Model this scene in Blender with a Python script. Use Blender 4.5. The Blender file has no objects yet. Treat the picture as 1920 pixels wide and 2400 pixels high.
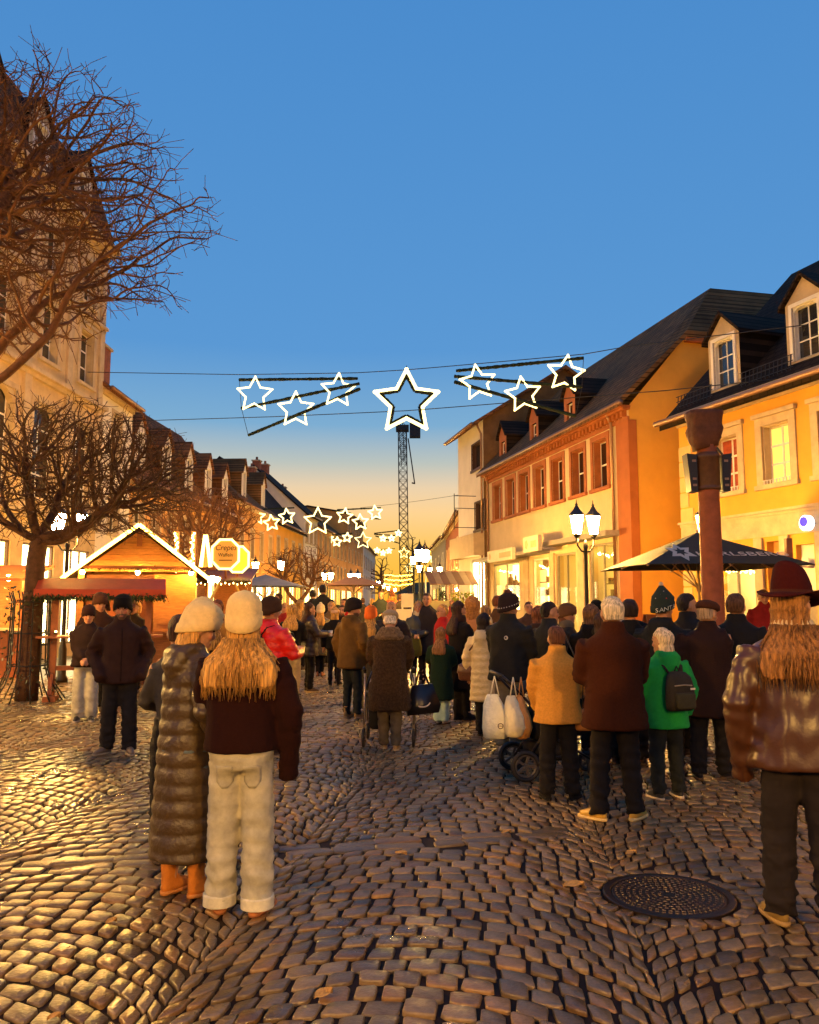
import bpy, bmesh, math, random
import numpy as np
from mathutils import Vector, Matrix, noise as mnoise

random.seed(7)
rng = np.random.default_rng(7)
sc = bpy.context.scene
C = sc.collection
rad = math.radians

# ------------------------------------------------------------------ camera
F, CX, CY, CAMZ, PITCH = 1920.0, 960.0, 1200.0, 1.65, rad(6.4)
cam = bpy.data.cameras.new('camera')
camo = bpy.data.objects.new('camera', cam)
C.objects.link(camo)
camo.location = (0, 0, CAMZ)
camo.rotation_euler = (rad(90) + PITCH, 0, 0)
cam.sensor_fit = 'HORIZONTAL'
cam.sensor_width = 36
cam.lens = 36 * F / 1920
cam.clip_start, cam.clip_end = 0.05, 2000
sc.camera = camo

# ------------------------------------------------------------------ dusk sky
SUN_EL = rad(-3)
w = bpy.data.worlds.new('World')
sc.world = w
w.use_nodes = True
nt = w.node_tree
N, Lk = nt.nodes, nt.links
bg = N['Background']
bg.inputs[1].default_value = 1.0
sky = N.new('ShaderNodeTexSky')
sky.sky_type = 'NISHITA'
sky.sun_disc = False
sky.sun_elevation = SUN_EL
sky.sun_rotation = 0.0
sky.ozone_density = 3.0
tc = N.new('ShaderNodeTexCoord')
sep = N.new('ShaderNodeSeparateXYZ')
Lk.new(tc.outputs['Generated'], sep.inputs[0])


def ramp(pts):
    r = N.new('ShaderNodeValToRGB')
    r.color_ramp.interpolation = 'LINEAR'
    e = r.color_ramp.elements
    while len(e) < len(pts):
        e.new(0.5)
    for k, (p, c) in enumerate(pts):
        e[k].position = p
        e[k].color = (*c, 1)
    Lk.new(sep.outputs[2], r.inputs[0])
    return r


west = ramp([(0.0, (1.0, .46, .03)), (.06, (1.0, .55, .07)), (.11, (1.0, .64, .26)), (.14, (.84, .63, .38)),
             (.17, (.50, .54, .48)), (.215, (.20, .41, .62)), (.30, (.10, .31, .64)), (.75, (.058, .24, .59))])
east = ramp([(0.0, (.20, .22, .34)), (.10, (.17, .24, .42)), (.22, (.10, .26, .52)), (.36, (.07, .25, .57)),
             (.75, (.055, .235, .58))])
az = N.new('ShaderNodeMapRange')
az.inputs[1].default_value, az.inputs[2].default_value = -0.6, 0.95
Lk.new(sep.outputs[1], az.inputs[0])
mx = N.new('ShaderNodeMixRGB')
Lk.new(az.outputs[0], mx.inputs[0])
Lk.new(east.outputs[0], mx.inputs[1])
Lk.new(west.outputs[0], mx.inputs[2])
ad = N.new('ShaderNodeMixRGB')
ad.blend_type = 'ADD'
ad.inputs[0].default_value = 0.12
Lk.new(mx.outputs[0], ad.inputs[1])
Lk.new(sky.outputs[0], ad.inputs[2])
Lk.new(ad.outputs[0], bg.inputs[0])

# ------------------------------------------------------------------ sun, exposure, renderer
# the sun is under the horizon at the end of the street: only its afterglow is left
sun = bpy.data.lights.new('sun', 'SUN')
sun.energy, sun.angle, sun.color = 0.05, rad(10), (1, .6, .35)
suno = bpy.data.objects.new('sun', sun)
C.objects.link(suno)
suno.rotation_euler = (rad(-86), 0, 0)
sc.view_settings.view_transform = 'Standard'
sc.view_settings.look = 'None'
sc.view_settings.exposure = 0.0
sc.view_settings.gamma = 1.0
sc.cycles.use_denoising = True
sc.cycles.max_bounces = 6
sc.cycles.diffuse_bounces = 3
sc.cycles.glossy_bounces = 3
sc.cycles.transmission_bounces = 4
sc.cycles.transparent_max_bounces = 8
sc.cycles.sample_clamp_indirect = 6.0
sc.cycles.sample_clamp_direct = 0.0
sc.cycles.caustics_reflective = False
sc.cycles.caustics_refractive = False

# ------------------------------------------------------------------ pixels to places
CP, SP = math.cos(PITCH), math.sin(PITCH)


def ray(x, y):
    u, v = (x - CX) / F, (CY - y) / F
    return np.array([u, CP - v * SP, SP + v * CP])


def at(x, y, Y):
    d = ray(x, y)
    d = d * (Y / d[1])
    return np.array([d[0], Y, CAMZ + d[2]])


def ground(x, y):
    d = ray(x, y)
    t = -CAMZ / d[2]
    return np.array([d[0] * t, d[1] * t, 0.0])


# ------------------------------------------------------------------ mesh builder
class MB:
    def __init__(s):
        s.v, s.f, s.n = [], [], 0

    def add(s, v, f):
        v = np.asarray(v, float).reshape(-1, 3)
        o = s.n
        s.v.append(v)
        s.n += len(v)
        s.f += [tuple(i + o for i in q) for q in f]
        return s

    def box(s, x0, x1, y0, y1, z0, z1):
        v = [(x, y, z) for x in (x0, x1) for y in (y0, y1) for z in (z0, z1)]
        return s.add(v, [(0, 1, 3, 2), (4, 6, 7, 5), (0, 4, 5, 1), (2, 3, 7, 6), (0, 2, 6, 4), (1, 5, 7, 3)])

    def bar(s, a, b, wd, hg, up=(0, 0, 1)):
        a, b, up = np.array(a, float), np.array(b, float), np.array(up, float)
        d = (b - a) / (np.linalg.norm(b - a) + 1e-9)
        if abs(d @ up) > .98:
            up = np.array([1., 0, 0])
        sx = np.cross(d, up)
        sx /= np.linalg.norm(sx)
        uz = np.cross(sx, d)
        v = [p + i * sx * wd / 2 + j * uz * hg / 2 for p in (a, b) for i, j in ((-1, -1), (1, -1), (1, 1), (-1, 1))]
        return s.add(v, [(3, 2, 1, 0), (4, 5, 6, 7), (0, 1, 5, 4), (1, 2, 6, 5), (2, 3, 7, 6), (3, 0, 4, 7)])

    def loft(s, rings, cap=True, close=True):
        n = len(rings[0])
        v = np.concatenate([np.asarray(r, float) for r in rings])
        f = []
        m = n if close else n - 1
        for k in range(len(rings) - 1):
            for i in range(m):
                a, b = k * n + i, k * n + (i + 1) % n
                f.append((a, b, b + n, a + n))
        if cap:
            f.append(tuple(range(n - 1, -1, -1)))
            f.append(tuple(range((len(rings) - 1) * n, len(rings) * n)))
        return s.add(v, f)

    def tube(s, pts, rads, n=6, cap=True):
        pts = [np.array(p, float) for p in pts]
        if np.isscalar(rads):
            rads = [rads] * len(pts)
        rings = []
        ref = None
        for k, p in enumerate(pts):
            d = pts[min(k + 1, len(pts) - 1)] - pts[max(k - 1, 0)]
            d = d / (np.linalg.norm(d) + 1e-9)
            if ref is None:
                ref = np.array([0, 0, 1.]) if abs(d[2]) < .9 else np.array([1., 0, 0])
            a = np.cross(d, ref)
            a /= np.linalg.norm(a) + 1e-9
            b = np.cross(a, d)
            ref = b
            r = rads[k]
            rx, ry = (r if not np.isscalar(r) else (r, r))
            t = np.arange(n) * 2 * math.pi / n
            rings.append(p + np.outer(np.cos(t) * rx, a) + np.outer(np.sin(t) * ry, -b))
        return s.loft(rings, cap)

    def lathe(s, prof, n=16, c=(0, 0, 0), cap=True):
        t = np.arange(n) * 2 * math.pi / n
        c = np.array(c, float)
        return s.loft([np.stack([c[0] + r * np.cos(t), c[1] + r * np.sin(t), np.full(n, c[2] + z)], 1) for r, z in prof], cap)

    def ell(s, c, r, n=10, m=7):
        pr = []
        t = np.arange(n) * 2 * math.pi / n
        for k in range(m + 1):
            a = math.pi * k / m
            q = max(math.sin(a), .02)
            pr.append(np.stack([c[0] + r[0] * q * np.cos(t), c[1] + r[1] * q * np.sin(t),
                                np.full(n, c[2] - r[2] * math.cos(a))], 1))
        return s.loft(pr)

    def prism(s, poly, vec):
        p = np.asarray(poly, float)
        return s.loft([p, p + np.asarray(vec, float)])

    def mesh(s, name):
        me = bpy.data.meshes.new(name)
        me.from_pydata(np.concatenate(s.v).tolist() if s.v else [], [], s.f)
        return me

    def build(s, name, m, parent=None, smooth=False, fix=True):
        me = s.mesh(name)
        if fix:
            b = bmesh.new()
            b.from_mesh(me)
            bmesh.ops.recalc_face_normals(b, faces=b.faces)
            b.to_mesh(me)
            b.free()
        return link(name, me, m, parent, smooth)


def link(name, me, m, parent=None, smooth=False):
    if m is not None and not me.materials:
        me.materials.append(m)
    if smooth:
        me.polygons.foreach_set('use_smooth', np.ones(len(me.polygons), bool))
    o = bpy.data.objects.new(name, me)
    C.objects.link(o)
    if parent is not None:
        o.parent = parent
    return o


def smooth_by_angle(o, deg=40):
    o.data.set_sharp_from_angle(angle=rad(deg))
    return o


def empty(name, loc=(0, 0, 0), rz=0.0):
    o = bpy.data.objects.new(name, None)
    o.empty_display_size = .2
    C.objects.link(o)
    o.location = [float(q) for q in loc]
    o.rotation_euler = (0, 0, rz)
    return o


def tag(o, label=None, cat=None, group=None, kind=None):
    for k, q in (('label', label), ('category', cat), ('group', group), ('kind', kind)):
        if q:
            o[k] = q
    return o


def copy_tree(o, parent=None):
    c = o.copy()
    C.objects.link(c)
    if parent is not None:
        c.parent = parent
    for ch in list(o.children):
        copy_tree(ch, c)
    return c


# ------------------------------------------------------------------ materials
_M = {}


def mat(name, col, rough=.7, spec=.3, var=.25, scale=6., bump=0., bscale=40., metal=0., sheen=0., coat=0., attr=None,
        stretch=None, coord='Object'):
    if name in _M:
        return _M[name]
    m = bpy.data.materials.new(name)
    m.use_nodes = True
    t = m.node_tree
    n, l = t.nodes, t.links
    p = n['Principled BSDF']
    p.inputs['Roughness'].default_value = rough
    p.inputs['Specular IOR Level'].default_value = spec
    p.inputs['Metallic'].default_value = metal
    if sheen:
        p.inputs['Sheen Weight'].default_value = sheen
        p.inputs['Sheen Tint'].default_value = (*[min(1, q * 2 + .1) for q in col], 1)
    if coat:
        p.inputs['Coat Weight'].default_value = coat
        p.inputs['Coat Roughness'].default_value = .15
    c = n.new('ShaderNodeTexCoord')
    vec = c.outputs[coord]
    if stretch:
        mp = n.new('ShaderNodeMapping')
        mp.inputs['Scale'].default_value = stretch
        l.new(vec, mp.inputs[0])
        vec = mp.outputs[0]
    nz = n.new('ShaderNodeTexNoise')
    nz.inputs['Scale'].default_value = scale
    nz.inputs['Detail'].default_value = 5
    nz.inputs['Roughness'].default_value = .65
    l.new(vec, nz.inputs['Vector'])
    mr = n.new('ShaderNodeMapRange')
    mr.inputs[1].default_value, mr.inputs[2].default_value = .3, .7
    mr.inputs[3].default_value, mr.inputs[4].default_value = 1 - var, 1 + var
    l.new(nz.outputs[0], mr.inputs[0])
    mu = n.new('ShaderNodeMixRGB')
    mu.blend_type = 'MULTIPLY'
    mu.inputs[0].default_value = 1
    mu.inputs[1].default_value = (*col, 1)
    if attr:
        at_ = n.new('ShaderNodeAttribute')
        at_.attribute_name = attr
        l.new(at_.outputs['Color'], mu.inputs[1])
    l.new(mr.outputs[0], mu.inputs[2])
    l.new(mu.outputs[0], p.inputs['Base Color'])
    if bump:
        b = n.new('ShaderNodeTexNoise')
        b.inputs['Scale'].default_value = bscale
        b.inputs['Detail'].default_value = 4
        l.new(vec, b.inputs['Vector'])
        bp = n.new('ShaderNodeBump')
        bp.inputs['Strength'].default_value = min(1, bump)
        bp.inputs['Distance'].default_value = .02
        l.new(b.outputs[0], bp.inputs['Height'])
        l.new(bp.outputs[0], p.inputs['Normal'])
    _M[name] = m
    return m


def emat(name, col, s, base=(.8, .7, .5)):
    if name in _M:
        return _M[name]
    m = bpy.data.materials.new(name)
    m.use_nodes = True
    p = m.node_tree.nodes['Principled BSDF']
    p.inputs['Base Color'].default_value = (*base, 1)
    p.inputs['Emission Color'].default_value = (*col, 1)
    p.inputs['Emission Strength'].default_value = s
    _M[name] = m
    return m


def glassmat(name, tint=(.9, .9, .85), refl=.12, rough=.03):
    """thin window glass: mostly see-through, a fresnel share mirrored"""
    if name in _M:
        return _M[name]
    m = bpy.data.materials.new(name)
    m.use_nodes = True
    t = m.node_tree
    n, l = t.nodes, t.links
    out = n['Material Output']
    n.remove(n['Principled BSDF'])
    tr = n.new('ShaderNodeBsdfTransparent')
    tr.inputs[0].default_value = (*tint, 1)
    gl = n.new('ShaderNodeBsdfGlossy')
    gl.inputs['Roughness'].default_value = rough
    fr = n.new('ShaderNodeFresnel')
    fr.inputs[0].default_value = 1.5
    mx_ = n.new('ShaderNodeMixShader')
    ge = n.new('ShaderNodeNewGeometry')
    ms = n.new('ShaderNodeMath')
    ms.operation = 'SUBTRACT'
    ms.inputs[0].default_value = 1.0
    l.new(ge.outputs['Backfacing'], ms.inputs[1])
    mm = n.new('ShaderNodeMath')
    mm.operation = 'MULTIPLY'
    l.new(fr.outputs[0], mm.inputs[0])
    l.new(ms.outputs[0], mm.inputs[1])
    l.new(mm.outputs[0], mx_.inputs[0])
    l.new(tr.outputs[0], mx_.inputs[1])
    l.new(gl.outputs[0], mx_.inputs[2])
    l.new(mx_.outputs[0], out.inputs[0])
    _M[name] = m
    return m


def tilemat(name, col, sx=.22, sz=.16, var=.35):
    """roof tiles or slates in courses (too far to pick apart): brick pattern as relief and colour"""
    if name in _M:
        return _M[name]
    m = mat(name, col, .85, .12, var, 1.2, 0)
    t = m.node_tree
    n, l = t.nodes, t.links
    p = n['Principled BSDF']
    c = n.new('ShaderNodeTexCoord')
    mp = n.new('ShaderNodeMapping')
    mp.inputs['Rotation'].default_value = (rad(90), 0, 0)
    l.new(c.outputs['Object'], mp.inputs[0])
    b = n.new('ShaderNodeTexBrick')
    b.inputs['Scale'].default_value = 1
    b.inputs['Brick Width'].default_value = sx
    b.inputs['Row Height'].default_value = sz
    b.inputs['Mortar Size'].default_value = .018
    b.inputs['Color1'].default_value = (.75, .75, .75, 1)
    b.inputs['Color2'].default_value = (1.25, 1.2, 1.15, 1)
    b.inputs['Mortar'].default_value = (.35, .35, .35, 1)
    l.new(mp.outputs[0], b.inputs['Vector'])
    old = p.inputs['Base Color'].links[0].from_socket
    mu = n.new('ShaderNodeMixRGB')
    mu.blend_type = 'MULTIPLY'
    mu.inputs[0].default_value = 1
    l.new(old, mu.inputs[1])
    l.new(b.outputs[0], mu.inputs[2])
    l.new(mu.outputs[0], p.inputs['Base Color'])
    bp = n.new('ShaderNodeBump')
    bp.inputs['Strength'].default_value = .6
    bp.inputs['Distance'].default_value = .03
    l.new(b.outputs['Fac'], bp.inputs['Height'])
    bp.invert = True
    l.new(bp.outputs[0], p.inputs['Normal'])
    return m


def text(body, size, m, parent, loc, rot, name='lettering', extrude=.004, align='CENTER', shear=0, sx=1.0):
    cu = bpy.data.curves.new(name, 'FONT')
    cu.body = body
    cu.size = size
    cu.align_x = align
    cu.align_y = 'CENTER'
    cu.extrude = extrude
    cu.shear = shear
    tmp = bpy.data.objects.new('tmp', cu)
    me = bpy.data.meshes.new_from_object(tmp)
    bpy.data.objects.remove(tmp)
    me.name = name
    o = link(name, me, m, parent)
    o.location = loc
    o.rotation_euler = rot
    o.scale = (sx, 1, 1)
    return o


WARM = (1.0, .52, .11)      # sodium-warm lantern light
AMBER = (1.0, .44, .05)

# ================================================================== GROUND
def ground_sheet_material():
    m = mat('street_sheet', (.075, .042, .02), .34, .45, .3, .6)
    t = m.node_tree
    n, l = t.nodes, t.links
    p = n['Principled BSDF']
    c = n.new('ShaderNodeTexCoord')
    v = n.new('ShaderNodeTexVoronoi')
    v.feature = 'DISTANCE_TO_EDGE'
    v.inputs['Scale'].default_value = 8.5
    l.new(c.outputs['Object'], v.inputs['Vector'])
    mr = n.new('ShaderNodeMapRange')
    mr.inputs[2].default_value = .12
    l.new(v.outputs['Distance'], mr.inputs[0])
    mu = n.new('ShaderNodeMixRGB')
    mu.blend_type = 'MULTIPLY'
    mu.inputs[0].default_value = .7
    l.new(p.inputs['Base Color'].links[0].from_socket, mu.inputs[1])
    l.new(mr.outputs[0], mu.inputs[2])
    l.new(mu.outputs[0], p.inputs['Base Color'])
    bp = n.new('ShaderNodeBump')
    bp.inputs['Distance'].default_value = .03
    bp.inputs['Strength'].default_value = .6
    l.new(mr.outputs[0], bp.inputs['Height'])
    l.new(bp.outputs[0], p.inputs['Normal'])
    return m


gs = MB()
gs.add([(-300, -60, -.03), (300, -60, -.03), (300, 700, -.03), (-300, 700, -.03)], [(0, 1, 2, 3)])
groundo = tag(gs.build('street', ground_sheet_material()), kind='structure')


def cobble_material():
    m = mat('cobble', (.1, .06, .04), .3, .5, .22, 30, 0, attr='col')
    t = m.node_tree
    n, l = t.nodes, t.links
    p = n['Principled BSDF']
    c = n.new('ShaderNodeTexCoord')
    # patches of wet and drying stone
    nz = n.new('ShaderNodeTexNoise')
    nz.inputs['Scale'].default_value = 1.3
    nz.inputs['Detail'].default_value = 6
    l.new(c.outputs['Object'], nz.inputs['Vector'])
    mr = n.new('ShaderNodeMapRange')
    mr.inputs[1].default_value, mr.inputs[2].default_value = .35, .65
    mr.inputs[3].default_value, mr.inputs[4].default_value = .25, .5
    l.new(nz.outputs[0], mr.inputs[0])
    l.new(mr.outputs[0], p.inputs['Roughness'])
    b = n.new('ShaderNodeTexNoise')
    b.inputs['Scale'].default_value = 55
    b.inputs['Detail'].default_value = 5
    l.new(c.outputs['Object'], b.inputs['Vector'])
    bp = n.new('ShaderNodeBump')
    bp.inputs['Strength'].default_value = .55
    bp.inputs['Distance'].default_value = .008
    l.new(b.outputs[0], bp.inputs['Height'])
    l.new(bp.outputs[0], p.inputs['Normal'])
    return m


COB = cobble_material()
MANHOLE = ground(1567, 2097)
SA, SB = ground(20, 2034), ground(1330, 1950)
sdir = (SB - SA) / np.linalg.norm(SB - SA)
snor = np.array([-sdir[1], sdir[0], 0])


def lay_cobbles():
    W, R, d = 2.05, 1.42, .136
    ang = rad(-7)
    ca, sa = math.cos(ang), math.sin(ang)
    thm = math.asin(W / 2 / R)
    quads = []
    for lane in range(-9, 9):
        for k in range(-24, 190):
            th = -thm
            off = k * d + rng.normal(0, .006)
            ys = off - R
            jit = rng.uniform(.0, .1)
            th -= jit * .3
            while th < thm - .02:
                ln = rng.uniform(.112, .178) * (1 - .22 * abs(th) / thm)
                t2 = min(th + ln / R, thm)
                if thm - t2 < .035:
                    t2 = thm
                dd = d * .985
                q = []
                for t_, e in ((max(th, -thm), 0), (t2, 0), (t2, dd), (max(th, -thm), dd)):
                    q.append((lane * W + R * math.sin(t_), ys + R * math.cos(t_) + e))
                quads.append(q)
                th = t2
    Q = np.array(quads)
    Q = np.stack([Q[..., 0] * ca - Q[..., 1] * sa - .42, Q[..., 0] * sa + Q[..., 1] * ca], -1)
    c = Q.mean(1)
    keep = (c[:, 1] > 1.6) & (c[:, 1] < 19) & (np.abs(c[:, 0]) < .5 * c[:, 1] + 2.2)
    keep &= np.hypot(c[:, 0] - MANHOLE[0], c[:, 1] - MANHOLE[1]) > .46
    rel = np.stack([c[:, 0] - SA[0], c[:, 1] - SA[1]], -1)
    al, ac = rel @ sdir[:2], rel @ snor[:2]
    L = np.linalg.norm(SB - SA)
    keep &= ~((np.abs(ac) < .13) & (al > 0) & (al < L))
    Q = Q[keep]
    extra = []
    s = 0.0
    while s < L:
        ln = rng.uniform(.2, .42)
        for lo, hi in ((-.125, .0), (.0, .125)):
            sh = rng.uniform(-.05, .05)
            a, b = s + sh, min(s + ln, L) + sh
            extra.append([(SA + sdir * t + snor * e)[:2] for t, e in ((a, lo), (b, lo), (b, hi), (a, hi))])
        s += ln
    # ring of stones round the manhole
    nst = 27
    for i in range(nst):
        a0, a1 = 2 * math.pi * i / nst, 2 * math.pi * (i + 1) / nst
        extra.append([(MANHOLE[0] + r * math.cos(a), MANHOLE[1] + r * math.sin(a)) for a, r in
                      ((a0, .375), (a0, .475), (a1, .475), (a1, .375))])
    Q = np.concatenate([Q, np.array(extra)])
    n = len(Q)
    # shrink each stone for its joint, knock its corners about
    c = Q.mean(1, keepdims=True)
    v = Q - c
    ln = np.linalg.norm(v, axis=2, keepdims=True)
    v = v * (1 - np.minimum(.0115, ln * .2) / ln * 1.25) + rng.normal(0, .0058, (n, 4, 2))
    P4 = c + v
    # eight-sided top outline: corners cut
    nxt, prv = np.roll(P4, -1, 1), np.roll(P4, 1, 1)
    cut = rng.uniform(.06, .17, (n, 4, 1))
    a = P4 + (prv - P4) * cut
    b = P4 + (nxt - P4) * cut
    P8 = np.stack([a, b], 2).reshape(n, 8, 2)
    z = rng.normal(0, .0035, (n, 1))
    tilt = rng.normal(0, .025, (n, 2))
    rel8 = P8 - c

    def lay(scale, dz):
        xy = c + rel8 * scale
        zz = z + dz + ((xy - c) * tilt[:, None, :]).sum(-1)
        return np.concatenate([xy, zz[..., None]], -1)

    V = np.concatenate([lay(1.0, -.045), lay(1.0, -.009), lay(.972, -.0015), lay(.90, .0012)], 1)  # n,32,3
    side = [(k * 8 + i, k * 8 + (i + 1) % 8, k * 8 + 8 + (i + 1) % 8, k * 8 + 8 + i) for k in range(3) for i in range(8)]
    top = tuple(range(24, 32))
    # orientation: make every outline anticlockwise
    ar = np.sum(P8[:, :, 0] * np.roll(P8[:, :, 1], -1, 1) - P8[:, :, 1] * np.roll(P8[:, :, 0], -1, 1), 1)
    V[ar < 0] = V[ar < 0].reshape(-1, 4, 8, 3)[:, :, ::-1].reshape(-1, 32, 3)
    # colour of each stone
    g = rng.random(n)
    base = np.stack([.128 + .05 * g, .080 + .036 * g, .036 + .020 * g], -1)
    warm = rng.random(n) < .22
    base[warm] *= np.array([1.15, .95, .72])
    base *= rng.uniform(.6, 1.35, (n, 1))
    # the 300 that show largest are stones of their own
    cc = c[:, 0]
    vis = (np.abs(cc[:, 0]) < .49 * cc[:, 1]) & (cc[:, 1] > 3.1)
    order = np.argsort(np.where(vis, np.hypot(cc[:, 0], cc[:, 1]), 1e9))
    single = set(order[:296].tolist())

    def mesh(idx, name):
        k = len(idx)
        vv = V[idx].reshape(-1, 3)
        off = (np.arange(k) * 32)[:, None, None]
        sq = (np.array(side)[None] + off).reshape(-1)
        tp = (np.array(top)[None, None] + off).reshape(-1)
        me = bpy.data.meshes.new(name)
        me.vertices.add(len(vv))
        me.vertices.foreach_set('co', vv.ravel())
        me.loops.add(len(sq) + len(tp))
        me.loops.foreach_set('vertex_index', np.concatenate([sq, tp]))
        npq = k * 24
        me.polygons.add(npq + k)
        me.polygons.foreach_set('loop_start', np.concatenate([np.arange(npq) * 4, npq * 4 + np.arange(k) * 8]))
        me.polygons.foreach_set('loop_total', np.concatenate([np.full(npq, 4), np.full(k, 8)]))
        me.update(calc_edges=True)
        ca_ = me.color_attributes.new('col', 'FLOAT_COLOR', 'POINT')
        cl = np.ones((k, 32, 4))
        cl[:, :, :3] = base[idx][:, None]
        ca_.data.foreach_set('color', cl.ravel())
        return me

    rest = np.array([i for i in range(n) if i not in single])
    far = tag(link('cobblestones', mesh(rest, 'cobblestones'), COB, groundo, True), kind='stuff')
    for i in sorted(single):
        link('cobblestone', mesh(np.array([i]), 'cobblestone'), COB, groundo, True)
    return n


N_COB = lay_cobbles()
# bedding sand between the stones
bs = MB()
bs.add([(-12.5, 1.2, -.018), (12.5, 1.2, -.018), (12.5, 19.2, -.018), (-12.5, 19.2, -.018)], [(0, 1, 2, 3)])
bs.build('bedding', mat('bedding_sand', (.016, .006, .003), .75, .2, .4, 20), groundo)


def manhole():
    r = empty('manhole_cover', (MANHOLE[0], MANHOLE[1], 0))
    tag(r, 'round cast iron manhole cover with studded rings, set in the cobbles', 'manhole cover')
    iron = mat('wet_iron', (.035, .022, .016), .33, .6, .3, 25, .2, 120, metal=.6)
    fr = MB()
    fr.lathe([(.365, -.03), (.365, .001), (.36, .004), (.325, .004), (.32, .0), (.32, -.02)], 56, cap=False)
    fr.build('frame', iron, r)
    pl = MB()
    pl.lathe([(.314, -.02), (.314, -.002), (.308, .0), (.02, .0005)], 56)
    pl.build('lid', iron, r)
    st = MB()
    for k, rr in enumerate((.05, .085, .12, .155, .19, .225, .26, .292)):
        n = int(2 * math.pi * rr / .034)
        for i in range(n):
            a = 2 * math.pi * (i + .5 * (k % 2)) / n
            a1 = a + .011 / rr
            a0 = a - .011 / rr
            p = [(rr - .009, a0), (rr + .009, a0), (rr + .009, a1), (rr - .009, a1)]
            lo = [(q * math.cos(t), q * math.sin(t), 0) for q, t in p]
            c = np.mean(lo, 0)
            hi = [(np.array(q) - c) * .7 + c + (0, 0, .006) for q in lo]
            st.loft([lo, hi])
    tag(st.build('studs', iron, r), kind='stuff')


manhole()


def leaf(px, py, rz, L, colr):
    p = ground(px, py)
    m = MB()
    n = 7
    top = []
    for i in range(n):
        t = i / (n - 1)
        wdt = .34 * L * math.sin(math.pi * min(1, t * 1.02)) ** .8 + .004
        x = (t - .5) * L
        top.append([(x, -wdt, .018 * t + .012), (x, 0, .004 + .01 * math.sin(3 * t)), (x, wdt, .016 + .012 * t)])
    v = [q for r in top for q in r]
    f = []
    for i in range(n - 1):
        for j in range(2):
            a = i * 3 + j
            f.append((a, a + 3, a + 4, a + 1))
    m.add(v, f)
    o = m.build('leaf', mat('leaf_%s' % colr[0], colr[1], .6, .3, .3, 60))
    sol = o.modifiers.new('thick', 'SOLIDIFY')
    sol.thickness = .0015
    o.location = (p[0], p[1], .004)
    o.rotation_euler = (0, 0, rz)
    return o


YL, BR = ('ochre', (.42, .22, .05)), ('brown', (.12, .05, .02))
for px, py, rz, L, cl in ((1345, 2081, .1, .13, YL), (758, 2340, .6, .09, YL), (940, 2006, -.5, .09, YL), (1187, 1956, .1, .07, YL),
                          (918, 1842, .2, .09, BR), (1480, 2005, .2, .08, YL), (260, 2168, .7, .06, YL), (126, 2395, .3, .05, YL)):
    tag(leaf(px, py, rz, L, cl), 'dry curled %s leaf lying on the wet cobbles' % cl[0], 'leaf', 'fallen leaves on the cobbles')

# ================================================================== BUILDINGS
ROOF = tilemat('slate_roof', (.17, .085, .03), .25, .16)
ROOF_T = tilemat('tile_roof', (.20, .08, .028), .22, .2)
ROOF_D = tilemat('dark_slate', (.030, .018, .011), .25, .16)
SAND = mat('red_sandstone', (.36, .11, .032), .75, .25, .22, 3, .25, 30)
CREAM = mat('cream_render', (.64, .47, .26), .8, .2, .10, 1.2, .12, 60)
YELLOW = mat('yellow_render', (.68, .33, .045), .8, .2, .10, .9, .12, 60)
WHITE = mat('white_render', (.74, .64, .50), .8, .2, .08, 1.0, .1, 60)
OCHRE = mat('ochre_render', (.55, .27, .075), .8, .2, .16, 1.2, .12, 60)
STONE = mat('pale_stone', (.52, .38, .22), .75, .25, .2, 2.2, .2, 40)
STUCCO = mat('old_stucco', (.58, .40, .20), .8, .2, .22, 1.4, .2, 30)
BRICK = mat('brick_red', (.30, .10, .05), .8, .2, .3, 4, .3, 60)
GREYW = mat('grey_wood', (.30, .25, .19), .6, .3, .15, 8)
WFRAME = mat('white_frame', (.78, .70, .58), .5, .4, .06, 9)
DFRAME = mat('dark_frame', (.08, .035, .02), .5, .4, .15, 9)
ZINC = mat('zinc_pipe', (.30, .16, .09), .4, .5, .15, 9, metal=.5)
IRON = mat('black_iron', (.02, .016, .013), .4, .5, .2, 30, metal=.3)
DPANE = mat('dark_glass', (.012, .010, .009), .04, .8, .2, 2)
SHINY = mat('sky_glass', (.02, .022, .026), .02, 1.0, .1, 1)
CURT = mat('curtain', (.60, .48, .32), .85, .1, .12, 14, stretch=(6, 6, .4))
GLASS = glassmat('shop_glass')
LIT = emat('lit_room', (1.0, .56, .10), 1.0, (.6, .45, .2))
LITW = emat('lit_shop', (1.0, .74, .26), 8, (.8, .7, .5))
LITX = emat('lit_white_shop', (1., .82, .42), 14)
LITY = emat('lit_shop_yellow', (1.0, .66, .12), 2.4, (.8, .6, .2))
BULB = emat('fairy_bulb', (1.0, .72, .22), 40)


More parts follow.
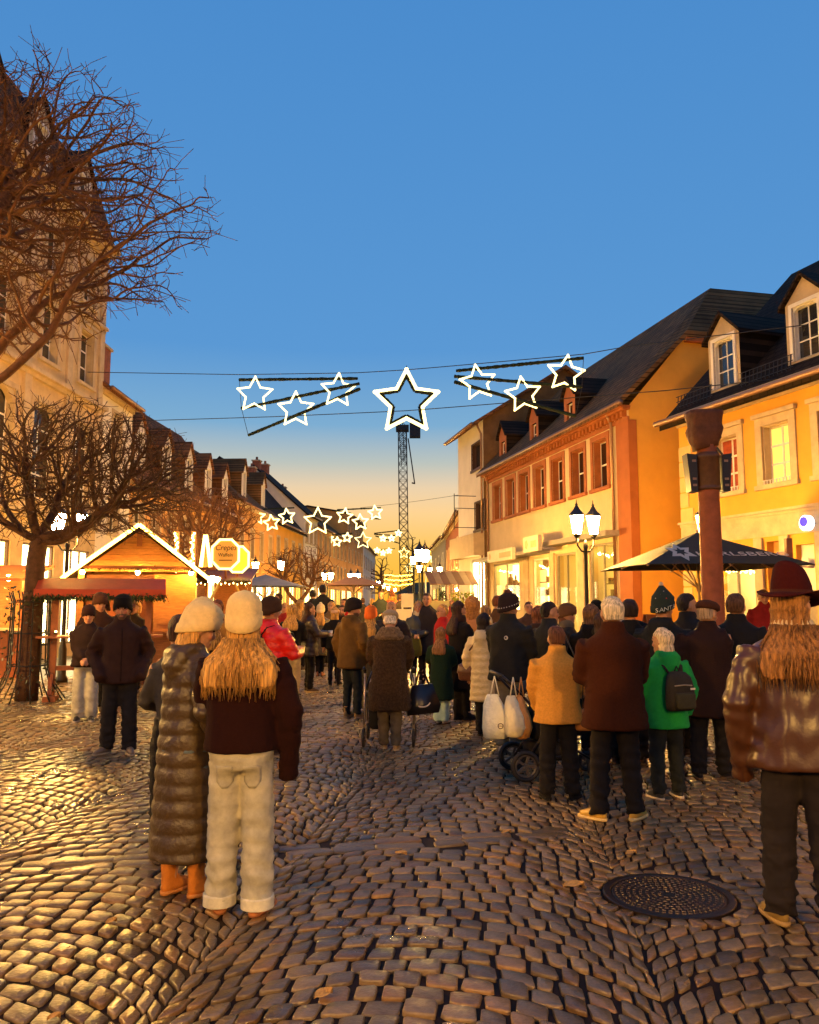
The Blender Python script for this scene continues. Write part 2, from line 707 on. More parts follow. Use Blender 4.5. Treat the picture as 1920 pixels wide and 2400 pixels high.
class House:
    def __init__(s, name, a, b, label, depth=8.0):
        """a, b: facade ends on the ground, running so that the house lies to the left of a->b"""
        s.a, s.b = np.array(a, float)[:2], np.array(b, float)[:2]
        s.L = float(np.linalg.norm(s.b - s.a))
        s.u = (s.b - s.a) / s.L
        s.v = np.array([-s.u[1], s.u[0]])
        s.D = depth
        s.root = empty(name, (s.a[0], s.a[1], 0), math.atan2(s.u[1], s.u[0]))
        tag(s.root, label, 'building')

    def px(s, x, y, d=0.0):
        """pixel -> (u, z) on the facade plane (moved d towards the street)"""
        r = ray(x, y)
        o = s.a - s.v * d
        t = (o @ s.v) / (r[:2] @ s.v)
        p = r * t
        return float((p[:2] - s.a) @ s.u), float(p[2] + CAMZ)

    def side(s, x, y):
        """pixel -> (depth, z) on the end wall at u = L"""
        r = ray(x, y)
        t = (s.b @ s.u) / (r[:2] @ s.u)
        p = r * t
        return float((p[:2] - s.a) @ s.v), float(p[2] + CAMZ)

    def wall(s, z0, z1, holes, m, name='wall', y=0.0, t=.3, u0=0.0, u1=None):
        u1 = s.L if u1 is None else u1
        us = sorted({u0, u1, *[min(max(q, u0), u1) for h in holes for q in h[:2]]})
        zs = sorted({z0, z1, *[min(max(q, z0), z1) for h in holes for q in h[2:4]]})
        mb = MB()
        for i in range(len(us) - 1):
            for j in range(len(zs) - 1):
                cu, cz = (us[i] + us[i + 1]) / 2, (zs[j] + zs[j + 1]) / 2
                if any(h[0] < cu < h[1] and h[2] < cz < h[3] for h in holes):
                    continue
                mb.add([(us[i], y, zs[j]), (us[i + 1], y, zs[j]), (us[i + 1], y, zs[j + 1]), (us[i], y, zs[j + 1])], [(0, 1, 2, 3)])
        for h in holes:
            a, b, c, d = max(h[0], u0), min(h[1], u1), max(h[2], z0), min(h[3], z1)
            mb.add([(a, y, c), (a, y, d), (a, y + t, d), (a, y + t, c)], [(0, 1, 2, 3)])
            mb.add([(b, y, c), (b, y + t, c), (b, y + t, d), (b, y, d)], [(0, 1, 2, 3)])
            mb.add([(a, y, d), (b, y, d), (b, y + t, d), (a, y + t, d)], [(0, 1, 2, 3)])
            mb.add([(a, y, c), (a, y + t, c), (b, y + t, c), (b, y, c)], [(0, 1, 2, 3)])
        return mb.build(name, m, s.root, fix=False)

    def box(s, name, m, u0, u1, y0, y1, z0, z1, parent=None):
        return MB().box(u0, u1, y0, y1, z0, z1).build(name, m, parent or s.root)

    def body(s, eave, ridge, m, ends=(True, True), ry=None):
        """end walls (gables) and back wall"""
        D = s.D
        ry = D / 2 if ry is None else ry
        mb = MB()
        for k, x in ((0, 0.0), (1, s.L)):
            if ends[k]:
                mb.add([(x, 0, 0), (x, D, 0), (x, D, eave), (x, ry, ridge), (x, 0, eave)], [(0, 1, 2, 3, 4)])
        mb.add([(0, D, 0), (s.L, D, 0), (s.L, D, eave), (0, D, eave)], [(0, 1, 2, 3)])
        return mb.build('end_walls', m, s.root, fix=False)

    def roof(s, eave, ridge, m, ov=.35, og=.15, t=.16, ry=None, name='roof'):
        D = s.D
        ry = D / 2 if ry is None else ry
        sl = (ridge - eave) / ry
        sb = (ridge - eave) / (D - ry)
        mb = MB()
        p = [(-ov, eave - ov * sl), (ry, ridge), (D + ov, eave - ov * sb), (D + ov, eave - ov * sb + t), (ry, ridge + t), (-ov, eave - ov * sl + t)]
        mb.prism([(-og, y, z) for y, z in p], (s.L + 2 * og, 0, 0))
        return mb.build(name, m, s.root)

    def hip(s, eave, ridge, m, ov=.35, inset=3.0, ry=None):
        D = s.D
        ry = D / 2 if ry is None else ry
        z = eave
        v = [(-ov, -ov, z), (s.L + ov, -ov, z), (s.L + ov, D + ov, z), (-ov, D + ov, z), (inset, ry, ridge), (s.L - inset, ry, ridge)]
        mb = MB().add(v, [(0, 1, 5, 4), (1, 2, 5), (2, 3, 4, 5), (3, 0, 4), (3, 2, 1, 0)])
        return mb.build('roof', m, s.root)

    def window(s, h, nx=2, nz=3, sur=.13, sm=None, fm=None, gm=None, rec=.16, sill=True, bar=.035, y=0.0, curtain=False, arch=0.0, hood=False):
        u0, u1, z0, z1 = h[:4]
        fm, gm = fm or WFRAME, gm or DPANE
        mb = MB()
        y0, y1 = y + rec, y + rec + .05
        b = .05
        mb.box(u0, u0 + b, y0, y1, z0, z1)
        mb.box(u1 - b, u1, y0, y1, z0, z1)
        mb.box(u0 + b, u1 - b, y0, y1, z0, z0 + b)
        mb.box(u0 + b, u1 - b, y0, y1, z1 - b, z1)
        iu, iz = (u1 - u0 - 2 * b) / nx, (z1 - z0 - 2 * b) / nz
        for i in range(1, nx):
            c = u0 + b + i * iu
            mb.box(c - bar / 2, c + bar / 2, y0 + .004, y1 - .006, z0 + b, z1 - b)
        for j in range(1, nz):
            c = z0 + b + j * iz
            for i in range(nx):
                a0 = u0 + b + i * iu + (bar / 2 if i else 0)
                a1 = u0 + b + (i + 1) * iu - (bar / 2 if i < nx - 1 else 0)
                mb.box(a0, a1, y0 + .008, y1 - .01, c - bar / 2, c + bar / 2)
        wdw = mb.build('window', fm, s.root)
        pane = None
        for i in range(nx):
            for j in range(nz):
                if pane is None:
                    pane = MB().box(0, iu - bar * .6, 0, .012, 0, iz - bar * .6).mesh('pane')
                o = link('pane', pane, gm, wdw)
                o.location = (u0 + b + i * iu + bar * .3, y0 + .018, z0 + b + j * iz + bar * .3)
        if curtain:
            cm = MB()
            for q0, q1 in ((u0 + .02, u0 + .02 + (u1 - u0) * .3), (u1 - .02 - (u1 - u0) * .3, u1 - .02)):
                n = 14
                xs = np.linspace(q0, q1, n)
                yy = y1 + .10 + .025 * np.sin(np.arange(n) * 1.9)
                for k in range(n - 1):
                    cm.add([(xs[k], yy[k], z0), (xs[k + 1], yy[k + 1], z0), (xs[k + 1], yy[k + 1], z1), (xs[k], yy[k], z1)], [(0, 1, 2, 3)])
            cm.build('curtain', CURT, wdw, fix=False)
        if arch:
            sp = MB()
            n = 8
            cx, r = (u0 + u1) / 2, (u1 - u0) / 2
            for sg in (-1, 1):
                pts = [(cx + sg * r, y + .02, z1), (cx, y + .02, z1)]
                pts += [(cx + sg * r * math.sin(a), y + .02, z1 - arch + arch * math.cos(a)) for a in np.linspace(0, math.pi / 2, n)][1:]
                sp.prism(pts, (0, rec - .03, 0))
            sp.build('arch', arch_m(sm), wdw)
        if sur and sm:
            sb = MB()
            for e0, e1 in ((u0 + .001, u0 + .03), (u1 - .03, u1 - .001)):
                sb.box(e0, e1, y + .021, y + rec - .001, z0 + .001, z1 - .031)
            sb.box(u0 + .001, u1 - .001, y + .021, y + rec - .001, z1 - .03, z1 - .001)
            f0, f1 = y - .035, y + .02
            sb.box(u0 - sur, u0, f0, f1, z0, z1 + sur)
            sb.box(u1, u1 + sur, f0, f1, z0, z1 + sur)
            sb.box(u0, u1, f0, f1, z1, z1 + sur)
            if hood:
                sb.box(u0 - sur - .05, u1 + sur + .05, y - .10, f1, z1 + sur + .002, z1 + sur + .10)
            sb.build('surround', sm, wdw)
        if sill:
            MB().box(u0 - sur - .04, u1 + sur + .04, y - .09, y + rec - .002, z0 - .11, z0 - .001).build('sill', sm or fm, wdw)
        return wdw

    def cornice(s, z, steps, m, name='cornice', u0=None, u1=None, y=0.0):
        mb = MB()
        u0 = -.0 if u0 is None else u0
        u1 = s.L if u1 is None else u1
        for out, h in steps:
            mb.box(u0 - out * .3, u1 + out * .3, y - out, y + .02, z, z + h)
            z += h + .001
        return mb.build(name, m, s.root)

    def shop(s, h, lit, fm, nx=3, depth=1.3, items='goods', y=0.0, transom=None):
        u0, u1, z0, z1 = h[:4]
        mb = MB()
        b = .06
        mb.box(u0, u0 + b, y + .05, y + .13, z0, z1)
        mb.box(u1 - b, u1, y + .05, y + .13, z0, z1)
        mb.box(u0 + b, u1 - b, y + .05, y + .13, z0, z0 + b)
        mb.box(u0 + b, u1 - b, y + .05, y + .13, z1 - b, z1)
        iu = (u1 - u0 - 2 * b) / nx
        for i in range(1, nx):
            c = u0 + b + i * iu
            mb.box(c - .02, c + .02, y + .055, y + .12, z0 + b, z1 - b)
        w_ = mb.build('shop_window', fm, s.root)
        for i in range(nx):
            MB().box(u0 + b + i * iu + .021, u0 + b + (i + 1) * iu - .021, y + .08, y + .09, z0 + b + .001, z1 - b - .001).build('pane', GLASS, w_)
        # glowing back wall, or glowing panel right behind the glass, imitates the lit room
        if depth < .3:
            MB().box(u0 + .01, u1 - .01, y + .16, y + .18, z0 + .01, z1 - .01).build('glow_panel', lit, w_)
            return w_
        it = MB()
        it.add([(u0 - .2, y + .3, z0 - .02), (u1 + .2, y + .3, z0 - .02), (u1 + .2, y + depth, z0 - .02), (u0 - .2, y + depth, z0 - .02)], [(0, 1, 2, 3)])
        it.add([(u0 - .2, y + .3, z0), (u0 - .2, y + depth, z0), (u0 - .2, y + depth, z1), (u0 - .2, y + .3, z1)], [(0, 1, 2, 3)])
        it.add([(u1 + .2, y + .3, z0), (u1 + .2, y + depth, z0), (u1 + .2, y + depth, z1), (u1 + .2, y + .3, z1)], [(0, 1, 2, 3)])
        it.add([(u0 - .2, y + .3, z1 + .01), (u1 + .2, y + .3, z1 + .01), (u1 + .2, y + depth, z1 + .01), (u0 - .2, y + depth, z1 + .01)], [(0, 1, 2, 3)])
        it.build('interior', WHITE, w_, fix=False)
        MB().box(u0 - .19, u1 + .19, y + depth - .02, y + depth, z0, z1).build('lit_back_wall', lit, w_)
        gd = MB()
        r = random.Random(int(u0 * 100) + int(s.L * 7))
        if items == 'goods':
            for j in range(3):
                zz = z0 + .35 + j * .5
                if zz > z1 - .3:
                    break
                gd.box(u0, u1, y + depth - .42, y + depth - .06, zz, zz + .03)
                x = u0 + .05
                while x < u1 - .15:
                    wd = r.uniform(.06, .2)
                    if r.random() < .8:
                        gd.box(x, x + wd, y + depth - .38, y + depth - .15, zz + .031, zz + .031 + r.uniform(.08, .34))
                    x += wd + r.uniform(.02, .12)
        elif items == 'figures':
            for k in range(max(2, int((u1 - u0) / .55))):
                x = u0 + .2 + k * .55 + r.uniform(-.1, .1)
                if x > u1 - .15:
                    break
                hh = r.uniform(.9, 1.5)
                gd.lathe([(.12, 0), (.13, .03), (.03, .05), (.03, hh * .5), (.12, hh * .55), (.16, hh * .75), (.13, hh * .95), (.04, hh), (.05, hh + .1), (.02, hh + .2)], 8, (x, y + .55, z0))
        if gd.n:
            gd.build('goods', mat('shop_goods', (.16, .08, .03), .6, .3, .6, 5), w_)
        return w_

    def fairy(s, pts, n, name='fairy_lights', parent=None, size=.022):
        """a string of small bulbs along pts (local)"""
        pts = np.array(pts, float)
        seg = np.linalg.norm(np.diff(pts, axis=0), axis=1)
        tot = np.concatenate([[0], np.cumsum(seg)])
        mb = MB()
        for t in np.linspace(0, tot[-1], n):
            p = np.array([np.interp(t, tot, pts[:, k]) for k in range(3)]) + rng.normal(0, .02, 3)
            mb.ell(p, (size,) * 3, 5, 3)
        return tag(mb.build(name, BULB, parent or s.root), kind='stuff')

    def dormer(s, uc, wd, z0, zt, zp, y0, y1, wm, rm, nx=2, nz=3, ww=.6, wz=(.25, 1.0), arch=0., gm=None, hood=False, sm=None):
        """a gabled dormer standing on the roof: front at y0, running back to y1"""
        d = MB()
        u0, u1 = uc - wd / 2, uc + wd / 2
        wu0, wu1 = uc - ww / 2, uc + ww / 2
        wz0, wz1 = z0 + wz[0], z0 + wz[1]
        for a, b, c, e in ((u0, wu0, z0, zt), (wu1, u1, z0, zt), (wu0, wu1, z0, wz0), (wu0, wu1, wz1, zt)):
            d.add([(a, y0, c), (b, y0, c), (b, y0, e), (a, y0, e)], [(0, 1, 2, 3)])
        for a in (wu0, wu1):
            d.add([(a, y0, wz0), (a, y0 + .2, wz0), (a, y0 + .2, wz1), (a, y0, wz1)], [(0, 1, 2, 3)])
        d.add([(u0, y0, zt), (u1, y0, zt), (uc, y0, zp)], [(0, 1, 2)])
        do = d.build('dormer', wm, s.root, fix=False)
        for a in (u0, u1):
            MB().add([(a, y0, z0), (a, y1, z0), (a, y1, zt), (a, y0, zt)], [(0, 1, 2, 3)]).build('cheek', rm, do, fix=False)
        rf = MB()
        o = .12
        sl = (zp - zt) / (wd / 2)
        rf.prism([(u0 - o, y0 - o, zt - o * sl), (uc, y0 - o, zp), (u1 + o, y0 - o, zt - o * sl), (u1 + o, y0 - o, zt - o * sl + .09),
                  (uc, y0 - o, zp + .1), (u0 - o, y0 - o, zt - o * sl + .09)], (0, y1 - y0 + o, 0))
        rf.build('dormer_roof', rm, do)
        w_ = s.window((wu0, wu1, wz0, wz1), nx, nz, .09 if sm else 0, sm, None, gm, .1, False, .03, y0, arch=arch)
        w_.parent = do
        return do


_am = {}


def arch_m(sm):
    return sm or WHITE


def downpipe(h, u, z0, z1, y=-.07, m=None, name='downpipe'):
    mb = MB().tube([(u, y - .22, z1 + .35), (u, y - .12, z1 + .1), (u, y, z1 - .15), (u, y, z0)], .05, 8)
    return mb.build(name, m or ZINC, h.root, True)


# ---------------------------------------------------------------- cream house with sandstone trim (right)
OR_near, OR_far = at(1487, 1415, 23.8), at(1145, 1415, 37.0)
HO = House('cream_house', OR_far, OR_near, 'cream two-storey house with red sandstone window frames and seven upstairs windows', 11)
ho_e = HO.px(1480, 948)[1]
wins = []
zt, zb = HO.px(1408, 1030)[1], HO.px(1408, 1143)[1]
for x0, x1 in ((1160, 1172), (1190, 1204), (1221, 1237), (1256, 1275), (1297, 1319), (1344, 1369), (1395, 1424)):
    c = (HO.px(x0, 1150)[0] + HO.px(x1, 1150)[0]) / 2
    wins.append((c - .5, c + .5, zb, zt))
sw = lambda x0, x1, y0, y1, xr: (HO.px(x0, 1400)[0], HO.px(x1, 1400)[0], HO.px(xr, y1)[1], HO.px(xr, y0)[1])
shops = [sw(1157, 1218, 1319, 1432, 1190), sw(1250, 1288, 1308, 1418, 1270), sw(1305, 1352, 1296, 1500, 1330), sw(1384, 1446, 1272, 1470, 1420)]
shops = [(a, b, max(c, .12), d) for a, b, c, d in shops]
HO.wall(0, ho_e, wins + shops, CREAM)
for k, h in enumerate(wins):
    HO.window(h, 2, 2, .17, SAND, WFRAME, DPANE, .24, True, .05, curtain=True)
HO.shop(shops[0], LITW, GREYW, 2, 1.0, 'figures')
HO.shop(shops[1], LITW, WFRAME, 1, .7, 'goods')
HO.shop(shops[2], LITY, GREYW, 2, .9, 'none')
HO.shop(shops[3], LITY, GREYW, 2, 1.0, 'goods')
for h in (shops[0], shops[1], shops[3]):
    HO.fairy([(h[0] + .1, .25, h[3] - .25), ((h[0] + h[1]) / 2, .25, h[3] - .4), (h[1] - .1, .25, h[3] - .22)], 26)
# shopping window piers, plinth, canopies and signs
for k, (x, w_) in enumerate(((1236, .5), (1297, .42), (1366, .45))):
    c = HO.px(x, 1400)[0]
    HO.box('pier', STONE, c - w_ / 2, c + w_ / 2, -.06, .02, .45, shops[0][3] + .1)
HO.box('plinth', mat('brick_plinth', (.20, .07, .03), .8, .2, .3, 8, .3, 60), shops[0][0] - .3, shops[1][1] + .3, -.09, .01, 0, .42)
c0, c1 = HO.px(1145, 1350)[0], HO.px(1290, 1350)[0]
zc_ = shops[0][3] + .12
HO.box('canopy', GREYW, c0, c1, -.75, -.001, zc_, zc_ + .14)
HO.box('canopy', GREYW, HO.px(1303, 1300)[0], HO.L - .7, -.5, -.001, shops[3][3] + .14, shops[3][3] + .30)
sgn = mat('sign_board', (.72, .60, .40), .6, .3, .08, 4)
sgd = mat('sign_print', (.50, .36, .18), .6, .3, .1, 4)
for x0, x1, y0, y1, xr in ((1148, 1206, 1288, 1315, 1176), (1233, 1268, 1257, 1293, 1250)):
    u0, u1 = HO.px(x0, 1300, .8)[0], HO.px(x1, 1300, .8)[0]
    z0, z1 = HO.px(xr, y1, .8)[1], HO.px(xr, y0, .8)[1]
    b = HO.box('sign', sgn, u0, u1, -.9, -.76, z0, z1)
    MB().add([(u0 + .12 + .5 * (z1 - z0) * math.cos(t) * .7 + .2, -.904, (z0 + z1) / 2 + .35 * (z1 - z0) * math.sin(t)) for t in np.linspace(0, 2 * math.pi, 6)[:-1]], [(0, 1, 2, 3, 4)]).build('emblem', sgd, b)
    if u1 - u0 > 1.2:
        MB().box(u0 + (u1 - u0) * .5, u1 - .15, -.905, -.901, z0 + .25 * (z1 - z0), z0 + .7 * (z1 - z0)).build('sign_print', sgd, b)
# eave: sandstone frieze with dentils, gutter
fz = ho_e - .42
HO.cornice(fz, ((.05, .12),), SAND, 'frieze')
dn = MB()
for k in range(int(HO.L / .27)):
    dn.box(k * .27 + .05, k * .27 + .18, -.16, -.001, fz + .13, fz + .30)
tag(dn.build('dentil_row', SAND, HO.root), kind='stuff')
HO.cornice(fz + .31, ((.22, .06), (.3, .06)), SAND, 'cornice')
MB().tube([(-.2, -.38, ho_e + .04), (HO.L + .25, -.38, ho_e + .04)], .09, 8).build('gutter', ZINC, HO.root, True)
downpipe(HO, HO.L - 1.0, .1, ho_e - .2)
downpipe(HO, .25, .1, ho_e - .2)
# corner pier of red sandstone, wrapping both faces
cp = MB().box(HO.L - .75, HO.L + .05, -.05, .0, 0, fz)
cp.build('corner_pier', mat('orange_paint', (.38, .11, .022), .7, .25, .12, 2, .1, 30), HO.root)
MB().box(HO.L + .001, HO.L + .05, .001, .22, 0, fz).build('corner_pier', _M['orange_paint'], HO.root)
# end wall towards the alley: verge rises, then a clipped top
a_y, a_z = HO.side(1603, 792)
ew = MB().add([(HO.L, 0, 0), (HO.L, 11, 0), (HO.L, 11, a_z), (HO.L, a_y, a_z), (HO.L, 0, ho_e)], [(0, 1, 2, 3, 4)])
ew.build('end_wall', YELLOW, HO.root, fix=False)
MB().add([(0, 0, 0), (0, 11, 0), (0, 11, a_z), (0, a_y, a_z), (0, 0, ho_e)], [(4, 3, 2, 1, 0)]).build('end_wall', CREAM, HO.root, fix=False)
MB().box(HO.L + .001, HO.L + .16, a_y, 10.9, a_z - .14, a_z - .005).build('eave_board', SAND, HO.root)
slo = (a_z - ho_e) / a_y
ry_, rz_ = a_y + 1.7, a_z + 1.7 * slo
rf = MB()
t_ = .18
for dz in (0,):
    v = [(-.2, -.45, ho_e - .1), (HO.L + .2, -.45, ho_e - .1), (HO.L + .2, a_y, a_z), (HO.L - 1.1, ry_, rz_), (.9, ry_, rz_), (-.2, a_y, a_z),
         (HO.L + .2, 11.2, a_z), (-.2, 11.2, a_z), (HO.L - 1.1, 11.2, rz_), (.9, 11.2, rz_)]
    vb = [(x, y, z + t_) for x, y, z in v]
    top = [(0, 1, 2, 3, 4, 5), (2, 6, 8, 3), (5, 4, 9, 7), (3, 8, 9, 4)]
    rf.add(vb, top)
    rf.add(v, [tuple(reversed(q)) for q in top])
    edge = [(0, 1), (1, 2), (2, 6), (6, 8), (8, 9), (9, 7), (7, 5), (5, 0)]
    rf.add(v + vb, [(a, b, b + 10, a + 10) for a, b in edge])
rf.build('roof', ROOF, HO.root, fix=False)
for (x, y) in ((1222, 1040), (1299, 990), (1387, 925)):
    u, z = HO.px(x, y, -.9)
    HO.dormer(u, .95, ho_e + .15, ho_e + 1.45, ho_e + 2.0, .05, 1.8, SAND, ROOF_D, 1, 2, .5, (.2, 1.0))

# ---------------------------------------------------------------- yellow house (far right)
YA = at(1606, 1415, 22.0)
ydir = np.array([.325, -.946])
HY = House('yellow_house', YA[:2], YA[:2] + ydir * 15.0, 'yellow house with pale stone window surrounds, quoins and arched dormers', 9)
HY2 = HY
ye = HY.px(1625, 962)[1]
zg = HY.px(1690, 1225)[1]
w2 = (HY.px(1788, 1050)[0], HY.px(1853, 1050)[0], HY.px(1822, 1132)[1], HY.px(1822, 990)[1])
ww, wm_ = w2[1] - w2[0], (w2[0] + w2[1]) / 2
w1c = HY.px(1703, 1080)[0]
sp = wm_ - w1c
ywins = [(c - ww / 2, c + ww / 2, w2[2], w2[3]) for c in (w1c, wm_, wm_ + sp, wm_ + 2 * sp, wm_ + 3 * sp)]
d0 = (HY.px(1684, 1400)[0], HY.px(1773, 1400)[0], .1, HY.px(1728, 1322)[1])
d1 = (HY.px(1803, 1400)[0], HY.px(1838, 1400)[0], .05, HY.px(1820, 1268)[1])
d2 = (HY.px(1872, 1400)[0], HY.px(1915, 1400)[0], .05, HY.px(1890, 1275)[1])
HY.wall(0, ye, ywins + [d0, d1, d2], YELLOW)
for k, h in enumerate(ywins):
    HY.window(h, 2, 3, .2, STONE, WFRAME, LIT if k == 1 else mat('dim_curtain', (.35, .07, .03), .8, .2, .3, 9), .2, True, .05, hood=True)
    rl = MB()
    for i in range(9):
        u = h[0] + .04 + i * (h[1] - h[0] - .08) / 8
        rl.box(u - .012, u + .012, -.05, -.03, h[2] + .005, h[2] + .09)
    rl.box(h[0], h[1], -.05, -.03, h[2] + .09, h[2] + .105)
    rl.build('window_rail', WFRAME, HY.root)
HY.shop(d0, LITW, GREYW, 2, 1.6, 'goods')
HY.fairy([(d0[0] + .1, .25, d0[3] - .15), (d0[1] - .1, .25, d0[3] - .2)], 30)
MB().box(d1[0], d1[1], .2, .28, d1[2], d1[3]).build('door', mat('orange_door', (.55, .25, .06), .5, .3, .1, 4), HY.root)
dd = MB().box(d2[0], d2[1], .15, .23, d2[2], d2[3]).build('door', WFRAME, HY.root)
for a, b in ((.25, .95), (1.15, 1.95)):
    MB().box(d2[0] + .12, d2[1] - .12, .135, .149, a, b).build('door_panel', GREYW, dd)
MB().box(d2[1] - .14, d2[1] - .1, .08, .15, 1.02, 1.14).build('handle', IRON, dd)
pl = MB().box((d2[0] + d2[1]) / 2 - .09, (d2[0] + d2[1]) / 2 + .09, -.02, -.001, d2[3] - .5, d2[3] - .3).build('number_plate', WFRAME, HY.root)
HY.cornice(zg, ((.06, .07), (.12, .06)), STONE, 'string_course')
HY.box('shop_band', STONE, .0, HY.L, -.04, -.001, d1[3] + .12, zg - .002)
for uu in (d0[1] + .22, d1[1] + .16, d2[1] + .25):
    q = HY.box('pilaster', STONE, uu - .13, uu + .13, -.1, -.041, 0, d1[3] + .1)
HY.cornice(ye - .36, ((.06, .1), (.16, .1), (.26, .12)), STONE, 'eave_cornice')
qs = None
for k in range(int((ye - .5) / .42)):
    w_ = .5 if k % 2 else .34
    HY.box('quoin', mat('quoin_stone', (.62, .42, .16), .75, .2, .1, 2), .0, w_, -.03, -.001, k * .42 + .02, k * .42 + .40)
HY.body(ye, ye + 4.6, YELLOW)
HY.roof(ye, ye + 4.6, ROOF_D, .4, .3)
MB().tube([(-.35, -.5, ye - .22), (HY.L, -.5, ye - .22)], .08, 8).build('gutter', ZINC, HY.root, True)
dsl = 4.6 / 4.5
for c, sc_ in ((HY.px(1707, 860, -.3)[0], 1.0), (HY.px(1900, 790, -.3)[0], 1.0), (HY.px(1900, 790, -.3)[0] * 2 - HY.px(1707, 860, -.3)[0], 1.0)):
    HY.dormer(c, 1.15, ye + .15, ye + 1.75, ye + 2.3, .18, 2.2, STONE, ROOF_D, 2, 3, .74, (.25, 1.5), arch=.2, gm=SHINY, sm=WFRAME)
gap = [(0, HY.px(1672, 900)[0]), (HY.px(1738, 900)[0], HY.px(1862, 850)[0])]
for a, b in gap:
    sg = MB()
    n = int((b - a) / .13)
    for i in range(n):
        u = a + (i + .5) * (b - a) / n
        sg.bar((u, -.05, ye + .16), (u, -.02, ye + .52), .018, .018)
    for z in (.22, .36, .5):
        sg.bar((a, -.04, ye + z), (b, -.04, ye + z), .016, .016)
    sg.build('snow_guard', IRON, HY.root)
# round lit sign on an arm
u, z = HY.px(1893, 1226, .25)
rs = MB()
t = np.linspace(0, 2 * math.pi, 25)[:-1]
rs.prism([(u + .17 * math.cos(a), -.32, z + .17 * math.sin(a)) for a in t], (0, .1, 0))
rso = rs.build('round_sign', emat('sign_white', (.92, .85, 1.0), 2.2), HY.root)
MB().prism([(u - .03 + .105 * math.cos(a), -.335, z + .03 + .105 * math.sin(a)) for a in t], (0, .012, 0)).build('emblem', emat('sign_blue', (.06, .04, 1.0), 1.6, (.02, .01, .25)), rso)
MB().bar((u, -.22, z), (u, 0, z), .04, .04).build('arm', IRON, rso)

# ---------------------------------------------------------------- white house beyond the cream one
WN = HO.a - HO.u * .05
wv = np.array([-.205, .979])
WF = WN + wv * 4.4
HW = House('white_house', WF - HO.v * .15, WN - HO.v * .15, 'tall plain white house with two dark windows, beyond the cream house', 8)
we = HW.px(1130, 985)[1]
ww_ = []
for x0, x1, y0, y1 in ((1108, 1130, 1037, 1098), (1114, 1137, 1175, 1240)):
    ww_.append((HW.px(x0, 1200)[0], HW.px(x1, 1200)[0], HW.px((x0 + x1) / 2, y1)[1], HW.px((x0 + x1) / 2, y0)[1]))
ws = (HW.px(1104, 1400)[0], HW.px(1138, 1400)[0], .3, HW.px(1120, 1312)[1])
HW.wall(0, we, ww_ + [ws], WHITE)
for h in ww_:
    HW.window(h, 2, 1, .05, DFRAME, DFRAME, SHINY, .18, True)
HW.shop(ws, LITX, GREYW, 2, .2, 'none')
HW.box('fascia', mat('beige_fascia', (.55, .40, .22), .7, .2, .1, 3), .1, HW.L - .02, -.5, -.001, ws[3] + .15, ws[3] + 1.15)
HW.body(we, we + 2.6, mat('brown_cladding', (.20, .10, .035), .85, .15, .25, 2, .2, 20))
HW.roof(we, we + 2.6, ROOF_T, .55, .3)
MB().tube([(-.3, -.62, we - .28), (HW.L + .3, -.62, we - .28)], .08, 8).build('gutter', ZINC, HW.root, True)
downpipe(HW, HW.L - .12, .1, we - .5)
br = MB()
for z in (ww_[1][2] + .1, ww_[1][2] + 1.0, ww_[1][3] + .3):
    br.bar((HW.L - 1.1, -.05, z), (HW.L - 1.1, -1.1, z), .03, .03)
br.bar((HW.L - 1.1, -1.1, ww_[1][2]), (HW.L - 1.1, -1.1, ww_[1][3] + .4), .03, .03)
br.build('sign_bracket', IRON, HW.root)


